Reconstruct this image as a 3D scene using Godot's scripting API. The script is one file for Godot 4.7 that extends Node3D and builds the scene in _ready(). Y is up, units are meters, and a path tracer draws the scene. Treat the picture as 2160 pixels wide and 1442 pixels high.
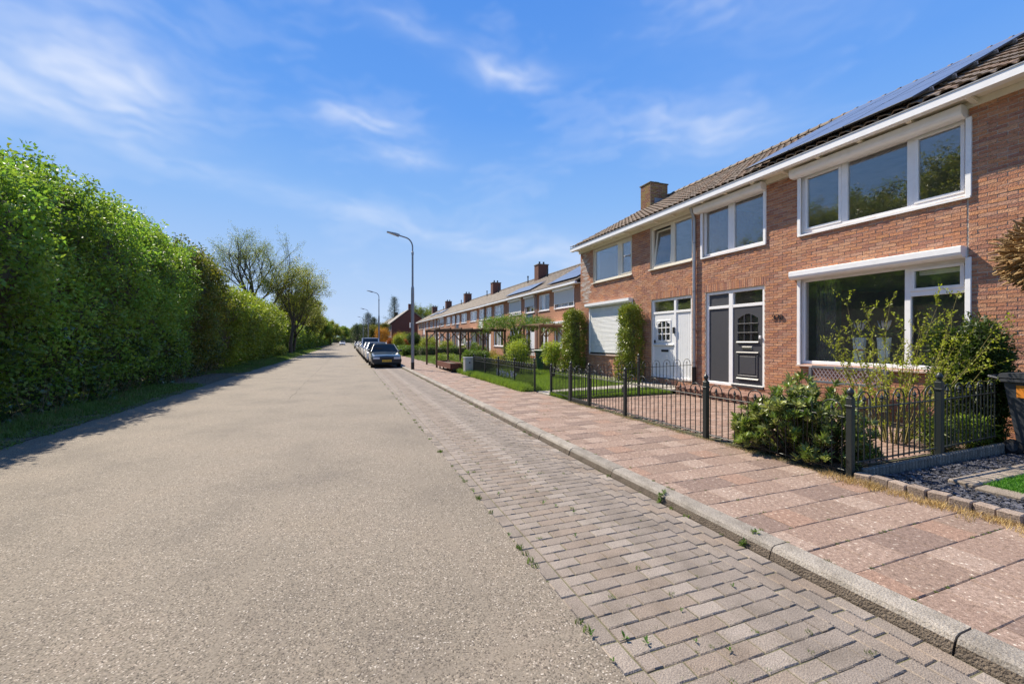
extends Node3D
# A Dutch street in spring: road, parking strip and pavement run along -Z, houses on the +X side, a tall hedge on the -X side.

var R := RandomNumberGenerator.new()
var M := {}
var T := {}
var used := {}
var noise := FastNoiseLite.new()
const EYE := Vector3(0, 1.58, 0)
const YAW := 0.36605
const XW := 9.4      # front wall of the near houses
const XF := 5.08     # garden fences along the pavement
const GY := 0.09     # pavement level


class MB:
	# collects triangles; front faces clockwise
	var v := PackedVector3Array()
	var n := PackedVector3Array()
	var uv := PackedVector2Array()
	var c := PackedColorArray()
	var xf := Transform3D.IDENTITY
	var col := Color(1, 1, 1)
	var colored := false

	func tri(a: Vector3, b: Vector3, d: Vector3, na: Vector3, nb: Vector3, nd: Vector3) -> void:
		a = xf * a
		b = xf * b
		d = xf * d
		na = (xf.basis * na).normalized()
		nb = (xf.basis * nb).normalized()
		nd = (xf.basis * nd).normalized()
		if (b - a).cross(d - a).dot(na + nb + nd) > 0:
			put(a, na); put(d, nd); put(b, nb)
		else:
			put(a, na); put(b, nb); put(d, nd)

	func put(p: Vector3, m: Vector3) -> void:
		v.append(p)
		n.append(m)
		var q := m.abs()
		uv.append(Vector2(p.x, p.z) if q.y >= q.x and q.y >= q.z else (Vector2(p.z, -p.y) if q.x >= q.z else Vector2(p.x, -p.y)))
		if colored:
			c.append(col)

	func quad(a: Vector3, b: Vector3, d: Vector3, e: Vector3, m := Vector3.ZERO) -> void:
		if m == Vector3.ZERO:
			m = (d - a).cross(e - b).normalized()
		tri(a, b, d, m, m, m)
		tri(a, d, e, m, m, m)

	func box(at: Vector3, s: Vector3, bev := 0.0) -> void:
		var h := s / 2
		var b := minf(bev, minf(h.x, minf(h.y, h.z)) * 0.9)
		for ax in 3:
			for sg in [-1.0, 1.0]:
				var m := Vector3.ZERO
				m[ax] = sg
				var u := Vector3.ZERO
				u[(ax + 1) % 3] = h[(ax + 1) % 3] - b
				var w := Vector3.ZERO
				w[(ax + 2) % 3] = h[(ax + 2) % 3] - b
				var o := at + m * h[ax]
				quad(o - u - w, o + u - w, o + u + w, o - u + w, m)
				if b > 0:
					# edge strips towards the next axis
					var m2 := Vector3.ZERO
					m2[(ax + 1) % 3] = 1.0
					for s2 in [-1.0, 1.0]:
						var p1: Vector3 = o + u * s2
						var p2: Vector3 = at + m * (h[ax] - b) + m2 * (h[(ax + 1) % 3] * s2)
						quad(p1 - w, p1 + w, p2 + w, p2 - w, (m + m2 * s2).normalized())
		if b > 0:
			for sx in [-1.0, 1.0]:
				for sy in [-1.0, 1.0]:
					for sz in [-1.0, 1.0]:
						var sv := Vector3(sx, sy, sz)
						var q := at + sv * (h - Vector3(b, b, b))
						var m := sv.normalized()
						tri(q + Vector3(sx * b, 0, 0), q + Vector3(0, sy * b, 0), q + Vector3(0, 0, sz * b), m, m, m)

	func span(a: Vector3, b: Vector3, bev := 0.0) -> void:
		box((a + b) / 2, (b - a).abs(), bev)

	func bar(a: Vector3, b: Vector3, w: float, t: float) -> void:
		# a squared stick from a to b
		var d := (b - a).normalized()
		var s := d.cross(Vector3.UP if absf(d.y) < 0.95 else Vector3.RIGHT).normalized()
		var k := xf
		xf = xf * Transform3D(Basis(s, d, s.cross(d)), (a + b) / 2)
		box(Vector3.ZERO, Vector3(w, a.distance_to(b), t))
		xf = k

	func tube(pts: Array, rads: Array, sides := 6, cap := true) -> void:
		var k := pts.size()
		var d: Vector3 = (pts[1] - pts[0]).normalized()
		var s := d.cross(Vector3.UP if absf(d.y) < 0.9 else Vector3.RIGHT).normalized()
		var prev := []
		for i in k:
			var dd: Vector3 = (pts[mini(i + 1, k - 1)] - pts[maxi(i - 1, 0)]).normalized()
			s = (s - dd * s.dot(dd)).normalized()
			var w := dd.cross(s)
			var ring := []
			for j in sides:
				var a := TAU * j / sides
				var m := s * cos(a) + w * sin(a)
				ring.append([pts[i] + m * rads[i], m])
			if i:
				for j in sides:
					var p: Array = prev[j]
					var q: Array = prev[(j + 1) % sides]
					var r: Array = ring[(j + 1) % sides]
					var t: Array = ring[j]
					tri(p[0], q[0], r[0], p[1], q[1], r[1])
					tri(p[0], r[0], t[0], p[1], r[1], t[1])
			if cap and (i == 0 or i == k - 1) and rads[i] > 0.0005:
				var m: Vector3 = dd * (-1.0 if i == 0 else 1.0)
				for j in range(1, sides - 1):
					tri(ring[0][0], ring[j][0], ring[j + 1][0], m, m, m)
			prev = ring

	func lathe(prof: Array, sides := 12) -> void:
		# prof: Vector2(radius, height) from bottom to top, round the y axis
		for i in prof.size() - 1:
			var a: Vector2 = prof[i]
			var b: Vector2 = prof[i + 1]
			var m := Vector2(b.y - a.y, a.x - b.x).normalized()
			if m == Vector2.ZERO:
				continue
			for j in sides:
				var t0 := TAU * j / sides
				var t1 := TAU * (j + 1) / sides
				var e0 := Vector3(cos(t0), 0, sin(t0))
				var e1 := Vector3(cos(t1), 0, sin(t1))
				var n0 := e0 * m.x + Vector3.UP * m.y
				var n1 := e1 * m.x + Vector3.UP * m.y
				var p0 := e0 * a.x + Vector3.UP * a.y
				var p1 := e1 * a.x + Vector3.UP * a.y
				var q0 := e0 * b.x + Vector3.UP * b.y
				var q1 := e1 * b.x + Vector3.UP * b.y
				if a.x > 0:
					tri(p0, p1, q1, n0, n1, n1)
				if b.x > 0:
					tri(p0, q1, q0, n0, n1, n0)

	func prism(poly: PackedVector2Array, z0: float, z1: float) -> void:
		# a polygon in x,y pushed along z
		var t := Geometry2D.triangulate_polygon(poly)
		for i in range(0, t.size(), 3):
			for z in [z0, z1]:
				var m := Vector3(0, 0, 1.0 if z == maxf(z0, z1) else -1.0)
				var p := poly[t[i]]
				var q := poly[t[i + 1]]
				var r := poly[t[i + 2]]
				tri(Vector3(p.x, p.y, z), Vector3(q.x, q.y, z), Vector3(r.x, r.y, z), m, m, m)
		var turn := -1.0 if Geometry2D.is_polygon_clockwise(poly) else 1.0
		for i in poly.size():
			var p := poly[i]
			var q := poly[(i + 1) % poly.size()]
			var m := Vector3(q.y - p.y, p.x - q.x, 0) * turn
			quad(Vector3(p.x, p.y, z0), Vector3(q.x, q.y, z0), Vector3(q.x, q.y, z1), Vector3(p.x, p.y, z1), m.normalized())

	func mesh() -> ArrayMesh:
		var a := []
		a.resize(Mesh.ARRAY_MAX)
		a[Mesh.ARRAY_VERTEX] = v
		a[Mesh.ARRAY_NORMAL] = n
		a[Mesh.ARRAY_TEX_UV] = uv
		if colored:
			a[Mesh.ARRAY_COLOR] = c
		var m := ArrayMesh.new()
		if v.size():
			m.add_surface_from_arrays(Mesh.PRIMITIVE_TRIANGLES, a)
		return m


# ---------- materials and textures ----------
func ramp(stops: Array, top: float) -> Gradient:
	var g := Gradient.new()
	var o := PackedFloat32Array()
	var k := PackedColorArray()
	for s in stops:
		o.append(s[0])
		k.append(Color(s[1].r / top, s[1].g / top, s[1].b / top).linear_to_srgb())
	g.offsets = o
	g.colors = k
	return g


func ntex(key: String, type: int, freq: float, oct: int, stops: Array, size := 512, seed_ := 1, ret := -1) -> Texture2D:
	var f := FastNoiseLite.new()
	f.noise_type = type
	f.frequency = freq
	f.seed = seed_
	f.fractal_type = FastNoiseLite.FRACTAL_FBM if oct > 1 else FastNoiseLite.FRACTAL_NONE
	f.fractal_octaves = oct
	if ret >= 0:
		f.cellular_return_type = ret
		f.cellular_jitter = 1.0
	var t := NoiseTexture2D.new()
	t.width = size
	t.height = size
	t.seamless = true
	t.seamless_blend_skirt = 0.08
	t.noise = f
	t.normalize = true
	var top := 1.0
	for s in stops:
		top = maxf(top, maxf(s[1].r, maxf(s[1].g, s[1].b)))
	t.color_ramp = ramp(stops, top)
	t.set_meta("gain", top)
	T[key] = t
	return t


func L(r: float, g: float, b: float) -> Color:
	return Color(r, g, b).linear_to_srgb()


func mat(key: String, c: Color, rough := 0.7, metal := 0.0) -> StandardMaterial3D:
	var m := StandardMaterial3D.new()
	m.resource_name = key
	m.albedo_color = c.linear_to_srgb()
	m.roughness = rough
	m.metallic = metal
	M[key] = m
	return m


func tex(m: StandardMaterial3D, albedo: Texture2D, scale: float, bump: Texture2D = null, bump_cm := 0.0, macro: Texture2D = null, macro_scale := 0.1) -> StandardMaterial3D:
	m.uv1_triplanar = true
	m.uv1_world_triplanar = true
	m.uv1_triplanar_sharpness = 8.0
	m.uv1_scale = Vector3.ONE * scale
	m.albedo_texture = albedo
	var gain: float = albedo.get_meta("gain") * (macro.get_meta("gain") if macro else 1.0)
	m.set_meta("gain", gain)
	m.albedo_color = (m.albedo_color.srgb_to_linear() * gain).linear_to_srgb()
	m.albedo_color.a = 1.0
	if bump:
		m.heightmap_enabled = true
		m.heightmap_texture = bump
		m.heightmap_scale = bump_cm
	if macro:
		m.detail_enabled = true
		m.detail_albedo = macro
		m.detail_blend_mode = BaseMaterial3D.BLEND_MODE_MUL
		m.detail_uv_layer = BaseMaterial3D.DETAIL_UV_2
		m.uv2_triplanar = true
		m.uv2_world_triplanar = true
		m.uv2_triplanar_sharpness = 8.0
		m.uv2_scale = Vector3.ONE * macro_scale
	return m


func leafmat(key: String, c: Color, back: Color, rough := 0.5) -> StandardMaterial3D:
	var m := mat(key, c, rough)
	m.vertex_color_use_as_albedo = true
	m.backlight_enabled = true
	m.backlight = back.linear_to_srgb()
	m.cull_mode = BaseMaterial3D.CULL_DISABLED
	return m


func tint(key: String, c: Color) -> StandardMaterial3D:
	# the same surface in another colour
	var id := key + str(c)
	if not M.has(id):
		var m: StandardMaterial3D = M[key].duplicate()
		m.albedo_color = (c * float(M[key].get_meta("gain", 1.0))).linear_to_srgb()
		m.albedo_color.a = 1.0
		m.vertex_color_use_as_albedo = false
		M[id] = m
	return M[id]


# ---------- nodes ----------
func numbered(s: String) -> String:
	used[s] = used.get(s, 0) + 1
	return s if used[s] == 1 else "%s_%03d" % [s, used[s] - 1]


func tag(o: Node, label: String, category: String, group := "") -> Node:
	o.set_meta("label", label)
	o.set_meta("category", category)
	if group:
		o.set_meta("group", group)
	return o


func thing(called: String, label: String, category: String, at := Vector3.ZERO, turn := 0.0, group := "") -> Node3D:
	var o := Node3D.new()
	o.name = numbered(called)
	add_child(o)
	o.position = at
	o.rotation.y = turn
	tag(o, label, category, group)
	return o


func part(parent: Node, called: String, mesh: Mesh, m: Material) -> MeshInstance3D:
	var o := MeshInstance3D.new()
	o.name = called
	o.mesh = mesh
	o.material_override = m
	parent.add_child(o, true)
	return o


func node(parent: Node, called: String) -> Node3D:
	var o := Node3D.new()
	o.name = called
	parent.add_child(o, true)
	return o


func solo(called: String, mesh: Mesh, m: Material, label: String, category: String, group := "") -> MeshInstance3D:
	var o := MeshInstance3D.new()
	o.name = numbered(called)
	o.mesh = mesh
	o.material_override = m
	add_child(o)
	tag(o, label, category, group)
	return o


func struct(called: String, mesh: Mesh, m: Material) -> MeshInstance3D:
	var o := MeshInstance3D.new()
	o.name = numbered(called)
	o.mesh = mesh
	o.material_override = m
	add_child(o)
	o.set_meta("kind", "structure")
	return o


func many(parent: Node, called: String, mesh: Mesh, m: Material, xs: Array, cs: Array = [], kind := "") -> MultiMeshInstance3D:
	var q := MultiMesh.new()
	q.transform_format = MultiMesh.TRANSFORM_3D
	q.use_colors = cs.size() > 0
	q.mesh = mesh
	q.instance_count = xs.size()
	for i in xs.size():
		q.set_instance_transform(i, xs[i])
		if cs.size():
			q.set_instance_color(i, cs[i])
	var o := MultiMeshInstance3D.new()
	o.name = called if parent != self else numbered(called)
	o.multimesh = q
	o.material_override = m
	parent.add_child(o, true)
	if kind:
		o.set_meta("kind", kind)
	return o


func pix(p: Vector3) -> Vector3:
	# where a point falls in the photograph, and its depth; used only to pick the pieces that show largest
	var d := -p.z * cos(YAW) + p.x * sin(YAW)
	var x := p.x * cos(YAW) + p.z * sin(YAW)
	return Vector3(1080 + 900 * x / maxf(d, 0.01), 718 - 900 * (p.y - EYE.y) / maxf(d, 0.01), d)


func pieces(parent: Node, called: String, rest: String, meshes: Array, key: String, tones: Array, xs: Array, most := 300) -> void:
	# the pieces that show largest are parts of their own, the others one part of kind stuff
	var order := []
	for i in xs.size():
		var p: Vector3 = xs[i].origin
		var q := pix(p)
		var seen := q.z > 0.3 and q.x > -30 and q.x < 2190 and q.y < 1470 and q.y > -30
		order.append([q.z if seen else q.z + 1000.0, i])
	order.sort_custom(func(a, b): return a[0] < b[0])
	var rx := []
	var rc := []
	for k in order.size():
		var i: int = order[k][1]
		var tone: Color = tones[(i * 7919 + i / 3) % tones.size()]
		if k < most and order[k][0] < 900:
			var o := part(parent, called, meshes[i % meshes.size()], tint(key, tone))
			o.transform = xs[i]
		else:
			rx.append(xs[i])
			rc.append(tone)
	if rx.size():
		many(parent, rest, meshes[0], M[key], rx, rc, "stuff")


func rnd(a: float, b: float) -> float:
	return R.randf_range(a, b)


func rvec() -> Vector3:
	return Vector3(rnd(-1, 1), rnd(-1, 1), rnd(-1, 1))


func rbasis(s := 1.0) -> Basis:
	return Basis.from_euler(Vector3(rnd(0, TAU), rnd(0, TAU), rnd(0, TAU))).scaled(Vector3.ONE * s)


# ---------- plants ----------
class LB:
	# collects leaves of four corners each
	var v := PackedVector3Array()
	var n := PackedVector3Array()
	var i := PackedInt32Array()

	func mesh() -> ArrayMesh:
		var a := []
		a.resize(Mesh.ARRAY_MAX)
		a[Mesh.ARRAY_VERTEX] = v
		a[Mesh.ARRAY_NORMAL] = n
		a[Mesh.ARRAY_INDEX] = i
		var m := ArrayMesh.new()
		m.add_surface_from_arrays(Mesh.PRIMITIVE_TRIANGLES, a)
		return m


func baked(mesh: Mesh, xs: Array, cs: Array) -> ArrayMesh:
	# all copies of a spray in one mesh, tinted corner by corner
	var src := mesh.surface_get_arrays(0)
	var sv: PackedVector3Array = src[Mesh.ARRAY_VERTEX]
	var sn: PackedVector3Array = src[Mesh.ARRAY_NORMAL]
	var si := PackedInt32Array()
	if src[Mesh.ARRAY_INDEX] != null:
		si = src[Mesh.ARRAY_INDEX]
	else:
		si = PackedInt32Array(range(sv.size()))
	var v := PackedVector3Array()
	var n := PackedVector3Array()
	var c := PackedColorArray()
	var ix := PackedInt32Array()
	ix.resize(si.size() * xs.size())
	var k := 0
	var q := PackedColorArray()
	q.resize(sv.size())
	for j in xs.size():
		var t: Transform3D = xs[j]
		v.append_array(t * sv)
		n.append_array(Transform3D(t.basis.orthonormalized(), Vector3.ZERO) * sn)
		q.fill(cs[j] if cs.size() else Color.WHITE)
		c.append_array(q)
		var o := j * sv.size()
		for e in si:
			ix[k] = e + o
			k += 1
	var a := []
	a.resize(Mesh.ARRAY_MAX)
	a[Mesh.ARRAY_VERTEX] = v
	a[Mesh.ARRAY_NORMAL] = n
	a[Mesh.ARRAY_COLOR] = c
	a[Mesh.ARRAY_INDEX] = ix
	var m := ArrayMesh.new()
	m.add_surface_from_arrays(Mesh.PRIMITIVE_TRIANGLES, a)
	return m


func leaves(parent: Node, called: String, mesh: Mesh, m: Material, xs: Array, cs: Array) -> void:
	part(parent, called, baked(mesh, xs, cs), m)


func leaf(mb: LB, at: Vector3, d: Vector3, up: Vector3, l: float, w: float) -> void:
	var s := d.cross(up).normalized()
	var u := s.cross(d).normalized()
	var b := at + d * l * 0.5
	var e := at + d * l - u * l * 0.12
	var p := b + s * w * 0.5 + u * w * 0.16
	var q := b - s * w * 0.5 + u * w * 0.16
	var o := mb.v.size()
	mb.v.append_array([at, p, e, q])
	mb.n.append_array([u, (u - s * 0.3).normalized(), u, (u + s * 0.3).normalized()])
	mb.i.append_array([o, o + 2, o + 1, o, o + 3, o + 2])


func clump(seed_: int, count: int, rad: float, l: float, w: float, twigs := true) -> ArrayMesh:
	# a spray of leaves
	R.seed = seed_
	var mb := LB.new()
	for k in count:
		var d := rvec().normalized()
		var at := d * rad * pow(R.randf(), 0.45)
		var o := (d + rvec() * 0.9 + Vector3.UP * 0.2).normalized()
		leaf(mb, at, o, (Vector3.UP + rvec() * 0.8).normalized(), l * rnd(0.7, 1.2), w * rnd(0.75, 1.2))
	return mb.mesh()


func rosette(seed_: int, count: int, l: float, w: float) -> ArrayMesh:
	# long leaves standing out from one shoot
	R.seed = seed_
	var mb := LB.new()
	for k in count:
		var a := TAU * k / count * 2.4 + rnd(-0.3, 0.3)
		var el := rnd(0.1, 1.2)
		var d := Vector3(cos(a) * cos(el), sin(el), sin(a) * cos(el))
		leaf(mb, Vector3(0, k * 0.004, 0), d, Vector3.UP, l * rnd(0.75, 1.1), w * rnd(0.8, 1.1))
	return mb.mesh()


func blades(seed_: int, count: int, rad: float, h: float, w: float) -> ArrayMesh:
	R.seed = seed_
	var mb := MB.new()
	for k in count:
		var a := rnd(0, TAU)
		var p := Vector3(cos(a), 0, sin(a)) * rad * sqrt(R.randf())
		var lean := Vector3(rnd(-1, 1), 0, rnd(-1, 1)) * h * 0.55
		var hh := h * rnd(0.5, 1.1)
		var s := Vector3(cos(a * 3.1), 0, sin(a * 3.1)) * w * 0.5
		var mid := p + lean * 0.35 + Vector3.UP * hh * 0.6
		var tip := p + lean + Vector3.UP * hh
		var m := s.cross(tip - p).normalized()
		mb.tri(p - s, p + s, mid + s * 0.7, m, m, m)
		mb.tri(p - s, mid + s * 0.7, mid - s * 0.7, m, m, m)
		mb.tri(mid - s * 0.7, mid + s * 0.7, tip, m, m, m)
	return mb.mesh()


func grow(mb: MB, p: Vector3, d: Vector3, length: float, rad: float, lvl: int, cfg: Dictionary, out: Array) -> void:
	var pts := [p]
	var rads := [rad]
	var seg := 4
	var taper: float = cfg.get("taper", 0.5)
	for k in seg:
		d = (d + rvec() * cfg.wiggle + Vector3.UP * cfg.up).normalized()
		p += d * length / seg
		pts.append(p)
		rads.append(rad * (1.0 - (k + 1.0) / seg * taper))
	mb.tube(pts, rads, [8, 6, 5, 4, 3, 3, 3][lvl], false)
	if lvl >= cfg.leaf_from:
		for k in range(1, seg + 1):
			for j in cfg.per:
				out.append(pts[k] + rvec() * cfg.scatter)
	if lvl < cfg.levels:
		var kids: int = cfg.kids[lvl]
		for k in kids:
			var t := lerpf(cfg.get("first", 0.35) if lvl == 0 else 0.25, 1.0, (k + R.randf() * 0.6) / kids)
			var f := t * seg
			var i := mini(int(f), seg - 1)
			var at: Vector3 = pts[i].lerp(pts[i + 1], f - i)
			var axis := rvec().cross(d).normalized()
			var nd := d.rotated(axis, deg_to_rad(rnd(cfg.ang * 0.7, cfg.ang * 1.3)))
			if lvl == 0:
				var az := TAU * (k * 0.618 + R.randf() * 0.12)
				nd = (Vector3(cos(az), 0, sin(az)) * sin(deg_to_rad(cfg.ang)) + Vector3.UP * cos(deg_to_rad(cfg.ang))).normalized()
			grow(mb, at, nd, length * rnd(0.55, 0.8) * (1.15 - 0.35 * t), rad * 0.55 * (1.0 - 0.35 * t), lvl + 1, cfg, out)


func tones(base: Color, n: int, spread: float, warm := 0.15) -> Array:
	var out := []
	for k in n:
		var v := 1.0 + rnd(-spread, spread)
		var h := rnd(-warm, warm)
		out.append(Color(base.r * v * (1 + h), base.g * v, base.b * v * (1 - h * 0.6)))
	return out


func crown(parent: Node, called: String, mesh: Mesh, m: Material, pts: Array, lo: float, hi: float, base: Color, spread := 0.25, warm := 0.15) -> void:
	var xs := []
	var cs := []
	var tn := tones(base, 12, spread, warm)
	for p in pts:
		xs.append(Transform3D(rbasis(rnd(lo, hi)), p))
		cs.append(tn[R.randi() % 12])
	leaves(parent, called, mesh, m, xs, cs)


func tree(called: String, label: String, at: Vector3, seed_: int, cfg: Dictionary, mesh: Mesh, m: Material, base: Color, group := "", turn := 0.0) -> Node3D:
	R.seed = seed_
	var t := thing(called, label, "tree", at, turn, group)
	var mb := MB.new()
	var pts := []
	grow(mb, Vector3(0, -0.1, 0), (Vector3.UP + Vector3(cfg.get("lean", 0.0), 0, 0)).normalized(), cfg.trunk, cfg.rad, 0, cfg, pts)
	part(t, "trunk", mb.mesh(), M.bark)
	crown(t, "crown", mesh, m, pts, cfg.s0, cfg.s1, base, 0.3, 0.2)
	return t


func bush(called: String, label: String, category: String, at: Vector3, size: Vector3, seed_: int, count: int, mesh: Mesh, m: Material, base: Color, s0: float, s1: float, group := "", trunk := 0.0) -> Node3D:
	# leaf sprays through the outer half of a lumpy ellipsoid, on a few stems
	R.seed = seed_
	var t := thing(called, label, category, at, 0.0, group)
	var mb := MB.new()
	var tips := []
	for k in 9:
		var a := TAU * k / 9 + rnd(-0.3, 0.3)
		var tip := Vector3(cos(a) * size.x * 0.36, trunk + size.y * rnd(0.5, 0.85), sin(a) * size.z * 0.36)
		var root_ := Vector3(cos(a) * 0.03, -0.03, sin(a) * 0.03)
		mb.tube([root_, root_.lerp(tip, 0.4) + Vector3(0, maxf(trunk * 0.5, 0.03), 0), tip], [0.022 + trunk * 0.02, 0.014, 0.005], 5, false)
		tips.append(tip)
	part(t, "stem", mb.mesh(), M.bark)
	var pts := []
	noise.frequency = 1.0
	for k in count:
		var d := rvec().normalized()
		var lump := 0.82 + 0.3 * noise.get_noise_3dv(d * 2.2 + at)
		var r := lump * pow(rnd(0.12, 1.0), 0.4)
		var p := Vector3(d.x * size.x * 0.5 * r, trunk + size.y * 0.5 + d.y * size.y * 0.5 * r, d.z * size.z * 0.5 * r)
		p.y = maxf(p.y, 0.04)
		pts.append(p)
	crown(t, "crown", mesh, m, pts, s0, s1, base, 0.28, 0.15)
	return t


func sky_image() -> Image:
	# clear spring air with a few thin streaks of cirrus
	var w := 1536
	var h := 768
	var im := Image.create(w, h, false, Image.FORMAT_RGBF)
	var st := [[0.0, Color(0.47, 0.60, 0.80)], [0.14, Color(0.35, 0.52, 0.80)], [0.30, Color(0.215, 0.42, 0.79)], [0.48, Color(0.115, 0.31, 0.76)], [0.70, Color(0.08, 0.25, 0.70)], [1.6, Color(0.07, 0.22, 0.62)]]
	var f := FastNoiseLite.new()
	f.noise_type = FastNoiseLite.TYPE_SIMPLEX_SMOOTH
	f.frequency = 1.0
	f.fractal_octaves = 4
	f.seed = 11
	# streaks: azimuth from the street's direction (right positive), height, half length, half thickness, slope, strength
	var s := [[-0.42, 0.405, 0.17, 0.055, 0.03, 0.75], [-0.50, 0.50, 0.22, 0.09, 0.02, 0.42], [-0.62, 0.34, 0.3, 0.04, 0.02, 0.35], [-0.20, 0.30, 0.30, 0.025, -0.12, 0.22], [0.36, 0.565, 0.13, 0.022, 0.0, 0.62], [0.03, 0.455, 0.12, 0.026, 0.05, 0.62], [0.12, 0.39, 0.10, 0.022, 0.06, 0.5],
		[0.79, 0.43, 0.17, 0.045, -0.05, 0.55], [0.17, 0.25, 0.28, 0.02, -0.14, 0.34], [0.15, 0.61, 0.14, 0.02, -0.05, 0.25], [0.95, 0.62, 0.32, 0.10, 0.0, 0.22], [-0.35, 0.72, 0.3, 0.06, 0.15, 0.3], [0.5, 0.2, 0.25, 0.03, -0.05, 0.25],
		[1.7, 0.5, 0.3, 0.06, 0.05, 0.5], [2.4, 0.35, 0.25, 0.03, -0.08, 0.45], [-2.6, 0.45, 0.3, 0.05, 0.05, 0.5], [-1.7, 0.4, 0.3, 0.04, 0.1, 0.5], [-1.2, 0.6, 0.25, 0.05, -0.05, 0.4], [3.0, 0.7, 0.4, 0.08, 0.05, 0.4]]
	for y in h:
		var el := (0.5 - (y + 0.5) / h) * PI
		var base: Color = st[0][1]
		if el > 0:
			for k in st.size() - 1:
				if el >= st[k][0] and el <= st[k + 1][0]:
					base = st[k][1].lerp(st[k + 1][1], (el - st[k][0]) / (st[k + 1][0] - st[k][0]))
		for x in w:
			var c := base
			if el > 0.01:
				var az := wrapf((x + 0.5) / w * TAU, -PI, PI)
				var wx := f.get_noise_3d(cos(az) * 3.0, el * 5.0, sin(az) * 3.0)
				var wy := f.get_noise_3d(cos(az) * 3.0 + 9.0, el * 5.0, sin(az) * 3.0)
				var fine := f.get_noise_3d(cos(az) * 7.0 + wx * 1.5, el * 38.0 + wy * 2.0, sin(az) * 7.0)
				var d := 0.10 * smoothstep(-0.1, 0.7, wx + fine * 0.5)
				for q in s:
					var a := az - q[0] as float
					if absf(a) > q[2] * 4.0:
						continue
					var e: float = el - q[1] - a * q[4] + wy * 0.035
					var g: float = exp(-pow(a / q[2] + wx * 0.35, 2.0) * 1.6 - pow(e / q[3], 2.0))
					d += q[5] * g * (0.56 + 0.45 * fine)
				d += 0.10 * exp(-el * 9.0)
				c = base.lerp(Color(0.80, 0.83, 0.90), clampf(d, 0, 0.85))
			im.set_pixel(x, y, c)
	return im


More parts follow.
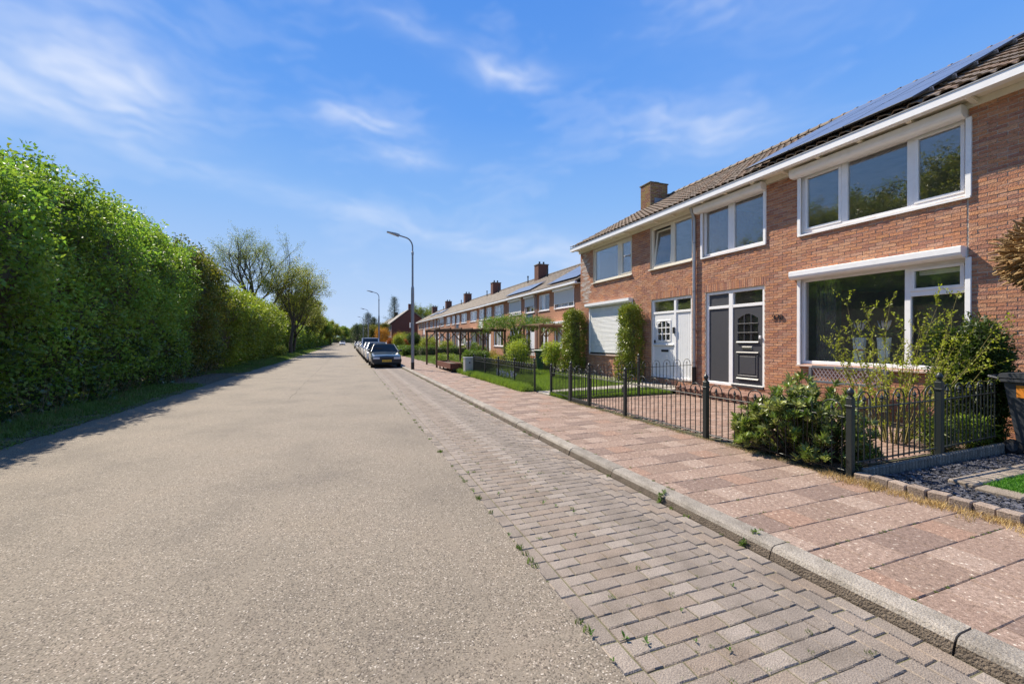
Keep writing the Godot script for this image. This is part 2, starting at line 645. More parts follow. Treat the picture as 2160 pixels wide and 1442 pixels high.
func make_materials() -> void:
	var g := Color(1, 1, 1)
	# fine speckle, soft blotches and stone chips
	ntex("speck", FastNoiseLite.TYPE_SIMPLEX, 0.16, 3, [[0.0, Color(0.55, 0.55, 0.55)], [0.45, Color(0.92, 0.92, 0.92)], [1.0, Color(1.25, 1.25, 1.25)]], 512, 3)
	ntex("blotch", FastNoiseLite.TYPE_SIMPLEX_SMOOTH, 0.012, 5, [[0.0, Color(0.66, 0.65, 0.63)], [0.5, Color(0.9, 0.9, 0.9)], [1.0, g]], 512, 7)
	ntex("chips", FastNoiseLite.TYPE_CELLULAR, 0.19, 1, [[0.0, Color(0.06, 0.048, 0.037)], [0.2, Color(0.14, 0.115, 0.085)], [0.5, Color(0.19, 0.16, 0.124)], [0.75, Color(0.21, 0.175, 0.134)], [0.93, Color(0.245, 0.2, 0.148)], [0.975, Color(0.36, 0.31, 0.25)], [1.0, Color(0.5, 0.45, 0.39)]], 1024, 5, FastNoiseLite.RETURN_CELL_VALUE)
	ntex("chip_height", FastNoiseLite.TYPE_CELLULAR, 0.19, 1, [[0.0, g], [1.0, Color(0, 0, 0)]], 1024, 5, FastNoiseLite.RETURN_DISTANCE)
	ntex("grain", FastNoiseLite.TYPE_CELLULAR, 0.2, 1, [[0.0, Color(0.55, 0.52, 0.5)], [0.35, Color(0.85, 0.84, 0.83)], [0.8, Color(1.0, 1.0, 1.0)], [1.0, Color(1.35, 1.33, 1.3)]], 512, 9, FastNoiseLite.RETURN_CELL_VALUE)
	ntex("rough", FastNoiseLite.TYPE_SIMPLEX_SMOOTH, 0.05, 5, [[0.0, Color(0, 0, 0)], [1.0, g]], 512, 13)
	ntex("lichen", FastNoiseLite.TYPE_SIMPLEX_SMOOTH, 0.034, 2, [[0.0, Color(0.5, 0.5, 0.47)], [0.3, Color(0.84, 0.82, 0.8)], [0.62, Color(1, 1, 1)], [0.80, Color(1, 1, 1)], [0.85, Color(1.8, 2.2, 2.3)], [1.0, Color(2.1, 2.6, 2.7)]], 1024, 21)
	ntex("earth", FastNoiseLite.TYPE_SIMPLEX_SMOOTH, 0.03, 5, [[0.0, Color(0.05, 0.042, 0.03)], [0.5, Color(0.11, 0.09, 0.06)], [1.0, Color(0.2, 0.165, 0.11)]], 512, 31)
	ntex("turf", FastNoiseLite.TYPE_SIMPLEX_SMOOTH, 0.04, 5, [[0.0, Color(0.03, 0.05, 0.012)], [0.5, Color(0.06, 0.10, 0.02)], [1.0, Color(0.11, 0.15, 0.04)]], 512, 33)
	ntex("wood", FastNoiseLite.TYPE_SIMPLEX_SMOOTH, 0.02, 4, [[0.0, Color(0.6, 0.58, 0.55)], [1.0, Color(1.1, 1.1, 1.1)]], 256, 35)
	ntex("patches", FastNoiseLite.TYPE_SIMPLEX_SMOOTH, 0.016, 4, [[0.0, Color(0.86, 0.86, 0.86)], [0.4, Color(0.96, 0.96, 0.96)], [1.0, Color(1.0, 1.0, 1.0)]], 512, 37)
	ntex("clean", FastNoiseLite.TYPE_SIMPLEX_SMOOTH, 0.03, 4, [[0.0, Color(0.93, 0.93, 0.925)], [0.5, Color(0.985, 0.985, 0.985)], [1.0, g]], 256, 38)
	ntex("stain", FastNoiseLite.TYPE_SIMPLEX_SMOOTH, 0.02, 5, [[0.0, Color(0.72, 0.66, 0.62)], [0.35, Color(0.96, 0.95, 0.94)], [0.7, Color(1, 1, 1)], [0.85, Color(1.15, 1.2, 1.25)], [1.0, Color(1.3, 1.4, 1.5)]], 512, 41)

	ntex("wear", FastNoiseLite.TYPE_SIMPLEX_SMOOTH, 0.014, 6, [[0.0, Color(0.70, 0.70, 0.72)], [0.35, Color(0.90, 0.90, 0.90)], [0.65, Color(1, 1, 1)], [1.0, Color(1.0, 0.985, 0.95)]], 1024, 51)
	tex(mat("asphalt", g, 0.88), T.chips, 0.72, T.chip_height, 0.2, T.wear, 0.045)
	var m := tex(mat("paver", g, 0.9), T.grain, 3.2, T.rough, 0.35, T.blotch, 0.35)
	m.vertex_color_use_as_albedo = true
	m = tex(mat("slab", g, 0.88), T.lichen, 0.62, T.rough, 0.3, T.grain, 2.2)
	m.vertex_color_use_as_albedo = true
	m = tex(mat("brick", g, 0.9), T.stain, 1.3, T.rough, 0.5, T.speck, 2.5)
	m.vertex_color_use_as_albedo = true
	m = tex(mat("tile", g, 0.75), T.speck, 1.4, T.rough, 0.3, T.blotch, 0.8)
	m.vertex_color_use_as_albedo = true
	tex(mat("kerbstone", Color(0.31, 0.28, 0.24), 0.9), T.grain, 2.4, T.rough, 0.4, T.blotch, 0.8)
	tex(mat("mortar", Color(0.57, 0.50, 0.41), 0.95), T.speck, 2.0, T.rough, 0.3)
	tex(mat("joint", Color(0.165, 0.155, 0.085), 1.0), T.speck, 2.0, T.rough, 0.5, T.blotch, 0.5)
	tex(mat("far_brick", Color(0.44, 0.21, 0.12), 0.92), T.stain, 0.5, T.rough, 0.6, T.speck, 1.1)
	tex(mat("dark_brick", Color(0.15, 0.062, 0.042), 0.92), T.stain, 0.5, T.rough, 0.6, T.speck, 1.1)
	tex(mat("soil", g, 1.0), T.earth, 0.6, T.rough, 2.0)
	tex(mat("turf", g, 1.0), T.turf, 0.4, T.rough, 2.0)
	tex(mat("concrete", Color(0.42, 0.38, 0.33), 0.9), T.grain, 1.6, T.rough, 0.3, T.blotch, 0.6)
	tex(mat("bark", Color(0.09, 0.07, 0.05), 0.95), T.speck, 1.5, T.rough, 0.6)
	tex(mat("timber", Color(0.11, 0.06, 0.03), 0.8), T.wood, 2.0, T.rough, 0.2)
	tex(mat("red_timber", Color(0.15, 0.045, 0.025), 0.75), T.wood, 2.0, T.rough, 0.2)
	tex(mat("plaster", Color(0.26, 0.25, 0.23), 0.9), T.blotch, 0.3)
	tex(mat("floor_wood", Color(0.22, 0.13, 0.07), 0.5), T.wood, 1.0)
	tex(mat("slate", g, 0.6), T.speck, 3.0, T.rough, 0.4)
	M.slate.vertex_color_use_as_albedo = true
	tex(mat("white_paint", Color(0.88, 0.88, 0.88), 0.35), T.clean, 0.6)
	tex(mat("cream_paint", Color(0.80, 0.75, 0.63), 0.5), T.clean, 0.6)
	tex(mat("alu", Color(0.80, 0.80, 0.79), 0.4), T.clean, 0.5)
	tex(mat("door_white", Color(0.78, 0.79, 0.80), 0.45), T.clean, 0.6)
	tex(mat("anthracite", Color(0.062, 0.063, 0.072), 0.45), T.clean, 0.6)
	mat("iron", Color(0.018, 0.024, 0.024), 0.42)
	mat("zinc", Color(0.42, 0.43, 0.44), 0.4, 0.35)
	mat("galv", Color(0.26, 0.27, 0.29), 0.45, 0.4)
	mat("rubber", Color(0.014, 0.014, 0.015), 0.75)
	mat("plastic_grey", Color(0.05, 0.055, 0.065), 0.5)
	mat("plastic_green", Color(0.02, 0.075, 0.035), 0.5)
	mat("black", Color(0.012, 0.012, 0.013), 0.5)
	mat("steel", Color(0.6, 0.6, 0.6), 0.25, 1.0)
	mat("orange", Color(0.75, 0.25, 0.02), 0.6)
	mat("lettering", Color(0.03, 0.03, 0.03), 0.5)
	mat("plate_yellow", Color(0.8, 0.48, 0.03), 0.5)
	mat("lamp_glass", Color(0.55, 0.57, 0.6), 0.1)
	mat("skin", Color(0.5, 0.28, 0.2), 0.6)
	mat("white_card", Color(0.75, 0.75, 0.75), 0.6)
	m = mat("vcol", g, 0.8)
	m.vertex_color_use_as_albedo = true
	m = mat("pane", Color(0.55, 0.62, 0.62, 1), 0.02)
	m.transparency = BaseMaterial3D.TRANSPARENCY_ALPHA
	m.albedo_color.a = 0.008
	m = mat("solar", Color(0.11, 0.125, 0.17), 0.25)
	mat("dark_glass", Color(0.01, 0.012, 0.014), 0.03)
	leafmat("leaf", g, Color(0.95, 1.0, 0.45), 0.5)
	leafmat("gloss_leaf", g, Color(0.5, 0.55, 0.22), 0.36)
	leafmat("grass", g, Color(0.6, 0.7, 0.3), 0.6)
	leafmat("straw", g, Color(0.4, 0.35, 0.25), 0.8)
	leafmat("petal", g, Color(0.5, 0.5, 0.5), 0.6)


func sheet(x0: float, x1: float, z0: float, z1: float, y: float, seg := 1) -> ArrayMesh:
	var mb := MB.new()
	for k in seg:
		var a := lerpf(z0, z1, k / float(seg))
		var b := lerpf(z0, z1, (k + 1.0) / seg)
		mb.quad(Vector3(x0, y, a), Vector3(x1, y, a), Vector3(x1, y, b), Vector3(x0, y, b), Vector3.UP)
	return mb.mesh()


func slab_mesh(seed_: int, sx: float, sz: float, th: float, wear := 0.004) -> ArrayMesh:
	# a paving stone with worn, slightly uneven edges; top at y 0
	R.seed = seed_
	var mb := MB.new()
	var b := 0.006
	var top := []
	var low := []
	for c in [[-1, -1], [0, -1], [1, -1], [1, 1], [0, 1], [-1, 1]]:
		var q := Vector3(c[0] * sx / 2 + rnd(-wear, wear), 0, c[1] * sz / 2 + rnd(-wear, wear) * 0.6)
		low.append(q)
		top.append(Vector3(q.x - signf(c[0]) * b, 0, q.z - c[1] * b))
	mb.quad(top[0], top[1], top[4], top[5], Vector3.UP)
	mb.quad(top[1], top[2], top[3], top[4], Vector3.UP)
	for k in 6:
		var a: Vector3 = low[k]
		var d: Vector3 = low[(k + 1) % 6]
		var o := (a + d).normalized()
		mb.quad(top[k], top[(k + 1) % 6], d - Vector3(0, b, 0), a - Vector3(0, b, 0), (Vector3.UP + o).normalized())
		mb.quad(a - Vector3(0, b, 0), d - Vector3(0, b, 0), d - Vector3(0, th, 0), a - Vector3(0, th, 0), o)
	return mb.mesh()


func weed(parent: Node, pts: Array) -> void:
	var xs := []
	var cs := []
	for p in pts:
		var s: float = p[1]
		xs.append(Transform3D(Basis.from_euler(Vector3(0, rnd(0, TAU), 0)).scaled(Vector3.ONE * s), p[0]))
		cs.append(Color(0.13, 0.19, 0.03) * rnd(0.7, 1.25))
	many(parent, "weed_growth", blades(77, 22, 0.035, 0.035, 0.006), M.grass, xs, cs, "stuff")


func setting() -> void:
	struct("ground", sheet(-400, 400, 120, -900, -0.06), M.turf)
	# carriageway
	struct("road", sheet(-4.75, 1.215, 30, -420, 0.0, 30), M.asphalt)
	# a mended seam along the carriageway
	R.seed = 71
	var sb := MB.new()
	var prev := Vector3(-1.5, 0.003, -13.0)
	for k in 90:
		var nx := Vector3(-1.5 + rnd(-0.035, 0.035), 0.003, -13.0 - (k + 1) * 0.4)
		var wd := rnd(0.004, 0.02)
		sb.quad(prev - Vector3(wd, 0, 0), prev + Vector3(wd, 0, 0), nx + Vector3(wd, 0, 0), nx - Vector3(wd, 0, 0), Vector3.UP)
		prev = nx
	struct("road_seam", sb.mesh(), tint("asphalt", Color(0.62, 0.62, 0.62)))
	# parking strip of concrete pavers
	var park := Node3D.new()
	park.name = "parking_strip"
	park.set_meta("kind", "structure")
	add_child(park)
	part(park, "bedding", sheet(1.21, 2.84, 30, -420, -0.005, 30), M.joint)
	var pv := [slab_mesh(1, 0.208, 0.104, 0.03), slab_mesh(2, 0.208, 0.104, 0.03), slab_mesh(3, 0.207, 0.103, 0.03)]
	var xs := []
	R.seed = 5
	var lay := func(x: float, z: float, along: bool, sx := 1.0):
		var b := Basis.from_euler(Vector3(rnd(-0.007, 0.007), (PI / 2 if along else 0.0) + rnd(-0.012, 0.012), rnd(-0.006, 0.006)))
		b = b * Basis.from_scale(Vector3(sx, 1, 1))
		xs.append(Transform3D(b, Vector3(x, 0.003 + rnd(-0.0018, 0.0018), z)))
	var z := 1.0
	while z > -75.0:
		lay.call(1.268, z, true)
		lay.call(2.776, z - 0.06, true)
		lay.call(2.667, z - 0.17, true)
		lay.call(2.558, z - 0.02, true)
		z -= 0.2145
	z = 1.0
	var row := 0
	while z > -75.0:
		var x := 1.325
		if row % 2:
			lay.call(x + 0.052, z, false, 0.49)
			x += 0.107
		while x + 0.2145 < 2.51:
			lay.call(x + 0.106, z, false)
			x += 0.2145
		if 2.505 - x > 0.04:
			lay.call((x + 2.503) / 2, z, false, (2.503 - x) / 0.2145)
		z -= 0.1085
		row += 1
	pieces(park, "paver", "paver_field", pv, "paver", [Color(0.255, 0.212, 0.175), Color(0.275, 0.228, 0.19), Color(0.235, 0.198, 0.165), Color(0.285, 0.24, 0.2), Color(0.26, 0.208, 0.165), Color(0.295, 0.25, 0.21), Color(0.25, 0.212, 0.18), Color(0.315, 0.27, 0.23)], xs)
	var wp := []
	for k in 1300:
		var zz := -1.2 - pow(R.randf(), 1.8) * 30.0
		var rr := roundf(zz / 0.1085) * 0.1085 + 0.054
		wp.append([Vector3(rnd(1.35, 2.5), -0.004, rr), rnd(0.12, 0.32) if R.randf() < 0.9 else rnd(0.35, 0.7)])
	for k in 90:
		wp.append([Vector3(1.213 + rnd(-0.01, 0.012), 0, -1.2 - pow(R.randf(), 1.6) * 28.0), rnd(0.3, 1.1)])
		wp.append([Vector3(2.83 + rnd(-0.015, 0.01), 0, -1.5 - pow(R.randf(), 1.0) * 30.0), rnd(0.3, 1.2)])
	weed(park, wp)
	var lx := []
	var lc := []
	for k in 26:
		var near := k < 15
		var p := Vector3(rnd(1.3, 2.5), 0.004, -1.3 - R.randf() * (4.0 if near else 12.0))
		if k % 3 == 0:
			p.x = 1.21
		lx.append(Transform3D(Basis.from_euler(Vector3(0, rnd(0, TAU), 0)).scaled(Vector3.ONE * rnd(0.35, 0.75)), p))
		lc.append(Color(0.10, 0.2, 0.035) * rnd(0.8, 1.4))
	many(park, "weed_leaf", rosette(8, 7, 0.05, 0.02), M.leaf, lx, lc, "stuff")

	# kerb
	var kerb := Node3D.new()
	kerb.name = "kerb"
	kerb.set_meta("kind", "structure")
	add_child(kerb)
	var prof := PackedVector2Array([Vector2(-0.05, -0.12), Vector2(-0.05, 0.058), Vector2(-0.0735, 0.058), Vector2(-0.058, 0.082), Vector2(-0.03, 0.093), Vector2(0.09, 0.095), Vector2(0.09, -0.12)])
	var face := PackedVector2Array([Vector2(-0.098, -0.12), Vector2(-0.092, 0.01), Vector2(-0.0735, 0.058), Vector2(-0.05, 0.058), Vector2(-0.05, -0.12)])
	var kb := MB.new()
	kb.prism(prof, -0.496, 0.496)
	var km := kb.mesh()
	kb = MB.new()
	kb.prism(face, -0.496, 0.496)
	var kf := kb.mesh()
	tex(mat("kerb_grime", Color(0.15, 0.12, 0.09), 0.95), T.grain, 2.4, T.rough, 0.8, T.blotch, 1.2)
	R.seed = 6
	z = 0.3
	for k in 76:
		var o := part(kerb, "kerbstone", km, tint("kerbstone", Color(0.31, 0.28, 0.24) * [1.0, 0.88, 1.12, 0.95][k % 4]))
		o.position = Vector3(2.93 + rnd(-0.004, 0.004), rnd(-0.004, 0.003), z)
		o.rotation = Vector3(0, rnd(-0.004, 0.004), rnd(-0.01, 0.01))
		part(o, "grimy_face", kf, M.kerb_grime)
		z -= 1.002
	kb = MB.new()
	kb.prism(prof, -420, z + 0.5)
	part(kerb, "kerb_run", kb.mesh(), M.kerbstone).position.x = 2.93
	kb = MB.new()
	kb.prism(face, -420, z + 0.5)
	part(kerb, "kerb_run_face", kb.mesh(), M.kerb_grime).position.x = 2.93

	# pavement of square red slabs
	var pave := Node3D.new()
	pave.name = "pavement"
	pave.set_meta("kind", "structure")
	add_child(pave)
	part(pave, "bedding", sheet(3.015, 5.16, 30, -420, GY - 0.011, 30), M.joint)
	var sl := [slab_mesh(11, 0.299, 0.299, 0.04, 0.002), slab_mesh(12, 0.299, 0.299, 0.04, 0.002), slab_mesh(13, 0.298, 0.298, 0.04, 0.003)]
	xs = []
	z = 0.5
	row = 0
	while z > -75.0:
		var x := 3.022
		var first := 0.1505 if row % 2 else 0.301
		while x < 4.98:
			var wd := minf(first, 5.06 - x)
			var b := Basis.from_euler(Vector3(rnd(-0.008, 0.008), rnd(-0.006, 0.006), rnd(-0.008, 0.008))) * Basis.from_scale(Vector3(wd / 0.301, 1, 1))
			xs.append(Transform3D(b, Vector3(x + wd / 2, GY + rnd(-0.003, 0.003), z)))
			x += wd
			first = 0.301
		z -= 0.3015
		row += 1
	pieces(pave, "slab", "slab_field", sl, "slab", [Color(0.29, 0.205, 0.16), Color(0.315, 0.228, 0.18), Color(0.27, 0.188, 0.146), Color(0.33, 0.246, 0.197), Color(0.25, 0.175, 0.135), Color(0.29, 0.185, 0.135), Color(0.215, 0.15, 0.12), Color(0.30, 0.215, 0.17)], xs)
	wp = []
	for k in 260:
		var zz := -1.0 - pow(R.randf(), 1.5) * 22.0
		var rr := roundf((zz - 0.5) / 0.3015) * 0.3015 + 0.5 - 0.151
		wp.append([Vector3(rnd(3.05, 4.95), GY - 0.004, rr), rnd(0.18, 0.5)])
	for k in 70:
		wp.append([Vector3(3.021, GY - 0.003, -1.2 - pow(R.randf(), 1.2) * 26.0), rnd(0.25, 0.7)])
	weed(pave, wp)
	# a taller weed in the kerb joint
	var kx := []
	var kc := []
	for p in [Vector3(2.83, 0.01, -3.35), Vector3(2.84, 0.05, -3.36), Vector3(2.88, 0.085, -3.35), Vector3(2.83, 0.01, -2.42), Vector3(2.93, 0.09, -2.4)]:
		for k in 4:
			kx.append(Transform3D(Basis.from_euler(Vector3(0, rnd(0, TAU), 0)).scaled(Vector3.ONE * rnd(0.4, 0.75)), p + rvec() * 0.02))
			kc.append(Color(0.12, 0.2, 0.04) * rnd(0.8, 1.3))
	many(pave, "weed_leaf", rosette(9, 9, 0.055, 0.02), M.leaf, kx, kc, "stuff")

	# grass verge beside the hedge
	struct("verge", sheet(-9.5, -4.742, 30, -420, 0.012, 30), M.soil)
	R.seed = 31
	var gx := []
	var gc := []
	for k in 15000:
		var zz := 2.0 - pow(R.randf(), 1.7) * 95.0
		var xx := -4.72 - pow(R.randf(), 0.9) * 2.6
		var nn := noise.get_noise_2d(xx * 30.0, zz * 14.0)
		if nn < -0.12 and zz > -24:
			continue
		var edge := clampf((-4.74 - xx) / 0.5, 0.35, 1.0)
		gx.append(Transform3D(Basis.from_euler(Vector3(0, rnd(0, TAU), 0)).scaled(Vector3(1.2, rnd(0.5, 1.3) * edge, 1.2) * (1.0 if zz > -30 else 1.7)), Vector3(xx, 0.005, zz)))
		gc.append(Color(0.12, 0.21, 0.035).lerp(Color(0.28, 0.22, 0.11), 0.75 if R.randf() < 0.16 else rnd(0, 0.2)) * rnd(0.75, 1.25))
	var go := many(self, "verge_grass", blades(41, 26, 0.1, 0.13, 0.009), M.grass, gx, gc, "stuff")
	tag(go, "rough grass growing along the foot of the tall hedge", "grass")
	# dead leaves and twigs in the verge
	gx = []
	gc = []
	for k in 1500:
		gx.append(Transform3D(rbasis(rnd(0.5, 1.2)), Vector3(-4.8 - R.randf() * 2.0, 0.03, -2.0 - pow(R.randf(), 1.4) * 35.0)))
		gc.append(Color(0.2, 0.14, 0.085) * rnd(0.5, 1.4))
	go = many(self, "leaf_litter", clump(43, 4, 0.06, 0.05, 0.02), M.straw, gx, gc, "stuff")
	tag(go, "dry brown leaf litter between road edge and hedge", "leaf litter")


# ---------- the tall hedge and the trees on the far side of the road ----------
func hedge(called: String, label: String, z0: float, z1: float, prof: Array, per_m2: float, mesh: Mesh, base: Color, s0: float, s1: float, seed_: int, ivy := false, warm := 0.18, rise := [0.0, 1.0, -1.0, 1.0]) -> void:
	# prof: outline seen along the street, (x, y) from the foot over the top
	R.seed = seed_
	var t := thing(called, label, "hedge", Vector3.ZERO, 0.0, "hedges along the road")
	var nz := FastNoiseLite.new()
	nz.seed = seed_
	nz.frequency = 0.55
	nz.fractal_octaves = 3
	var lens := [0.0]
	for k in range(1, prof.size()):
		lens.append(lens[k - 1] + prof[k].distance_to(prof[k - 1]))
	var total: float = lens[-1]
	var at := func(s: float, z: float, deep: float) -> Vector3:
		var k := 1
		while k < prof.size() - 1 and lens[k] < s:
			k += 1
		var f: float = (s - lens[k - 1]) / (lens[k] - lens[k - 1])
		var p: Vector2 = prof[k - 1].lerp(prof[k], f)
		p.y *= lerpf(rise[1], rise[3], clampf((z - rise[0]) / (rise[2] - rise[0]), 0.0, 1.0))
		var d: Vector2 = (prof[k] - prof[k - 1]).normalized()
		var o := Vector2(d.y, -d.x)
		var b := nz.get_noise_3d(p.x * 1.0, p.y * 1.2, z) * 0.6 + nz.get_noise_3d(p.x * 3.5, p.y * 3.5, z * 3.5) * 0.3
		var e := minf(minf(z0 - z, z - z1) / 0.8, 1.0)
		p += o * (b - deep - (1.0 - maxf(e, 0.0)) * 0.7)
		return Vector3(p.x, maxf(p.y, 0.03), z)
	# branches inside
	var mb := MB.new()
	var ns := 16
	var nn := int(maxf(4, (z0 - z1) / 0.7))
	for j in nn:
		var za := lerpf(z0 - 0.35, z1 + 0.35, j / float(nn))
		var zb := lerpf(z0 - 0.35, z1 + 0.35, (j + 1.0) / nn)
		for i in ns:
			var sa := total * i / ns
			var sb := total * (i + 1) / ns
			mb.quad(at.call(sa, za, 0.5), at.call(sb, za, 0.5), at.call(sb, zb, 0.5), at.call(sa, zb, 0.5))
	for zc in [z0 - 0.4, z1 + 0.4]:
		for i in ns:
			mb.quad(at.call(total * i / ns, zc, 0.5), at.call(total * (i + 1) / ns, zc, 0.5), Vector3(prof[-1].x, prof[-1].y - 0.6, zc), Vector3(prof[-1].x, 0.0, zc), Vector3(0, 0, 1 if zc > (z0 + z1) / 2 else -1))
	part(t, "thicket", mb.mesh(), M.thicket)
	var xs := []
	var cs := []
	var tn := tones(base, 16, 0.28, warm)
	var count := int(total * (z0 - z1) * per_m2)
	for k in count:
		var s := R.randf() * total
		var z := lerpf(z0, z1, R.randf())
		var p: Vector3 = at.call(s, z, pow(R.randf(), 1.6) * 0.5 - 0.06)
		if p.y < 0.5 and R.randf() < 0.6:
			continue
		if nz.get_noise_3d(p.x * 5.0, p.y * 5.0, p.z * 5.0) < -0.24:
			continue
		var patch := nz.get_noise_3d(p.z * 0.6, p.y * 0.6, 40.0)
		xs.append(Transform3D(rbasis(rnd(s0, s1)), p))
		cs.append(tn[R.randi() % 16] * (1.0 + patch * 0.6))
	leaves(t, "foliage", mesh, M.leaf, xs, cs)
	# end faces
	# shoots above the top
	mb = MB.new()
	var lx := []
	var lc := []
	for k in int((z0 - z1) * 2.2):
		var z := lerpf(z0, z1, R.randf())
		var p: Vector3 = at.call(total * rnd(0.6, 0.98), z, 0.1)
		var d := (Vector3.UP + Vector3(rnd(-0.1, 0.5), 0, rnd(-0.5, 0.5))).normalized()
		var l := rnd(0.25, 0.75)
		mb.tube([p, p + d * l * 0.6, p + d * l + Vector3(0, -0.05, 0)], [0.006, 0.004, 0.002], 3, false)
		for j in 7:
			lx.append(Transform3D(rbasis(rnd(0.4, 0.75)), p + d * l * (j / 6.0) + rvec() * 0.03))
			lc.append(tn[R.randi() % 16])
	part(t, "shoot", mb.mesh(), M.bark).set_meta("kind", "stuff")
	leaves(t, "shoot_foliage", clump(seed_ + 3, 4, 0.06, 0.05, 0.03), M.leaf, lx, lc)
	if ivy:
		xs = []
		cs = []
		for k in int((z0 - z1) * 60):
			var z := lerpf(z0, z1, R.randf())
			var p: Vector3 = at.call(pow(R.randf(), 1.6) * 1.9, z, rnd(-0.1, 0.25))
			xs.append(Transform3D(rbasis(rnd(0.7, 1.4)), p))
			cs.append(Color(0.065, 0.11, 0.045) * rnd(0.75, 1.35))
		leaves(t, "ivy", clump(seed_ + 5, 7, 0.16, 0.085, 0.075), M.gloss_leaf, xs, cs)
		mb = MB.new()
		for k in int((z0 - z1) * 16):
			var z := lerpf(z0, z1, R.randf())
			var p: Vector3 = at.call(0.1, z, rnd(-0.35, 0.1))
			p.y = 0.0
			var q := p + Vector3(rnd(-0.1, 0.25), rnd(0.25, 0.9), rnd(-0.4, 0.4))
			mb.tube([p, p.lerp(q, 0.5) + rvec() * 0.06, q], [0.006, 0.005, 0.002], 3, false)
		part(t, "dead_stalk", mb.mesh(), M.dead).set_meta("kind", "stuff")


func left_side() -> void:
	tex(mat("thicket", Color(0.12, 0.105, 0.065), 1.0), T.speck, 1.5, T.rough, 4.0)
	mat("dead", Color(0.24, 0.18, 0.11), 0.9)
	var small := clump(51, 13, 0.2, 0.09, 0.056)
	var p1 := [Vector2(-6.3, 0.0), Vector2(-6.05, 0.7), Vector2(-5.85, 1.7), Vector2(-5.68, 3.0), Vector2(-5.75, 4.2), Vector2(-6.05, 5.0), Vector2(-6.9, 5.35), Vector2(-8.6, 5.2)]
	hedge("tall_hedge", "very tall loose bright green hedge with ivy at its foot", 5.0, -21.0, p1, 66.0, small, Color(0.205, 0.325, 0.06), 0.8, 1.3, 61, true, 0.18, [-7.5, 0.84, -13.5, 1.05])
	var p2 := [Vector2(-6.5, 0.0), Vector2(-6.1, 1.2), Vector2(-5.75, 3.0), Vector2(-5.8, 4.9), Vector2(-6.3, 5.5), Vector2(-8.4, 5.4)]
	hedge("dark_hedge", "darker brownish green hedge between the very tall hedge and the yellow-green one", -20.6, -26.0, p2, 60.0, small, Color(0.20, 0.21, 0.045), 0.9, 1.4, 67, true, 0.3)
	var p3 := [Vector2(-6.6, 0.0), Vector2(-6.0, 0.9), Vector2(-5.45, 2.2), Vector2(-5.35, 3.4), Vector2(-5.7, 4.2), Vector2(-7.9, 4.35)]
	hedge("fresh_hedge", "yellow-green hedge with fresh spring leaves and a blunt end", -25.6, -42.5, p3, 36.0, small, Color(0.28, 0.34, 0.05), 1.1, 1.7, 71)
	var p4 := [Vector2(-7.2, 0.0), Vector2(-6.9, 1.5), Vector2(-6.8, 3.0), Vector2(-7.0, 3.8), Vector2(-8.6, 3.9)]
	hedge("clipped_hedge", "long lower hedge running on behind the two roadside trees", -44.0, -200.0, p4, 10.0, small, Color(0.21, 0.28, 0.045), 1.9, 2.9, 73)

	# trees beside and behind the hedge
	var sparse := clump(55, 7, 0.24, 0.14, 0.08)
	var cfg := {"trunk": 5.5, "rad": 0.2, "levels": 4, "kids": [8, 5, 4, 3], "ang": 42.0, "wiggle": 0.16, "up": 0.07, "leaf_from": 3, "per": 1, "scatter": 0.2, "s0": 0.8, "s1": 1.25, "first": 0.4, "taper": 0.45}
	tree("roadside_tree", "tall thinly leaved tree rising behind the yellow-green hedge", Vector3(-8.6, 0, -54), 101, cfg.merged({"trunk": 8.2, "rad": 0.26, "s0": 0.55, "s1": 0.9, "ang": 34.0}, true), sparse, M.leaf, Color(0.19, 0.24, 0.05), "trees beside the far road edge")
	tree("roadside_tree", "leaning olive-leaved tree standing in the verge before the lower hedge", Vector3(-5.9, 0, -52), 103, cfg.merged({"trunk": 5.6, "rad": 0.2, "s0": 0.7, "s1": 1.1, "lean": 0.12, "ang": 36.0}, true), sparse, M.leaf, Color(0.26, 0.28, 0.05), "trees beside the far road edge")
	tree("roadside_tree", "forked dark tree with airy crown just beyond the leaning olive-leaved tree", Vector3(-6.6, 0, -60), 107, cfg.merged({"trunk": 4.8, "rad": 0.2, "lean": 0.2}, true), sparse, M.leaf, Color(0.2, 0.22, 0.05), "trees beside the far road edge")
	var full := cfg.merged({"trunk": 5.0, "kids": [9, 5, 4, 3], "per": 2, "s0": 1.0, "s1": 1.7, "first": 0.25}, true)
	var k := 0
	for q in [[-7.5, -84.0, 5.2, "full yellow-green tree overtopping the lower hedge, first of the row"], [-8.0, -96.0, 5.0, "full yellow-green tree in the row over the lower hedge, second along"], [-7.0, -112.0, 4.6, "round bright green tree in the row over the lower hedge, third along"], [-7.5, -135.0, 4.5, "round green tree in the row over the lower hedge, fourth along"], [-6.0, -165.0, 4.5, "bright green tree where the hedge meets the end of the road"], [-2.6, -215.0, 5.0, "green tree closing the far end of the road"], [-9.0, -235.0, 6.0, "dark green tree behind the one closing the far end of the road"], [1.5, -270.0, 5.5, "pale green tree farthest off beyond the end of the road"], [7.5, -260.0, 6.0, "broad green tree far off behind the parked cars"], [-5.0, -300.0, 6.5, "distant green tree between the road-end trees"]]:
		tree("hedgerow_tree", q[3], Vector3(q[0], 0, q[1]), 120 + k, full.merged({"trunk": q[2]}, true), sparse, M.leaf, [Color(0.28, 0.29, 0.05), Color(0.25, 0.28, 0.05), Color(0.19, 0.28, 0.05)][k % 3], "trees over the lower hedge")
		k += 1
	hedge("end_hedge", "distant hedge closing the view at the far end of the road", 0.0, -14.0, [Vector2(-6.0, 0.0), Vector2(-5.8, 2.0), Vector2(-6.4, 4.0), Vector2(-9.0, 4.2)], 6.0, small, Color(0.15, 0.22, 0.04), 2.2, 3.4, 79)
	var eh: Node3D = get_child(get_child_count() - 1)
	eh.rotation.y = -PI / 2
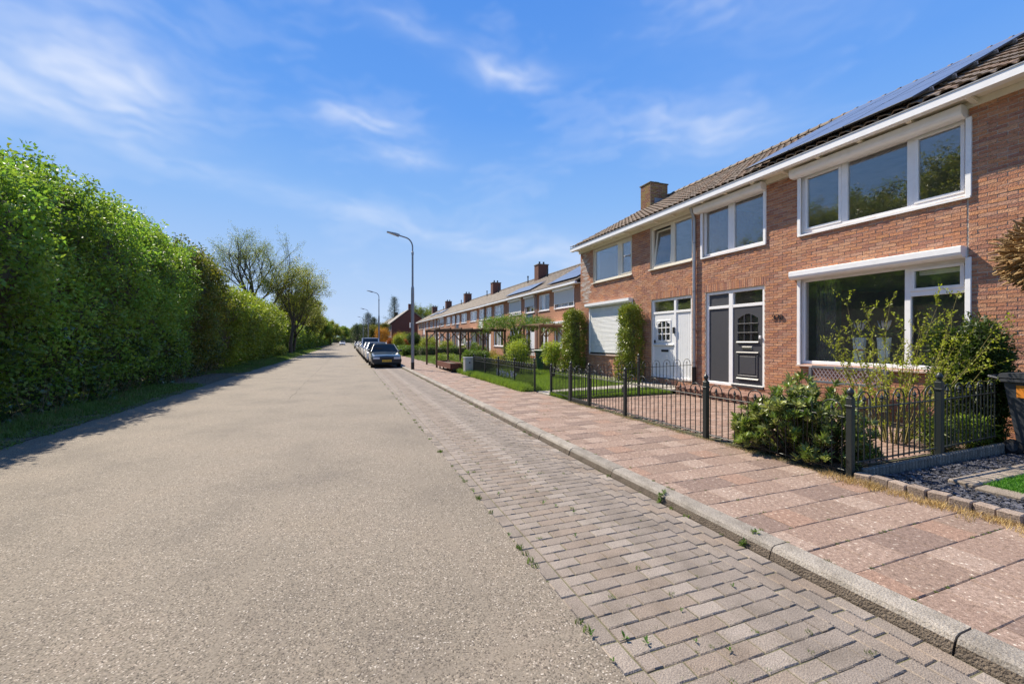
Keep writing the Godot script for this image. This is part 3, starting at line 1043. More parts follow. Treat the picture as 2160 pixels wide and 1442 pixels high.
	eh.scale = Vector3(1, 1, 3.0)
	eh.position = Vector3(-22.0, 0, -312.0)
	bush("verge_shrub", "small bright shrub at the foot of the leaning olive-leaved tree", "shrub", Vector3(-5.9, 0, -43.6), Vector3(1.6, 1.3, 2.2), 131, 240, small, M.leaf, Color(0.22, 0.27, 0.05), 0.8, 1.2)
	# the wood beyond the hedge, mirrored in the upper windows
	var wood := cfg.merged({"trunk": 7.9, "rad": 0.3, "kids": [11, 5, 4, 3], "per": 2, "s0": 1.0, "s1": 1.6, "first": 0.15, "leaf_from": 2}, true)
	var protos := []
	for j in 3:
		protos.append(tree("wood_tree", "tall yellow-green tree of the wood behind the very tall hedge", Vector3(-19.0 - j, 0, -12.0 - j * 7), 140 + j, wood, sparse, M.leaf, Color(0.25, 0.27, 0.05), "wood behind the tall hedge"))
	R.seed = 150
	for j in 15:
		var o: Node3D = protos[j % 3].duplicate()
		o.name = numbered("wood_tree")
		add_child(o)
		o.position = Vector3(-20.0 + rnd(-2.0, 2.0) - (4.0 if j % 2 else 0.0), 0, -4.0 - j * 4.6)
		o.rotation.y = rnd(0, TAU)
		o.scale = Vector3.ONE * rnd(0.82, 1.05) * (0.74 if o.position.z < -36.0 else 1.0)


# ---------- the near houses ----------
func brick_mesh(seed_: int) -> ArrayMesh:
	# hand-formed face brick, long along z, face towards -x; 1 m long so that it is scaled to its length
	R.seed = seed_
	var mb := MB.new()
	var g := []
	for j in 3:
		var r_ := []
		for i in 5:
			var e := 0.004 if (i == 0 or i == 4 or j == 0 or j == 2) else 0.0
			r_.append(Vector3(-0.012 + e + rnd(-0.0022, 0.0022), (j - 1) * 0.0255 + (rnd(-0.0016, 0.0016) if i % 4 else 0.0), (i - 2) * 0.25 + (rnd(-0.006, 0.006) if i % 4 == 0 else 0.0)))
		g.append(r_)
	for j in 2:
		for i in 4:
			mb.quad(g[j][i], g[j][i + 1], g[j + 1][i + 1], g[j + 1][i], Vector3(-1, 0, 0))
	var back := Vector3(0.02, 0, 0)
	for i in 4:
		mb.quad(g[0][i], g[0][i + 1], g[0][i + 1] + back, g[0][i] + back, Vector3.DOWN)
		mb.quad(g[2][i], g[2][i + 1], g[2][i + 1] + back, g[2][i] + back, Vector3.UP)
	for j in 2:
		mb.quad(g[j][0], g[j + 1][0], g[j + 1][0] + back, g[j][0] + back, Vector3(0, 0, -1))
		mb.quad(g[j][4], g[j + 1][4], g[j + 1][4] + back, g[j][4] + back, Vector3(0, 0, 1))
	return mb.mesh()


func wall_sheet(x: float, z0: float, z1: float, y0: float, y1: float, holes: Array, deep: float) -> ArrayMesh:
	# a wall facing -x with openings [z0, z1, y0, y1] and their reveals
	var zs := [z0, z1]
	var ys := [y0, y1]
	for h in holes:
		zs.append_array([h[0], h[1]])
		ys.append_array([h[2], h[3]])
	zs.sort()
	ys.sort()
	var mb := MB.new()
	for i in zs.size() - 1:
		for j in ys.size() - 1:
			var zc: float = (zs[i] + zs[i + 1]) / 2
			var yc: float = (ys[j] + ys[j + 1]) / 2
			if zs[i + 1] - zs[i] < 0.001 or ys[j + 1] - ys[j] < 0.001:
				continue
			var open := false
			for h in holes:
				open = open or (zc > h[0] and zc < h[1] and yc > h[2] and yc < h[3])
			if not open:
				for q in [[x, Vector3.LEFT], [x + deep, Vector3.RIGHT]]:
					mb.quad(Vector3(q[0], ys[j], zs[i]), Vector3(q[0], ys[j], zs[i + 1]), Vector3(q[0], ys[j + 1], zs[i + 1]), Vector3(q[0], ys[j + 1], zs[i]), q[1])
	for h in holes:
		var a := Vector3(x, h[2], h[0])
		var b := Vector3(x, h[2], h[1])
		var c := Vector3(x, h[3], h[1])
		var d := Vector3(x, h[3], h[0])
		var k := Vector3(deep, 0, 0)
		mb.quad(a, b, b + k, a + k, Vector3.UP)
		mb.quad(d, c, c + k, d + k, Vector3.DOWN)
		mb.quad(a, d, d + k, a + k, Vector3(0, 0, 1))
		mb.quad(b, c, c + k, b + k, Vector3(0, 0, -1))
	return mb.mesh()


func brick_rows(x: float, z0: float, z1: float, y0: float, y1: float, holes: Array, xs: Array) -> void:
	var y := y0 + 0.031
	var row := 0
	while y < y1 - 0.02:
		var cuts := []
		for h in holes:
			if y > h[2] - 0.01 and y < h[3] + 0.01:
				cuts.append([h[0], h[1]])
		cuts.sort_custom(func(a, b): return a[0] < b[0])
		cuts.append([z1, z1])
		var a := z0
		for c in cuts:
			# fill from a to c[0] in running bond laid out from the corner
			var off := 0.0 if row % 2 else 0.11
			var k := floori((a - z0 - off) / 0.22)
			while true:
				var s := maxf(z0 + off + k * 0.22, a)
				var e := minf(z0 + off + (k + 1) * 0.22, c[0])
				if s >= c[0] - 0.02:
					break
				if e - s > 0.035:
					var l := e - s - 0.011
					var b := Basis.from_euler(Vector3(rnd(-0.008, 0.008), rnd(-0.02, 0.02), rnd(-0.04, 0.04))) * Basis.from_scale(Vector3(1, rnd(0.94, 1.04), l))
					xs.append(Transform3D(b, Vector3(x + rnd(-0.003, 0.003), y + rnd(-0.0025, 0.0025), (s + e) / 2)))
				k += 1
			a = c[1]
		y += 0.0622
		row += 1


func panes(parent: Node, x: float, z0: float, z1: float, y0: float, y1: float) -> void:
	# triple glazing
	var mb := MB.new()
	mb.span(Vector3(x, y0, z0), Vector3(x + 0.005, y1, z1))
	mb.span(Vector3(x + 0.012, y0, z0), Vector3(x + 0.016, y1, z1))
	mb.span(Vector3(x + 0.023, y0, z0), Vector3(x + 0.027, y1, z1))
	part(parent, "pane", mb.mesh(), M.pane)


func frame_bars(x: float, z0: float, z1: float, y0: float, y1: float, w: float, d: float) -> ArrayMesh:
	var mb := MB.new()
	mb.span(Vector3(x, y0, z0), Vector3(x + d, y0 + w, z1), 0.006)
	mb.span(Vector3(x, y1 - w, z0), Vector3(x + d, y1, z1), 0.006)
	mb.span(Vector3(x + 0.001, y0 + w, z0), Vector3(x + d - 0.001, y1 - w, z0 + w), 0.005)
	mb.span(Vector3(x + 0.001, y0 + w, z1 - w), Vector3(x + d - 0.001, y1 - w, z1), 0.005)
	return mb.mesh()


func window(house: Node, x: float, z0: float, z1: float, y0: float, y1: float, lights: Array, m: Material, o := {}) -> Node3D:
	# lights: [z0, z1, y0, y1, sash] within the frame
	var w := node(house, "window")
	var fx := x + 0.05
	part(w, "frame", frame_bars(fx, z0 + 0.003, z1 - 0.003, y0 + 0.003, y1 - 0.003, 0.075, 0.07), m)
	var edges := {}
	for l in lights:
		if l[1] < z1 - 0.12 and not edges.has(l[1]):
			edges[l[1]] = true
			var nxt := z1
			for q in lights:
				if q[0] >= l[1] - 0.001:
					nxt = minf(nxt, q[0])
			var mb := MB.new()
			mb.span(Vector3(fx + 0.002, y0 + 0.078, l[1]), Vector3(fx + 0.068, y1 - 0.078, nxt), 0.005)
			part(w, "mullion", mb.mesh(), m)
		var a: float = l[0]
		var b: float = l[1]
		var c: float = l[2]
		var d: float = l[3]
		var px := fx + 0.03
		if l.size() > 4 and l[4]:
			part(w, "sash", frame_bars(fx - 0.012, a, b, c, d, 0.055, 0.06), m)
			a += 0.055
			b -= 0.055
			c += 0.055
			d -= 0.055
			px = fx + 0.012
		panes(w, px, a, b, c, d)
	if o.has("transom"):
		var t: Array = o.transom
		var mb := MB.new()
		mb.span(Vector3(fx + 0.003, t[2], t[0]), Vector3(fx + 0.066, t[3], t[1]), 0.005)
		part(w, "transom", mb.mesh(), m)
	if o.has("box"):
		# roller shutter housing with rounded lower front edge, and its guides
		var b: Array = o.box
		var poly := PackedVector2Array([Vector2(x - 0.004, b[3]), Vector2(x - 0.185, b[3]), Vector2(x - 0.2, b[3] - 0.012), Vector2(x - 0.2, b[2] + 0.075), Vector2(x - 0.185, b[2] + 0.035), Vector2(x - 0.15, b[2] + 0.008), Vector2(x - 0.10, b[2]), Vector2(x - 0.004, b[2])])
		var mb := MB.new()
		mb.prism(poly, b[0] + 0.004, b[1] - 0.004)
		part(w, "shutter_box", mb.mesh(), m)
		for s in [b[0], b[1]]:
			var e := MB.new()
			e.prism(poly, s - 0.004, s + 0.004)
			part(w, "shutter_box_end", e.mesh(), M.alu)
		for s in [z0 - 0.03, z1 - 0.04]:
			var e := MB.new()
			e.span(Vector3(x - 0.045, y0 - 0.02, s), Vector3(x - 0.006, b[2] - 0.002, s + 0.07), 0.004)
			part(w, "shutter_guide", e.mesh(), m)
	var sd: float = o.get("sill", 0.06)
	var sm := MB.new()
	sm.prism(PackedVector2Array([Vector2(x - sd, y0 - 0.045), Vector2(x + 0.1, y0 - 0.03), Vector2(x + 0.1, y0), Vector2(x - sd, y0 - 0.012)]), z0 - 0.02, z1 + 0.02)
	part(w, "sill", sm.mesh(), o.get("sill_material", m))
	return w


func gable_poly(x0: float, x1: float, y0: float, ye: float, xr: float, yr: float) -> PackedVector2Array:
	return PackedVector2Array([Vector2(x0, y0), Vector2(x1, y0), Vector2(x1, ye), Vector2(xr, yr), Vector2(x0, ye)])


func tile_mesh(seed_: int) -> ArrayMesh:
	# pantile: waves across z, laid along +x (up the slope); origin at its lower edge
	R.seed = seed_
	var mb := MB.new()
	var n := 8
	var w := 0.235
	var l := 0.37
	var pr := []
	for i in n + 1:
		var t := i / float(n)
		pr.append(Vector2((t - 0.5) * w, 0.024 * sin((t - 0.08) * TAU) + 0.012 * sin(t * TAU * 2.0)))
	for i in n:
		var a: Vector2 = pr[i]
		var b: Vector2 = pr[i + 1]
		var na := Vector3(0, b.x - a.x, -(b.y - a.y)).normalized()
		mb.quad(Vector3(0, a.y + 0.028, a.x), Vector3(0, b.y + 0.028, b.x), Vector3(l, b.y, b.x), Vector3(l, a.y, a.x), na)
		mb.quad(Vector3(0, a.y + 0.028, a.x), Vector3(0, b.y + 0.028, b.x), Vector3(0.004, b.y + 0.012, b.x), Vector3(0.004, a.y + 0.012, a.x), Vector3(-1, 0, 0))
	return mb.mesh()


func roof_tiles(roof: Node, x0: float, y0: float, x1: float, y1: float, z0: float, z1: float, most: int, tn: Array) -> void:
	var d := Vector3(x1 - x0, y1 - y0, 0)
	var len_ := d.length()
	d = d.normalized()
	var up := Vector3(-d.y, d.x, 0)
	var b := Basis(d, up, Vector3(0, 0, 1))
	var xs := []
	var rows := int(len_ / 0.335)
	var cols := int((z1 - z0) / 0.213)
	for r in rows:
		for k in cols:
			var p := Vector3(x0, y0, z0 + (k + 0.5) * (z1 - z0) / cols) + d * (r * len_ / rows) + up * 0.03
			xs.append(Transform3D(b * Basis.from_euler(Vector3(0, rnd(-0.012, 0.012), rnd(-0.012, 0.012))), p + rvec() * 0.004))
	pieces(roof, "roof_tile", "tile_field", [tile_mesh(5)], "tile", tn, xs, most)
	# ridge caps
	var mb := MB.new()
	var poly := PackedVector2Array()
	for k in 9:
		var a := PI * k / 8.0
		poly.append(Vector2(cos(a) * 0.13, sin(a) * 0.12))
	for k in 9:
		var a := PI * (8 - k) / 8.0
		poly.append(Vector2(cos(a) * 0.11, sin(a) * 0.10 - 0.004))
	mb.prism(poly, -0.17, 0.17)
	var poly2 := PackedVector2Array()
	for p in poly:
		poly2.append(p * 1.14)
	mb.prism(poly2, 0.13, 0.19)
	var rm := mb.mesh()
	var z := z0 + 0.2
	var k := 0
	while z < z1:
		var o := part(roof, "ridge_tile", rm, tint("tile", tn[k % tn.size()] * 0.8))
		o.position = Vector3(x1, y1 + 0.03, z)
		o.rotation.y = PI
		z += 0.34
		k += 1


func shell(h: Node, z0: float, z1: float) -> void:
	# rooms behind the front wall: floors, back wall, party walls, partition
	var list := [["ground_floor", Vector3(XW + 0.3, 0.2, z0), Vector3(17.8, 0.36, z1), M.floor_wood], ["upper_floor", Vector3(XW + 0.3, 3.3, z0), Vector3(17.8, 3.5, z1), M.plaster], ["attic_floor", Vector3(XW + 0.01, 5.46, z0), Vector3(17.8, 5.6, z1), M.plaster],
		["back_wall", Vector3(17.6, 0.0, z0), Vector3(17.9, 0.8, z1), M.far_brick], ["back_wall", Vector3(17.6, 2.6, z0), Vector3(17.9, 5.45, z1), M.far_brick], ["back_wall", Vector3(17.6, 0.8, z0), Vector3(17.9, 2.6, z0 + 3.0), M.far_brick], ["back_wall", Vector3(17.6, 0.8, z1 - 0.4), Vector3(17.9, 2.6, z1), M.far_brick], ["partition", Vector3(13.4, 0.36, z0 + 0.2), Vector3(13.5, 3.3, z0 + 1.4), M.plaster], ["partition", Vector3(12.6, 3.5, z0 + 0.2), Vector3(12.7, 5.46, z1 - 0.2), M.plaster]]
	for q in list:
		var mb := MB.new()
		mb.span(q[1], q[2])
		part(h, q[0], mb.mesh(), q[3])
	for s in [[z0, z0 + 0.12], [z1 - 0.12, z1]]:
		var mb := MB.new()
		mb.prism(gable_poly(XW + 0.02, 17.88, -0.1, 5.5, 13.65, 8.0), s[0], s[1])
		part(h, "party_wall", mb.mesh(), M.near_gable)


func eaves(h: Node, z0: float, z1: float, tn: Array, most: int) -> Node3D:
	var mb := MB.new()
	mb.prism(PackedVector2Array([Vector2(8.95, 5.53), Vector2(8.95, 5.39), Vector2(9.09, 5.39), Vector2(9.09, 5.53), Vector2(9.075, 5.53), Vector2(9.075, 5.405), Vector2(8.965, 5.405), Vector2(8.965, 5.53)]), z0, z1)
	part(h, "gutter", mb.mesh(), M.white_paint)
	mb = MB.new()
	mb.span(Vector3(8.938, 5.522, z0), Vector3(8.975, 5.537, z1))
	part(h, "gutter_lip", mb.mesh(), M.zinc)
	mb = MB.new()
	mb.span(Vector3(9.092, 5.44, z0), Vector3(9.52, 5.452, z1))
	part(h, "soffit", mb.mesh(), M.cream_paint)
	mb = MB.new()
	mb.span(Vector3(9.365, 5.33, z0), Vector3(9.43, 5.438, z1), 0.004)
	part(h, "wall_plate", mb.mesh(), M.cream_paint)
	var z := z0 + 0.45
	while z < z1 - 0.1:
		mb = MB.new()
		mb.prism(PackedVector2Array([Vector2(9.093, 5.438), Vector2(9.093, 5.41), Vector2(9.363, 5.36), Vector2(9.363, 5.438)]), z - 0.035, z + 0.035)
		part(h, "rafter_end", mb.mesh(), M.cream_paint)
		z += 0.78
	var roof := node(h, "roof")
	mb = MB.new()
	mb.prism(PackedVector2Array([Vector2(8.98, 5.545), Vector2(13.65, 8.08), Vector2(18.3, 5.545), Vector2(18.3, 5.47), Vector2(13.65, 8.0), Vector2(8.98, 5.47)]), z0, z1)
	part(roof, "roof_deck", mb.mesh(), tint("tile", Color(0.12, 0.085, 0.06)))
	roof_tiles(roof, 8.98, 5.55, 13.65, 8.1, z0, z1, most, tn)
	return roof


func soldier(xs: Array, z0: float, z1: float, y0: float) -> void:
	# bricks on end over a doorway
	var n := int((z1 - z0) / 0.0622)
	for k in n:
		var b := Basis(Vector3(1, 0, 0), Vector3(0, 0, 1), Vector3(0, -1, 0)) * Basis.from_scale(Vector3(1, rnd(0.95, 1.03), 0.2))
		xs.append(Transform3D(b, Vector3(XW + rnd(-0.003, 0.003), y0 + 0.105, z0 + (k + 0.5) * (z1 - z0) / n)))


func box_part(parent: Node, called: String, a: Vector3, b: Vector3, m: Material, bev := 0.004) -> MeshInstance3D:
	var mb := MB.new()
	mb.span(a, b, bev)
	return part(parent, called, mb.mesh(), m)


func near_houses() -> void:
	tex(mat("near_gable", Color(0.44, 0.21, 0.12), 0.92), T.stain, 0.8, T.rough, 0.6, T.speck, 2.0)
	var red := [Color(0.384, 0.179, 0.120), Color(0.569, 0.300, 0.173), Color(0.470, 0.214, 0.119), Color(0.503, 0.242, 0.136), Color(0.438, 0.193, 0.108), Color(0.525, 0.268, 0.157), Color(0.470, 0.225, 0.136), Color(0.416, 0.187, 0.114), Color(0.537, 0.252, 0.125), Color(0.482, 0.252, 0.162), Color(0.372, 0.171, 0.114), Color(0.515, 0.225, 0.114), Color(0.492, 0.268, 0.179)]
	var tn := [Color(0.23, 0.17, 0.115), Color(0.19, 0.135, 0.09), Color(0.26, 0.195, 0.135), Color(0.17, 0.13, 0.10), Color(0.27, 0.175, 0.105), Color(0.22, 0.18, 0.14), Color(0.29, 0.16, 0.085)]
	var bm := [brick_mesh(1), brick_mesh(2), brick_mesh(3), brick_mesh(4)]
	# --- house with the dark door
	var h := thing("terraced_house", "brick terraced house with dark grey front door and roof solar panels", "house", Vector3.ZERO, 0.0, "near terrace")
	var holes := [[-6.59, -3.8, 3.93, 5.275], [-6.59, -3.8, 1.06, 2.95], [-9.27, -7.45, 0.38, 2.92], [-9.4, -7.42, 3.93, 5.275]]
	part(h, "wall", wall_sheet(XW, -9.63, -2.9, -0.1, 5.45, holes, 0.3), M.mortar)
	R.seed = 201
	var xs := []
	var bh := holes.duplicate()
	bh.append([-9.3, -7.4, 2.9, 3.14])
	brick_rows(XW, -9.628, -3.83, 0.02, 5.34, bh, xs)
	brick_rows(XW, -3.815, -2.9, 0.05, 5.34, [], xs)
	soldier(xs, -9.3, -7.4, 2.925)
	pieces(h, "brick", "brickwork", bm, "brick", red, xs)
	shell(h, -9.62, -2.9)
	var roof := eaves(h, -9.63, -2.9, tn, 300)
	var d := Vector3(13.65 - 8.98, 8.1 - 5.55, 0).normalized()
	var up := Vector3(-d.y, d.x, 0)
	for c in 3:
		for r_ in 3:
			var mb := MB.new()
			mb.xf = Transform3D(Basis(d, up, Vector3(0, 0, 1)), Vector3(8.98, 5.55, -7.06 + c * 1.1) + d * (0.79 + r_ * 1.57) + up * 0.15)
			mb.box(Vector3.ZERO, Vector3(1.55, 0.035, 1.08), 0.003)
			var sp := part(roof, "solar_panel", mb.mesh(), M.black)
			var g := MB.new()
			g.xf = mb.xf
			g.box(Vector3(0, 0.0185, 0), Vector3(1.52, 0.003, 1.05))
			part(roof, "solar_glass", g.mesh(), M.solar)
	for r_ in 6:
		var mb := MB.new()
		mb.xf = Transform3D(Basis(d, up, Vector3(0, 0, 1)), Vector3(8.98, 5.55, -5.95) + d * (0.55 + r_ * 0.8) + up * 0.12)
		mb.box(Vector3.ZERO, Vector3(0.04, 0.06, 3.36))
		part(roof, "mounting_rail", mb.mesh(), M.galv)
	var wm: Material = M.white_paint
	window(h, XW, -6.59, -3.8, 3.93, 5.275, [[-6.51, -5.76, 4.008, 5.197, true], [-5.65, -4.66, 4.008, 5.197, false], [-4.55, -3.88, 4.008, 5.197, true]], wm, {"box": [-6.70, -3.83, 5.19, 5.38], "sill": 0.05})
	var gw := window(h, XW, -6.59, -3.8, 1.06, 2.95, [[-6.51, -4.69, 1.138, 2.872, false], [-4.6, -3.88, 1.138, 2.37, false], [-4.6, -3.88, 2.455, 2.872, true]], wm, {"box": [-6.70, -3.83, 2.93, 3.11], "sill": 0.09, "transom": [-4.6, -3.88, 2.37, 2.455], "sill_material": M.sill_stone})
	box_part(gw, "roller_blind", Vector3(XW + 0.16, 2.74, -4.53), Vector3(XW + 0.2, 2.82, -3.95), M.white_card)
	window(h, XW, -9.4, -7.42, 3.93, 5.275, [[-9.32, -8.56, 4.008, 5.197, false], [-8.37, -7.5, 4.008, 5.197, false]], wm, {"box": [-9.54, -7.40, 5.19, 5.38], "sill": 0.05})
	# front door and side panel
	var dr := node(h, "front_door")
	var fx := XW + 0.03
	part(dr, "frame", frame_bars(fx, -9.268, -7.452, 0.385, 2.915, 0.075, 0.09), wm)
	box_part(dr, "mullion", Vector3(fx + 0.002, 0.462, -8.515), Vector3(fx + 0.088, 2.838, -8.39), wm)
	for q in [[-9.192, -8.517], [-8.388, -7.528]]:
		box_part(dr, "transom", Vector3(fx + 0.003, 2.445, q[0]), Vector3(fx + 0.087, 2.52, q[1]), wm)
	box_part(dr, "fixed_panel", Vector3(fx + 0.035, 2.522, -9.191), Vector3(fx + 0.06, 2.837, -8.516), M.anthracite)
	panes(dr, fx + 0.035, -8.388, -7.528, 2.522, 2.837)
	box_part(dr, "side_panel", Vector3(fx + 0.03, 0.463, -9.191), Vector3(fx + 0.06, 2.443, -8.516), M.anthracite)
	box_part(dr, "threshold", Vector3(fx - 0.06, 0.385, -8.39), Vector3(fx + 0.02, 0.455, -7.46), M.anthracite, 0.01)
	# the leaf: rails and stiles round a glazed arch of nine lights and a raised lower panel
	var lz0 := -8.385
	var lz1 := -7.53
	var lx := fx + 0.02
	var poly := PackedVector2Array([Vector2(lz0, 0.463), Vector2(lz1, 0.463), Vector2(lz1, 2.44), Vector2(lz0, 2.44)])
	var arch := PackedVector2Array()
	arch.append_array([Vector2(lz0 + 0.13, 1.55), Vector2(lz1 - 0.13, 1.55), Vector2(lz1 - 0.13, 2.14)])
	for k in 9:
		var t := k / 8.0
		arch.append(Vector2(lerpf(lz1 - 0.17, lz0 + 0.17, t), 2.16 + 0.1 * sin(t * PI)))
	arch.append(Vector2(lz0 + 0.13, 2.14))
	var mb2 := MB.new()
	mb2.xf = Transform3D(Basis(Vector3(0, 0, 1), Vector3(0, 1, 0), Vector3(-1, 0, 0)), Vector3(lx + 0.045, 0, 0))
	# build the leaf as strips round the arch
	mb2.prism(PackedVector2Array([poly[0], poly[1], Vector2(lz1, 1.55), Vector2(lz0, 1.55)]), 0, 0.045)
	mb2.prism(PackedVector2Array([Vector2(lz0, 1.55), arch[0], arch[arch.size() - 1], Vector2(lz0 + 0.13, 2.44), Vector2(lz0, 2.44)]), 0, 0.045)
	mb2.prism(PackedVector2Array([arch[1], Vector2(lz1, 1.55), Vector2(lz1, 2.44), Vector2(lz1 - 0.13, 2.44), arch[2]]), 0, 0.045)
	for k in range(2, arch.size() - 1):
		mb2.prism(PackedVector2Array([arch[k], Vector2(arch[k].x, 2.44), Vector2(arch[k + 1].x, 2.44), arch[k + 1]]), 0, 0.045)
	part(dr, "door_leaf", mb2.mesh(), M.anthracite)
	panes(dr, lx + 0.014, lz0 + 0.12, lz1 - 0.12, 1.55, 2.27)
	for k in 2:
		var zz := lerpf(lz0 + 0.13, lz1 - 0.13, (k + 1) / 3.0)
		box_part(dr, "glazing_bar", Vector3(lx - 0.004, 1.55, zz - 0.012), Vector3(lx + 0.012, 2.24, zz + 0.012), M.anthracite, 0.003)
	for k in 2:
		var yy := 1.55 + (k + 1) * 0.23
		box_part(dr, "glazing_bar", Vector3(lx - 0.014, yy - 0.012, lz0 + 0.13), Vector3(lx + 0.01, yy + 0.012, lz1 - 0.13), M.anthracite, 0.003)
	for q in [[1.53, 0.03], [1.27, 0.025], [0.60, 0.03]]:
		var e := MB.new()
		e.prism(PackedVector2Array([Vector2(lx - 0.035, q[0]), Vector2(lx + 0.002, q[0]), Vector2(lx + 0.002, q[0] + q[1]), Vector2(lx - 0.012, q[0] + q[1])]), lz0 + 0.11, lz1 - 0.11)
		part(dr, "moulding", e.mesh(), M.anthracite)
	part(dr, "lower_panel_frame", frame_bars(lx - 0.016, lz0 + 0.13, lz1 - 0.13, 0.66, 1.25, 0.035, 0.018), M.anthracite)
	box_part(dr, "lower_panel", Vector3(lx - 0.01, 0.73, lz0 + 0.2), Vector3(lx + 0.001, 1.18, lz1 - 0.2), M.anthracite, 0.008)
	box_part(dr, "letter_plate", Vector3(lx - 0.014, 1.35, lz0 + 0.27), Vector3(lx + 0.001, 1.43, lz1 - 0.29), M.steel, 0.004)
	box_part(dr, "letter_flap", Vector3(lx - 0.018, 1.37, lz0 + 0.29), Vector3(lx - 0.013, 1.41, lz1 - 0.31), M.steel, 0.002)
	box_part(dr, "handle", Vector3(lx - 0.06, 1.62, lz1 - 0.075), Vector3(lx - 0.02, 1.70, lz1 - 0.02), M.white_card, 0.012)
	# house number
	var tm := TextMesh.new()
	tm.text = "370"
	var sf := SystemFont.new()
	sf.font_names = PackedStringArray(["Droid Serif"])
	sf.font_italic = true
	tm.font = sf
	tm.font_size = 64
	tm.pixel_size = 0.0026
	tm.depth = 0.02
	var num := part(h, "house_number", tm, M.lettering)
	num.position = Vector3(XW - 0.03, 2.12, -7.1)
	num.rotation.y = -PI / 2
	# expansion joint beside the windows
	for q in [[3.14, 3.88]]:
		box_part(h, "expansion_joint", Vector3(XW - 0.002, q[0], -6.66), Vector3(XW + 0.02, q[1], -6.648), M.joint, 0.0)
	# step in front of the door
	var stp := node(h, "door_step")
	box_part(stp, "step_base", Vector3(8.55, 0.05, -9.5), Vector3(9.385, 0.30, -6.7), M.joint, 0.0)
	xs = []
	for i in 27:
		for j in 4:
			var b := Basis.from_euler(Vector3(rnd(-0.01, 0.01), rnd(-0.01, 0.01), rnd(-0.01, 0.01)))
			xs.append(Transform3D(b, Vector3(8.62 + j * 0.213 - (0.1 if i % 2 else 0.0), 0.318, -9.45 + i * 0.105)))
	for i in 27:
		xs.append(Transform3D(Basis(Vector3(0, 1, 0), Vector3(-1, 0, 0), Vector3(0, 0, 1)), Vector3(8.525, 0.22, -9.45 + i * 0.105)))
	pieces(stp, "step_brick", "step_brickwork", [slab_mesh(31, 0.208, 0.1, 0.03)], "paver", [Color(0.30, 0.17, 0.125), Color(0.34, 0.20, 0.15), Color(0.27, 0.15, 0.11)], xs)
	# --- house with the white door
	var k2 := thing("terraced_house", "brick terraced house with white boarded door and closed roller shutter", "house", Vector3.ZERO, 0.0, "near terrace")
	var holes2 := [[-11.64, -9.78, 3.94, 5.31], [-15.2, -12.62, 3.94, 5.29], [-11.58, -9.79, 0.38, 2.92], [-15.4, -12.57, 1.06, 2.95]]
	part(k2, "wall", wall_sheet(XW, -16.2, -9.632, -0.1, 5.45, holes2, 0.3), M.mortar)
	xs = []
	bh = holes2.duplicate()
	bh.append([-11.62, -9.75, 2.9, 3.14])
	brick_rows(XW, -16.2, -9.632, 0.02, 5.34, bh, xs)
	soldier(xs, -11.62, -9.75, 2.925)
	# salts have bled out of the bricks beside the far corner
	var plain_x := []
	var salt_x := []
	for t in xs:
		var p: Vector3 = t.origin
		var dz := absf(p.z + 15.78 + 0.1 * sin(p.y * 3.0)) / (0.34 + 0.1 * sin(p.y * 7.0))
		if p.y > 3.2 and dz + rnd(-0.35, 0.35) < 0.8:
			salt_x.append(t)
		else:
			plain_x.append(t)
	pieces(k2, "brick", "brickwork", bm, "brick", red, plain_x)
	pieces(k2, "salted_brick", "salted_brickwork", bm, "brick", [Color(0.52, 0.42, 0.36), Color(0.44, 0.29, 0.22), Color(0.6, 0.52, 0.47)], salt_x)
	shell(k2, -16.2, -9.64)
	var roof2 := eaves(k2, -16.33, -9.632, tn, 300)
	var cm: Material = M.cream_paint
	var wa := window(k2, XW, -11.64, -9.78, 3.94, 5.31, [[-10.56, -9.858, 4.018, 5.232, false]], cm, {"sill": 0.07})
	box_part(wa, "mullion", Vector3(XW + 0.052, 4.018, -10.73), Vector3(XW + 0.118, 5.232, -10.562), cm)
	# the other light is tilted inwards at the top
	var sash := part(wa, "tilted_sash", frame_bars(0, -0.41, 0.41, 0, 1.2, 0.055, 0.05), cm)
	sash.position = Vector3(XW + 0.06, 4.02, -11.148)
	sash.rotation.z = -0.12
	var pm := MB.new()
	pm.span(Vector3(0.015, 0.06, -0.35), Vector3(0.02, 1.14, 0.35))
	pm.span(Vector3(0.032, 0.06, -0.35), Vector3(0.037, 1.14, 0.35))
	var sp2 := part(wa, "pane", pm.mesh(), M.pane)
	sp2.transform = sash.transform
	window(k2, XW, -15.2, -12.62, 3.94, 5.29, [[-15.12, -13.55, 4.018, 5.212, false], [-13.31, -12.7, 4.018, 5.212, true]], cm, {"sill": 0.07})
	# closed roller shutter
	var sh := node(k2, "roller_shutter")
	part(sh, "frame", frame_bars(XW + 0.05, -15.39, -12.58, 1.07, 2.94, 0.07, 0.06), wm)
	var py := PackedVector2Array([Vector2(XW - 0.004, 3.09), Vector2(XW - 0.2, 3.09), Vector2(XW - 0.2, 2.99), Vector2(XW - 0.17, 2.95), Vector2(XW - 0.11, 2.93), Vector2(XW - 0.004, 2.93)])
	var bx := MB.new()
	bx.prism(py, -15.55, -12.55)
	part(sh, "shutter_box", bx.mesh(), wm)
	for s in [-15.44, -12.62]:
		box_part(sh, "shutter_guide", Vector3(XW - 0.05, 1.05, s), Vector3(XW + 0.04, 2.928, s + 0.07), wm)
	var slat := MB.new()
	slat.prism(PackedVector2Array([Vector2(0.012, -0.024), Vector2(-0.002, -0.024), Vector2(-0.009, -0.012), Vector2(-0.009, 0.012), Vector2(-0.002, 0.024), Vector2(0.012, 0.024)]), -15.36, -12.63)
	var slm := slat.mesh()
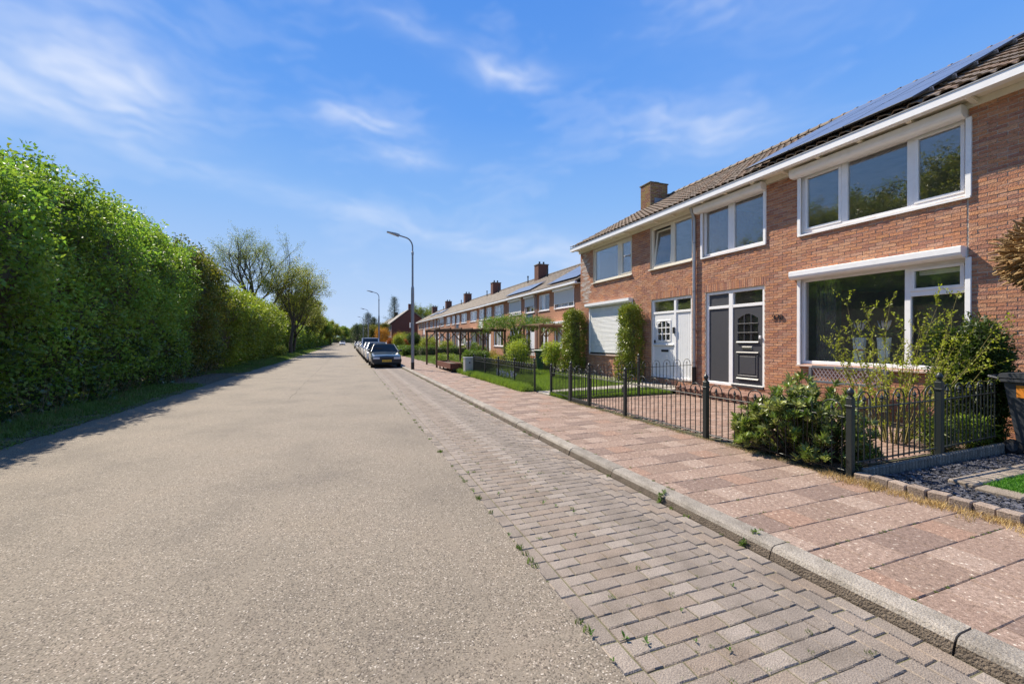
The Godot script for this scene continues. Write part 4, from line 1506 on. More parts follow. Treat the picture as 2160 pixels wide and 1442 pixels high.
	for k in 36:
		var o := part(sh, "slat", slm, tint("alu", Color(0.80, 0.80, 0.79) * (1.0 + 0.03 * sin(k * 2.3))))
		o.position = Vector3(XW - 0.02 + rnd(-0.001, 0.001), 1.13 + k * 0.0502, 0)
	box_part(sh, "bottom_rail", Vector3(XW - 0.035, 1.055, -15.36), Vector3(XW - 0.005, 1.102, -12.63), M.iron)
	box_part(sh, "sill", Vector3(XW - 0.06, 0.99, -15.42), Vector3(XW + 0.1, 1.04, -12.55), M.sill_stone)
	# white boarded front door with a fixed boarded side panel
	var dw := node(k2, "front_door")
	part(dw, "frame", frame_bars(fx, -11.578, -9.792, 0.385, 2.915, 0.07, 0.09), wm)
	box_part(dw, "mullion", Vector3(fx + 0.002, 0.457, -10.56), Vector3(fx + 0.088, 2.843, -10.47), wm)
	for q in [[-11.506, -10.562], [-10.468, -9.864]]:
		box_part(dw, "transom", Vector3(fx + 0.003, 2.44, q[0]), Vector3(fx + 0.087, 2.51, q[1]), wm)
		panes(dw, fx + 0.035, q[0], q[1], 2.512, 2.843)
	var dm: Material = M.door_white
	for k in 10:
		var za := lerpf(-11.505, -10.563, k / 10.0)
		box_part(dw, "door_board", Vector3(fx + 0.03, 0.458, za + 0.002), Vector3(fx + 0.06, 1.42, za + 0.092), dm, 0.004)
	for k in 7:
		var za := lerpf(-10.467, -9.865, k / 7.0)
		box_part(dw, "panel_board", Vector3(fx + 0.03, 0.458, za + 0.0015), Vector3(fx + 0.055, 2.438, za + 0.0845), dm, 0.005)
	box_part(dw, "panel_backing", Vector3(fx + 0.057, 0.458, -10.467), Vector3(fx + 0.07, 2.438, -9.865), dm, 0.0)
	# upper leaf with nine small panes
	var uz0 := -11.505
	var uz1 := -10.563
	box_part(dw, "upper_leaf", Vector3(fx + 0.022, 1.47, uz0), Vector3(fx + 0.062, 1.56, uz1), dm)
	box_part(dw, "upper_leaf", Vector3(fx + 0.022, 2.22, uz0), Vector3(fx + 0.062, 2.438, uz1), dm)
	box_part(dw, "upper_leaf", Vector3(fx + 0.022, 1.56, uz0), Vector3(fx + 0.062, 2.22, uz0 + 0.17), dm)
	box_part(dw, "upper_leaf", Vector3(fx + 0.022, 1.56, uz1 - 0.17), Vector3(fx + 0.062, 2.22, uz1), dm)
	part(dw, "glazing_frame", frame_bars(fx + 0.004, uz0 + 0.15, uz1 - 0.15, 1.55, 2.235, 0.04, 0.03), wm)
	for s in [-1, 1]:
		var cz := uz0 + 0.19 if s < 0 else uz1 - 0.19
		var cp := MB.new()
		cp.xf = Transform3D(Basis(Vector3(0, 0, 1), Vector3(0, 1, 0), Vector3(-1, 0, 0)), Vector3(fx + 0.034, 0, 0))
		cp.prism(PackedVector2Array([Vector2(cz, 2.195), Vector2(cz, 2.10), Vector2(cz - s * 0.04, 2.13), Vector2(cz - s * 0.09, 2.14), Vector2(cz - s * 0.12, 2.195)]), 0, 0.026)
		part(dw, "arch_corner", cp.mesh(), wm)
	panes(dw, fx + 0.036, uz0 + 0.17, uz1 - 0.17, 1.57, 2.22)
	for k in 2:
		var zz := lerpf(uz0 + 0.19, uz1 - 0.19, (k + 1) / 3.0)
		box_part(dw, "glazing_bar", Vector3(fx + 0.012, 1.59, zz - 0.014), Vector3(fx + 0.034, 2.195, zz + 0.014), wm, 0.003)
		var yy := 1.59 + (k + 1) * 0.2
		box_part(dw, "glazing_bar", Vector3(fx + 0.014, yy - 0.014, uz0 + 0.19), Vector3(fx + 0.033, yy + 0.014, uz1 - 0.19), wm, 0.003)
	box_part(dw, "weather_ledge", Vector3(fx - 0.02, 1.425, uz0), Vector3(fx + 0.06, 1.468, uz1), wm, 0.008)
	box_part(dw, "letter_slot", Vector3(fx + 0.02, 1.22, -11.16), Vector3(fx + 0.034, 1.29, -10.83), M.black)
	box_part(dw, "handle", Vector3(fx - 0.02, 1.5, uz0 + 0.05), Vector3(fx + 0.021, 1.6, uz0 + 0.08), M.black)
	box_part(dw, "door_lamp", Vector3(fx - 0.04, 1.8, -10.59), Vector3(fx + 0.001, 2.0, -10.51), M.black, 0.01)
	box_part(dw, "threshold", Vector3(fx - 0.05, 0.36, -11.56), Vector3(fx + 0.03, 0.384, -9.8), M.anthracite)
	# chimney at the far gable
	var ch := node(k2, "chimney")
	box_part(ch, "chimney_core", Vector3(12.54, 6.6, -16.19), Vector3(13.49, 8.6, -15.52), M.mortar, 0.0)
	xs = []
	var olive := [Color(0.27, 0.14, 0.06), Color(0.30, 0.17, 0.05), Color(0.24, 0.11, 0.06), Color(0.28, 0.19, 0.06), Color(0.22, 0.10, 0.06)]
	brick_rows(12.54, -16.19, -15.52, 6.6, 8.6, [], xs)
	var side := []
	brick_rows(0.0, 12.54, 13.49, 6.6, 8.6, [], side)
	for t in side:
		# turned to face the street's near end
		xs.append(Transform3D(Basis(Vector3.UP, PI / 2), Vector3(0, 0, -15.52)) * t)
	pieces(ch, "chimney_brick", "chimney_brickwork", bm, "brick", olive, xs, 200)
	for k in 4:
		box_part(ch, "cap_tile", Vector3(12.5 + k * 0.255, 8.60, -16.24), Vector3(12.745 + k * 0.255, 8.64 + rnd(0, 0.02), -15.47), tint("tile", Color(0.12, 0.1, 0.07)), 0.006)
	box_part(ch, "lead_flashing", Vector3(12.75, 7.3, -15.515), Vector3(13.2, 7.95, -15.5), M.galv, 0.0)
	var fd := Vector3(13.65 - 8.98, 8.1 - 5.55, 0).normalized()
	# downpipe between the houses
	var dp := MB.new()
	dp.tube([Vector3(9.2, 5.4, -9.63), Vector3(9.22, 5.3, -9.63), Vector3(9.32, 5.12, -9.63), Vector3(9.33, 5.0, -9.63), Vector3(9.33, 0.8, -9.63)], [0.042, 0.042, 0.042, 0.042, 0.042], 12)
	part(k2, "downpipe", dp.mesh(), M.zinc)
	for y in [4.4, 3.0, 1.9, 0.95]:
		var e := MB.new()
		e.xf = Transform3D(Basis.IDENTITY, Vector3(9.33, y, -9.63))
		e.lathe([Vector2(0.043, -0.015), Vector2(0.05, -0.015), Vector2(0.05, 0.015), Vector2(0.043, 0.015)], 12)
		e.span(Vector3(0.04, -0.008, -0.006), Vector3(0.075, 0.008, 0.006))
		part(k2, "pipe_bracket", e.mesh(), M.galv)
	dp = MB.new()
	dp.tube([Vector3(9.33, 0.82, -9.63), Vector3(9.33, 0.05, -9.63)], [0.056, 0.056], 12)
	part(k2, "pipe_shoe", dp.mesh(), M.black)
	# things behind the big window
	for q in [[-5.6, "pale blue tapered vase of white-tipped plant leaves with a russet band"], [-5.17, "plain pale blue tapered vase with plant beside the russet banded one"]]:
		var v := thing("window_vase", q[1], "vase", Vector3(XW + 0.36, 1.12, q[0]), 0.3, "vases behind the big window")
		var vb := MB.new()
		for k in 4:
			var a0 := TAU * k / 4 + PI / 4
			var a1 := TAU * (k + 1) / 4 + PI / 4
			var b0 := Vector3(cos(a0), 0, sin(a0))
			var b1 := Vector3(cos(a1), 0, sin(a1))
			vb.quad(b0 * 0.09, b1 * 0.09, b1 * 0.135 + Vector3(0, 0.52, 0), b0 * 0.135 + Vector3(0, 0.52, 0), (b0 + b1).normalized())
			vb.quad(b0 * 0.135 + Vector3(0, 0.52, 0), b1 * 0.135 + Vector3(0, 0.52, 0), b1 * 0.115 + Vector3(0, 0.5, 0), b0 * 0.115 + Vector3(0, 0.5, 0), Vector3.UP)
		vb.quad(Vector3(-0.08, 0.5, -0.08), Vector3(0.08, 0.5, -0.08), Vector3(0.08, 0.5, 0.08), Vector3(-0.08, 0.5, 0.08), Vector3.UP)
		part(v, "pot", vb.mesh(), M.vase)
		if q[0] < -5.4:
			var bb := MB.new()
			for k in 4:
				var a0 := TAU * k / 4 + PI / 4
				var a1 := TAU * (k + 1) / 4 + PI / 4
				var b0 := Vector3(cos(a0), 0, sin(a0))
				var b1 := Vector3(cos(a1), 0, sin(a1))
				bb.quad(b0 * 0.1135 + Vector3(0, 0.25, 0), b1 * 0.1135 + Vector3(0, 0.25, 0), b1 * 0.1165 + Vector3(0, 0.285, 0), b0 * 0.1165 + Vector3(0, 0.285, 0), (b0 + b1).normalized())
			part(v, "band", bb.mesh(), M.russet)
		part(v, "leaves", rosette(91, 26, 0.3, 0.03), M.leaf_plain).position = Vector3(0, 0.5, 0)
		var fb := MB.new()
		R.seed = 93
		for k in 9:
			var a := rnd(0, TAU)
			var dd := Vector3(cos(a) * 0.4, 1.0, sin(a) * 0.4).normalized()
			fb.tube([Vector3(0, 0.52, 0) + dd * 0.16, Vector3(0, 0.52, 0) + dd * 0.26, Vector3(0, 0.52, 0) + dd * 0.36], [0.006, 0.014, 0.002], 5)
		part(v, "flower", fb.mesh(), M.white_card)
	var kc := thing("kitchen_cabinet", "pale kitchen cabinet with dark worktop inside the big window", "cabinet", Vector3(12.6, 0.36, -6.6))
	box_part(kc, "carcass", Vector3(0, 0, -1.4), Vector3(0.75, 0.9, 1.6), M.plaster)
	box_part(kc, "worktop", Vector3(-0.04, 0.9, -1.42), Vector3(0.75, 0.95, 1.62), M.black)
	for k in 4:
		box_part(kc, "drawer_front", Vector3(-0.02, 0.08, -1.38 + k * 0.74), Vector3(-0.001, 0.86, -0.68 + k * 0.74), M.plaster)
		box_part(kc, "grip", Vector3(-0.045, 0.76, -1.2 + k * 0.74), Vector3(-0.021, 0.78, -0.86 + k * 0.74), M.black)
	var wu := thing("wall_cupboard", "orange wooden wall cupboard above the worktop inside", "cupboard", Vector3(13.0, 1.75, -6.6))
	box_part(wu, "carcass", Vector3(0.02, 0, -0.6), Vector3(0.39, 0.7, 0.6), M.pine)
	for k in 2:
		box_part(wu, "cupboard_door", Vector3(0, 0.01, -0.59 + k * 0.6), Vector3(0.018, 0.69, -0.01 + k * 0.6), M.pine)
	var cu := thing("window_curtain", "dark grey curtain hanging at the edge of the big window", "curtain", Vector3(XW + 0.42, 0.45, -6.5))
	var cb := MB.new()
	for k in 14:
		var a := Vector3(0.03 * sin(k * 1.6), 0, k * 0.03)
		var b := Vector3(0.03 * sin((k + 1) * 1.6), 0, (k + 1) * 0.03)
		cb.quad(a, b, b + Vector3(0, 2.5, 0), a + Vector3(0, 2.5, 0))
	part(cu, "cloth", cb.mesh(), M.curtain)
	box_part(cu, "curtain_rail", Vector3(-0.04, 2.5, -0.02), Vector3(0.04, 2.53, 0.6), M.white_card)


# ---------- fences ----------
func post(t: Node, at: Vector3, h: float, w := 0.06) -> void:
	var mb := MB.new()
	mb.xf.origin = at
	mb.box(Vector3(0, h / 2 - 0.05, 0), Vector3(w, h + 0.1, w), 0.004)
	mb.box(Vector3(0, h - 0.09, 0), Vector3(w + 0.016, 0.02, w + 0.016), 0.003)
	var p := part(t, "post", mb.mesh(), M.iron)
	mb = MB.new()
	mb.xf.origin = at + Vector3(0, h, 0)
	mb.lathe([Vector2(0.03, 0), Vector2(0.034, 0.012), Vector2(0.018, 0.022), Vector2(0.03, 0.04), Vector2(0.036, 0.062), Vector2(0.03, 0.085), Vector2(0.012, 0.108), Vector2(0.0, 0.118)], 10)
	part(p, "finial", mb.mesh(), M.iron)


func railing(t: Node, a: Vector3, b: Vector3, count: int, lo := 0.06, mid := 0.64, top := 0.82) -> void:
	# hooped bars in threes with a spear in each hoop, on two rails; heights above the line from a to b
	var d := b - a
	var l := d.length()
	var f := d.normalized()
	var bs := Basis(f, Vector3.UP, f.cross(Vector3.UP))
	for y in [lo, mid]:
		var mb := MB.new()
		mb.xf = Transform3D(bs, a)
		mb.span(Vector3(0.02, y - 0.006, -0.014), Vector3(l - 0.02, y + 0.006, 0.014), 0.002)
		part(t, "rail", mb.mesh(), M.iron)
	var per := l / count
	var r_ := per / 3.0
	var pts := [Vector3(-r_, lo - 0.03, 0), Vector3(-r_, top - r_, 0)]
	for k in range(1, 6):
		var an := PI - PI * k / 6.0
		pts.append(Vector3(cos(an) * r_, top - r_ + sin(an) * r_, 0))
	pts.append_array([Vector3(r_, top - r_, 0), Vector3(r_, lo - 0.03, 0)])
	var rd := []
	for p in pts:
		rd.append(0.0075)
	var mb := MB.new()
	mb.tube(pts, rd, 5)
	var hoop := mb.mesh()
	mb = MB.new()
	mb.tube([Vector3(0, lo - 0.03, 0), Vector3(0, top - r_ - 0.03, 0)], [0.0075, 0.0075], 5)
	mb.xf.origin = Vector3(0, top - r_ - 0.03, 0)
	mb.lathe([Vector2(0.008, 0), Vector2(0.016, 0.012), Vector2(0.008, 0.02), Vector2(0.02, 0.045), Vector2(0.009, 0.075), Vector2(0, 0.1)], 6)
	var spear := mb.mesh()
	for k in count:
		for q in [["hoop", hoop], ["spear", spear]]:
			var o := part(t, q[0], q[1], M.iron)
			o.transform = Transform3D(bs, a + f * (k + 0.5) * per)


func fences() -> void:
	var y := GY + 0.01
	var t := thing("garden_fence", "dark iron hooped fence behind which the glossy bush grows", "fence", Vector3.ZERO, 0.0, "hooped garden fences")
	railing(t, Vector3(XF, y, -3.03), Vector3(XF, y, -4.97), 6)
	post(t, Vector3(XF, y, -3.0), 0.86)
	t = thing("garden_gate", "wide iron driveway gate of six hoops between two ball-topped posts", "gate", Vector3.ZERO, 0.0, "iron gates")
	railing(t, Vector3(XF, y, -5.05), Vector3(XF, y, -6.99), 6)
	post(t, Vector3(XF, y, -5.0), 0.86, 0.07)
	post(t, Vector3(XF, y, -7.03), 0.84)
	t = thing("garden_gate", "narrower iron gate leaf with latch box next to the wide driveway gate", "gate", Vector3.ZERO, 0.0, "iron gates")
	railing(t, Vector3(XF, y, -7.09), Vector3(XF, y, -8.33), 4, 0.09)
	box_part(t, "latch_box", Vector3(XF - 0.02, 0.55, -7.12), Vector3(XF + 0.02, 0.67, -7.065), M.iron)
	box_part(t, "gate_stile", Vector3(XF - 0.015, 0.12, -8.33), Vector3(XF + 0.015, 0.74, -8.30), M.iron)
	post(t, Vector3(XF, y, -8.38), 0.86)
	t = thing("garden_fence", "short iron fence piece with kick board between gate and lawn corner", "fence", Vector3.ZERO, 0.0, "hooped garden fences")
	railing(t, Vector3(XF, y, -8.41), Vector3(XF, y, -9.2), 3, 0.09)
	box_part(t, "kick_board", Vector3(XF - 0.012, 0.09, -9.2), Vector3(XF + 0.012, 0.18, -8.42), M.iron)
	post(t, Vector3(XF, y, -9.23), 0.86)
	t = thing("garden_gate", "small low iron gate before the lawn of the white-doored house", "gate", Vector3.ZERO, 0.0, "iron gates")
	railing(t, Vector3(XF + 0.03, y, -9.36), Vector3(XF + 0.12, y, -10.52), 4, 0.08, 0.6, 0.76)
	post(t, Vector3(XF + 0.02, y, -9.31), 0.74)
	post(t, Vector3(XF + 0.13, y, -10.57), 0.74)
	t = thing("garden_fence", "iron hooped fence dividing the two front gardens up to the downpipe", "fence", Vector3.ZERO, 0.0, "hooped garden fences")
	railing(t, Vector3(5.3, 0.11, -9.53), Vector3(7.3, 0.2, -9.57), 6)
	railing(t, Vector3(7.4, 0.2, -9.57), Vector3(9.22, 0.24, -9.6), 5)
	post(t, Vector3(7.35, 0.19, -9.57), 0.92)
	t = thing("garden_fence", "iron hooped fence on a palisade edging running from street to bin", "fence", Vector3.ZERO, 0.0, "hooped garden fences")
	railing(t, Vector3(5.12, 0.2, -2.98), Vector3(6.67, 0.22, -2.98), 5)
	railing(t, Vector3(6.75, 0.22, -2.98), Vector3(8.08, 0.25, -3.0), 5)
	post(t, Vector3(6.71, 0.1, -2.98), 0.98, 0.07)
	t = thing("railing_fence", "close-barred dark iron railing along the grassy pavement edge", "fence", Vector3.ZERO, 0.0, "hooped garden fences")
	for k in 4:
		var za := -11.4 - k * 1.62
		railing(t, Vector3(XF, y + 0.02, za - 0.03), Vector3(XF, y + 0.02, za - 1.6), 8, 0.05, 0.6, 0.78)
		post(t, Vector3(XF, y, za), 0.8 if k else 0.86, 0.05)
	post(t, Vector3(XF, y, -17.9), 0.8, 0.05)
	# fence between shrubs, farther back
	t = thing("garden_fence", "iron hooped fence half hidden behind the bright shrubs and green bin", "fence", Vector3.ZERO, 0.0, "hooped garden fences")
	railing(t, Vector3(6.0, 0.12, -16.4), Vector3(9.2, 0.16, -16.5), 14, 0.05, 0.7, 0.9)


# ---------- gardens ----------
func leafbox(t: Node, called: String, c: Vector3, s: Vector3, count: int, mesh: Mesh, m: Material, base: Color, s0: float, s1: float, spread := 0.28) -> void:
	# leaf sprays in the outer skin of a clipped, slightly lumpy block
	var pts := []
	noise.frequency = 0.9
	for k in count:
		var p := Vector3(rnd(-1, 1), rnd(-1, 1), rnd(-1, 1))
		var ax := R.randi() % 3
		var sg := 1.0 if R.randf() < 0.5 else -1.0
		if ax == 1 and sg < 0:
			ax = 0
		p[ax] = sg * (1.0 - pow(R.randf(), 2.0) * 0.35)
		var q := Vector3(p.x * s.x, p.y * s.y, p.z * s.z) * 0.5
		var b := noise.get_noise_3dv((c + q) * 1.6) * 0.2
		q += Vector3(p.x, p.y, p.z).normalized() * b
		# soften the upper corners
		if p.y > 0.6:
			q.x *= 1.0 - (p.y - 0.6) * 0.35
			q.z *= 1.0 - (p.y - 0.6) * 0.35
		pts.append(c + q)
	crown(t, called, mesh, m, pts, s0, s1, base, spread, 0.18)


func clipped(called: String, label: String, category: String, c: Vector3, s: Vector3, count: int, base: Color, seed_: int, sc := 1.0, m: Material = null, mesh: Mesh = null, group := "") -> Node3D:
	R.seed = seed_
	var t := thing(called, label, category, Vector3(c.x, 0.08, c.z), 0.0, group)
	var mb := MB.new()
	mb.box(Vector3(0, s.y * 0.5, 0), Vector3(s.x * 0.6, s.y * 0.84, s.z * 0.6), 0.1)
	part(t, "branches", mb.mesh(), M.thicket)
	leafbox(t, "foliage", Vector3(0, s.y / 2, 0), s, count, mesh if mesh else clump(300, 10, 0.1, 0.05, 0.032), m if m else M.leaf, base, 0.8 * sc, 1.25 * sc)
	return t


func lawn(called: String, label: String, x0: float, x1: float, z0: float, z1: float, y: float, count: int, base: Color, h: float, seed_: int) -> void:
	R.seed = seed_
	var xs := []
	var cs := []
	for k in count:
		xs.append(Transform3D(Basis.from_euler(Vector3(0, rnd(0, TAU), 0)).scaled(Vector3(1.1, rnd(0.6, 1.3), 1.1)), Vector3(rnd(x0, x1), y, rnd(z0, z1))))
		cs.append(base * rnd(0.7, 1.3))
	var o := many(self, called, blades(seed_, 22, 0.09, h, 0.008), M.grass, xs, cs, "stuff")
	tag(o, label, "grass")


func gardens() -> void:
	struct("garden_soil", sheet(5.04, 60, 30, -420, 0.075), M.soil)
	# brick driveway
	var dv := Node3D.new()
	dv.name = "driveway"
	dv.set_meta("kind", "structure")
	add_child(dv)
	part(dv, "bedding", sheet(5.15, 8.56, -3.25, -9.4, 0.088), M.joint)
	R.seed = 401
	var xs := []
	var z := -3.32
	var row := 0
	while z > -9.36:
		var x := 5.2 + (0.1 if row % 2 else 0.0)
		while x < 8.5:
			xs.append(Transform3D(Basis.from_euler(Vector3(rnd(-0.014, 0.014), rnd(-0.012, 0.012), rnd(-0.014, 0.014))), Vector3(x + 0.1, 0.103 + rnd(-0.003, 0.003), z)))
			x += 0.209
		z -= 0.1045
		row += 1
	pieces(dv, "driveway_brick", "driveway_brickwork", [slab_mesh(41, 0.204, 0.1, 0.03)], "paver", [Color(0.34, 0.22, 0.165), Color(0.37, 0.25, 0.19), Color(0.31, 0.2, 0.15), Color(0.39, 0.27, 0.21), Color(0.33, 0.23, 0.18)], xs)
	# concrete path to the white door and along the wall
	var pt := Node3D.new()
	pt.name = "garden_path"
	pt.set_meta("kind", "structure")
	add_child(pt)
	var sm := slab_mesh(43, 0.4, 0.4, 0.04, 0.003)
	for i in 16:
		for j in 2:
			var o := part(pt, "path_slab", sm, tint("concrete", Color(0.44, 0.40, 0.35) * [1.0, 0.9, 1.06][(i + j) % 3]))
			o.position = Vector3(8.76 + j * 0.405, 0.2 + rnd(-0.003, 0.003), -9.85 - i * 0.405)
	for i in 8:
		for j in 2:
			var o := part(pt, "path_slab", sm, tint("concrete", Color(0.44, 0.40, 0.35) * [1.0, 0.93, 1.04][(i + j) % 3]))
			o.position = Vector3(5.32 + i * 0.405, 0.105 + i * 0.011, -10.75 - j * 0.405)
	struct("lawn_ground", sheet(5.16, 8.55, -9.6, -10.52, 0.105), M.turf)
	lawn("lawn_grass", "bright lawn with daisies behind the small gates", 5.2, 8.5, -9.7, -10.5, 0.1, 3200, Color(0.21, 0.30, 0.045), 0.09, 411)
	struct("lawn_ground", sheet(5.12, 8.55, -11.4, -40.0, 0.095), M.turf)
	lawn("garden_grass", "long uncut grass around the green bin and shrubs", 5.15, 9.0, -11.4, -19.0, 0.09, 3600, Color(0.23, 0.31, 0.05), 0.17, 413)
	lawn("kerbside_grass", "ragged green grass on the pavement side of the close-barred railing", 4.72, 5.25, -11.45, -19.4, GY, 1500, Color(0.24, 0.32, 0.06), 0.2, 417)
	lawn("plot_grass", "rough grass round the pergola beds", 4.9, 13.5, -20.0, -41.0, 0.09, 2600, Color(0.2, 0.25, 0.06), 0.16, 419)
	# dry grass against the edging and fence
	R.seed = 421
	var gx := []
	var gc := []
	for k in 300:
		var zz := -1.2 - R.randf() * 2.0
		if noise.get_noise_1d(zz * 140.0) < -0.1:
			continue
		gx.append(Transform3D(Basis.from_euler(Vector3(0, rnd(0, TAU), 0)).scaled(Vector3(1, rnd(0.5, 1.1), 1)), Vector3(5.03 - absf(rnd(-0.14, 0.14)) * (1.0 if R.randf() < 0.7 else 1.8), GY, zz)))
		gc.append(Color(0.50, 0.36, 0.15) * rnd(0.7, 1.25))
	for k in 220:
		var zz := -3.2 - R.randf() * 6.0
		gx.append(Transform3D(Basis.from_euler(Vector3(0, rnd(0, TAU), 0)).scaled(Vector3(1, rnd(0.2, 0.6), 1)), Vector3(5.06 - absf(rnd(-0.07, 0.07)), GY, zz)))
		gc.append(Color(0.36, 0.29, 0.13).lerp(Color(0.14, 0.2, 0.04), 0.5 if R.randf() < 0.3 else 0.0) * rnd(0.6, 1.2))
	var dg := many(self, "dry_grass", blades(423, 16, 0.06, 0.075, 0.004), M.straw, gx, gc, "stuff")
	tag(dg, "straw-coloured dead grass along the paving edge and fence foot", "dry grass")
	# slate bed with its edgings, next door
	var ed := thing("stone_edging", "row of upright stone blocks edging the slate bed", "edging")
	R.seed = 431
	for k in 18:
		var o := box_part(ed, "edging_block", Vector3(-0.05, -0.08, -0.072), Vector3(0.05, 0.085, 0.072), tint("concrete", Color(0.33, 0.26, 0.21) * [1.0, 0.85, 1.1, 0.92][k % 4]), 0.008)
		o.position = Vector3(5.1 + rnd(-0.012, 0.012), GY + rnd(-0.008, 0.01), -2.88 + k * 0.155)
		o.rotation = Vector3(rnd(-0.05, 0.05), rnd(-0.08, 0.08), rnd(-0.06, 0.06))
	struct("slate_bed", sheet(5.14, 9.38, -2.9, 3.0, 0.095), M.black_soil)
	xs = []
	var cs := []
	var cm := MB.new()
	cm.prism(PackedVector2Array([Vector2(-0.5, -0.1), Vector2(-0.2, -0.42), Vector2(0.3, -0.35), Vector2(0.5, 0.05), Vector2(0.2, 0.4), Vector2(-0.3, 0.36)]), -0.09, 0.09)
	for k in 15000:
		var p := Vector3(rnd(5.17, 8.6), 0.1 + rnd(0, 0.018), rnd(-2.88, -0.9))
		if p.x > 5.82 and p.z > -2.35 and p.x < 9:
			continue
		xs.append(Transform3D(Basis.from_euler(Vector3(PI / 2 + rnd(-0.5, 0.5), rnd(0, TAU), rnd(-0.5, 0.5))).scaled(Vector3.ONE * rnd(0.018, 0.042)), p))
		cs.append(Color(0.055, 0.056, 0.068) * rnd(0.5, 2.2))
	var sg := many(self, "slate_chips", cm.mesh(), M.slate, xs, cs, "stuff")
	tag(sg, "blue-grey slate chippings in the bed beside the bin", "gravel")
	var st := thing("stone_border", "flat tan stones bordering the artificial grass", "edging")
	for k in 5:
		var o := box_part(st, "border_stone", Vector3(-0.2, -0.05, -0.1), Vector3(0.2, 0.03, 0.1), tint("concrete", Color(0.30, 0.25, 0.20) * [1.0, 1.1, 0.9][k % 3]), 0.012)
		o.position = Vector3(5.98 + k * 0.41, 0.125, -2.4)
	for k in 5:
		var o := box_part(st, "border_stone", Vector3(-0.1, -0.05, -0.16), Vector3(0.1, 0.03, 0.16), tint("concrete", Color(0.30, 0.25, 0.20) * [0.9, 1.05, 1.0][k % 3]), 0.012)
		o.position = Vector3(5.84, 0.115, -2.12 + k * 0.33)
	struct("turf_mat", sheet(5.95, 8.6, -2.3, 0.5, 0.128), M.turf)
	lawn("artificial_grass", "short vivid green artificial grass inside the stone border", 5.96, 8.4, -2.29, -0.7, 0.125, 5200, Color(0.09, 0.25, 0.02), 0.035, 433)
	var pl := thing("palisade_edging", "low row of grey concrete palisade posts under the iron fence", "edging")
	for k in 58:
		var mb := MB.new()
		mb.lathe([Vector2(0.03, -0.1), Vector2(0.03, 0.1 + k * 0.0006), Vector2(0.022, 0.112 + k * 0.0006), Vector2(0.0, 0.114 + k * 0.0006)], 8)
		var o := part(pl, "palisade", mb.mesh(), tint("concrete", Color(0.20, 0.19, 0.17) * [1.0, 0.9, 1.08][k % 3]))
		o.position = Vector3(5.2 + k * 0.06, GY, -2.93)

	# glossy bush through the fence
	R.seed = 441
	var b := thing("glossy_bush", "glossy dark green bush growing through the iron fence", "bush", Vector3(5.45, 0.09, -3.75))
	var mb := MB.new()
	var pts := []
	var cs2 := []
	for k in 240:
		var a := rnd(0, TAU)
		var rr := sqrt(R.randf())
		var e := Vector3(cos(a) * 0.62 * rr, rnd(0.1, 1.02) * (1.0 - 0.3 * rr * rr), sin(a) * 0.84 * rr - 0.08)
		e.y *= 0.8 + 0.25 * sin(e.z * 3.0 + 1.2)
		mb.tube([Vector3(e.x * 0.25, -0.02, e.z * 0.3), Vector3(e.x * 0.7, e.y * 0.5, e.z * 0.7), e], [0.009, 0.006, 0.003], 4, false)
		for j in 4:
			var q := e - Vector3(e.x * 0.3, e.y * 0.5, e.z * 0.3) * (j * 0.16) + rvec() * 0.05
			var up := (Vector3.UP + Vector3(e.x, 0, e.z) * 0.8 + rvec() * 0.4).normalized()
			var sd := up.cross(rvec()).normalized()
			pts.append(Transform3D(Basis(sd, up, sd.cross(up)).scaled(Vector3.ONE * rnd(0.8, 1.25)), q))
			cs2.append(Color(0.145, 0.22, 0.045).lerp(Color(0.34, 0.36, 0.14), 0.85 if R.randf() < 0.4 else R.randf() * 0.35) * rnd(0.6, 1.35))
	part(b, "stem", mb.mesh(), M.bark)
	leaves(b, "foliage", rosette(443, 11, 0.1, 0.028), M.gloss_leaf, pts, cs2)
	R.seed = 445
	var d := thing("twiggy_shrub", "open twiggy shrub with tiny yellow-green buds before the big window", "shrub", Vector3(7.4, 0.09, -3.8))
	mb = MB.new()
	pts = []
	cs2 = []
	for k in 30:
		var a := rnd(0, TAU)
		var lean := rnd(0.1, 0.62)
		var h := rnd(1.3, 2.25) * (1.0 - lean * 0.22)
		var dir := Vector3(cos(a) * lean, 1, sin(a) * lean).normalized()
		var p := Vector3(cos(a) * 0.12, -0.03, sin(a) * 0.12)
		var ring := [p]
		var rd := [0.009]
		for j in 7:
			dir = (dir + rvec() * 0.09 + Vector3(0, 0.03, 0)).normalized()
			p += dir * h / 7.0
			ring.append(p)
			rd.append(0.009 - j * 0.0011)
			if j > 1:
				for s in (1 if j % 2 else 2):
					var td := (dir + rvec() * 0.7).normalized()
					var tl := rnd(0.1, 0.3)
					mb.tube([p, p + td * tl], [0.0035, 0.0015], 3, false)
					for w in 3:
						pts.append(Transform3D(rbasis(rnd(0.6, 1.1)), p + td * tl * (w + 1) / 3.0))
						cs2.append(Color(0.36, 0.40, 0.045) * rnd(0.7, 1.2))
			pts.append(Transform3D(rbasis(rnd(0.6, 1.1)), p))
			cs2.append(Color(0.33, 0.38, 0.045) * rnd(0.7, 1.2))
		mb.tube(ring, rd, 4, false)
	part(d, "twig", mb.mesh(), M.twig)
	leaves(d, "bud", clump(447, 5, 0.02, 0.042, 0.026), M.leaf, pts, cs2)
	# yew
	R.seed = 451
	var yw := thing("yew_bush", "dark upright yew bush between window and wheeled bin", "bush", Vector3(8.55, 0.09, -3.35))
	mb = MB.new()
	pts = []
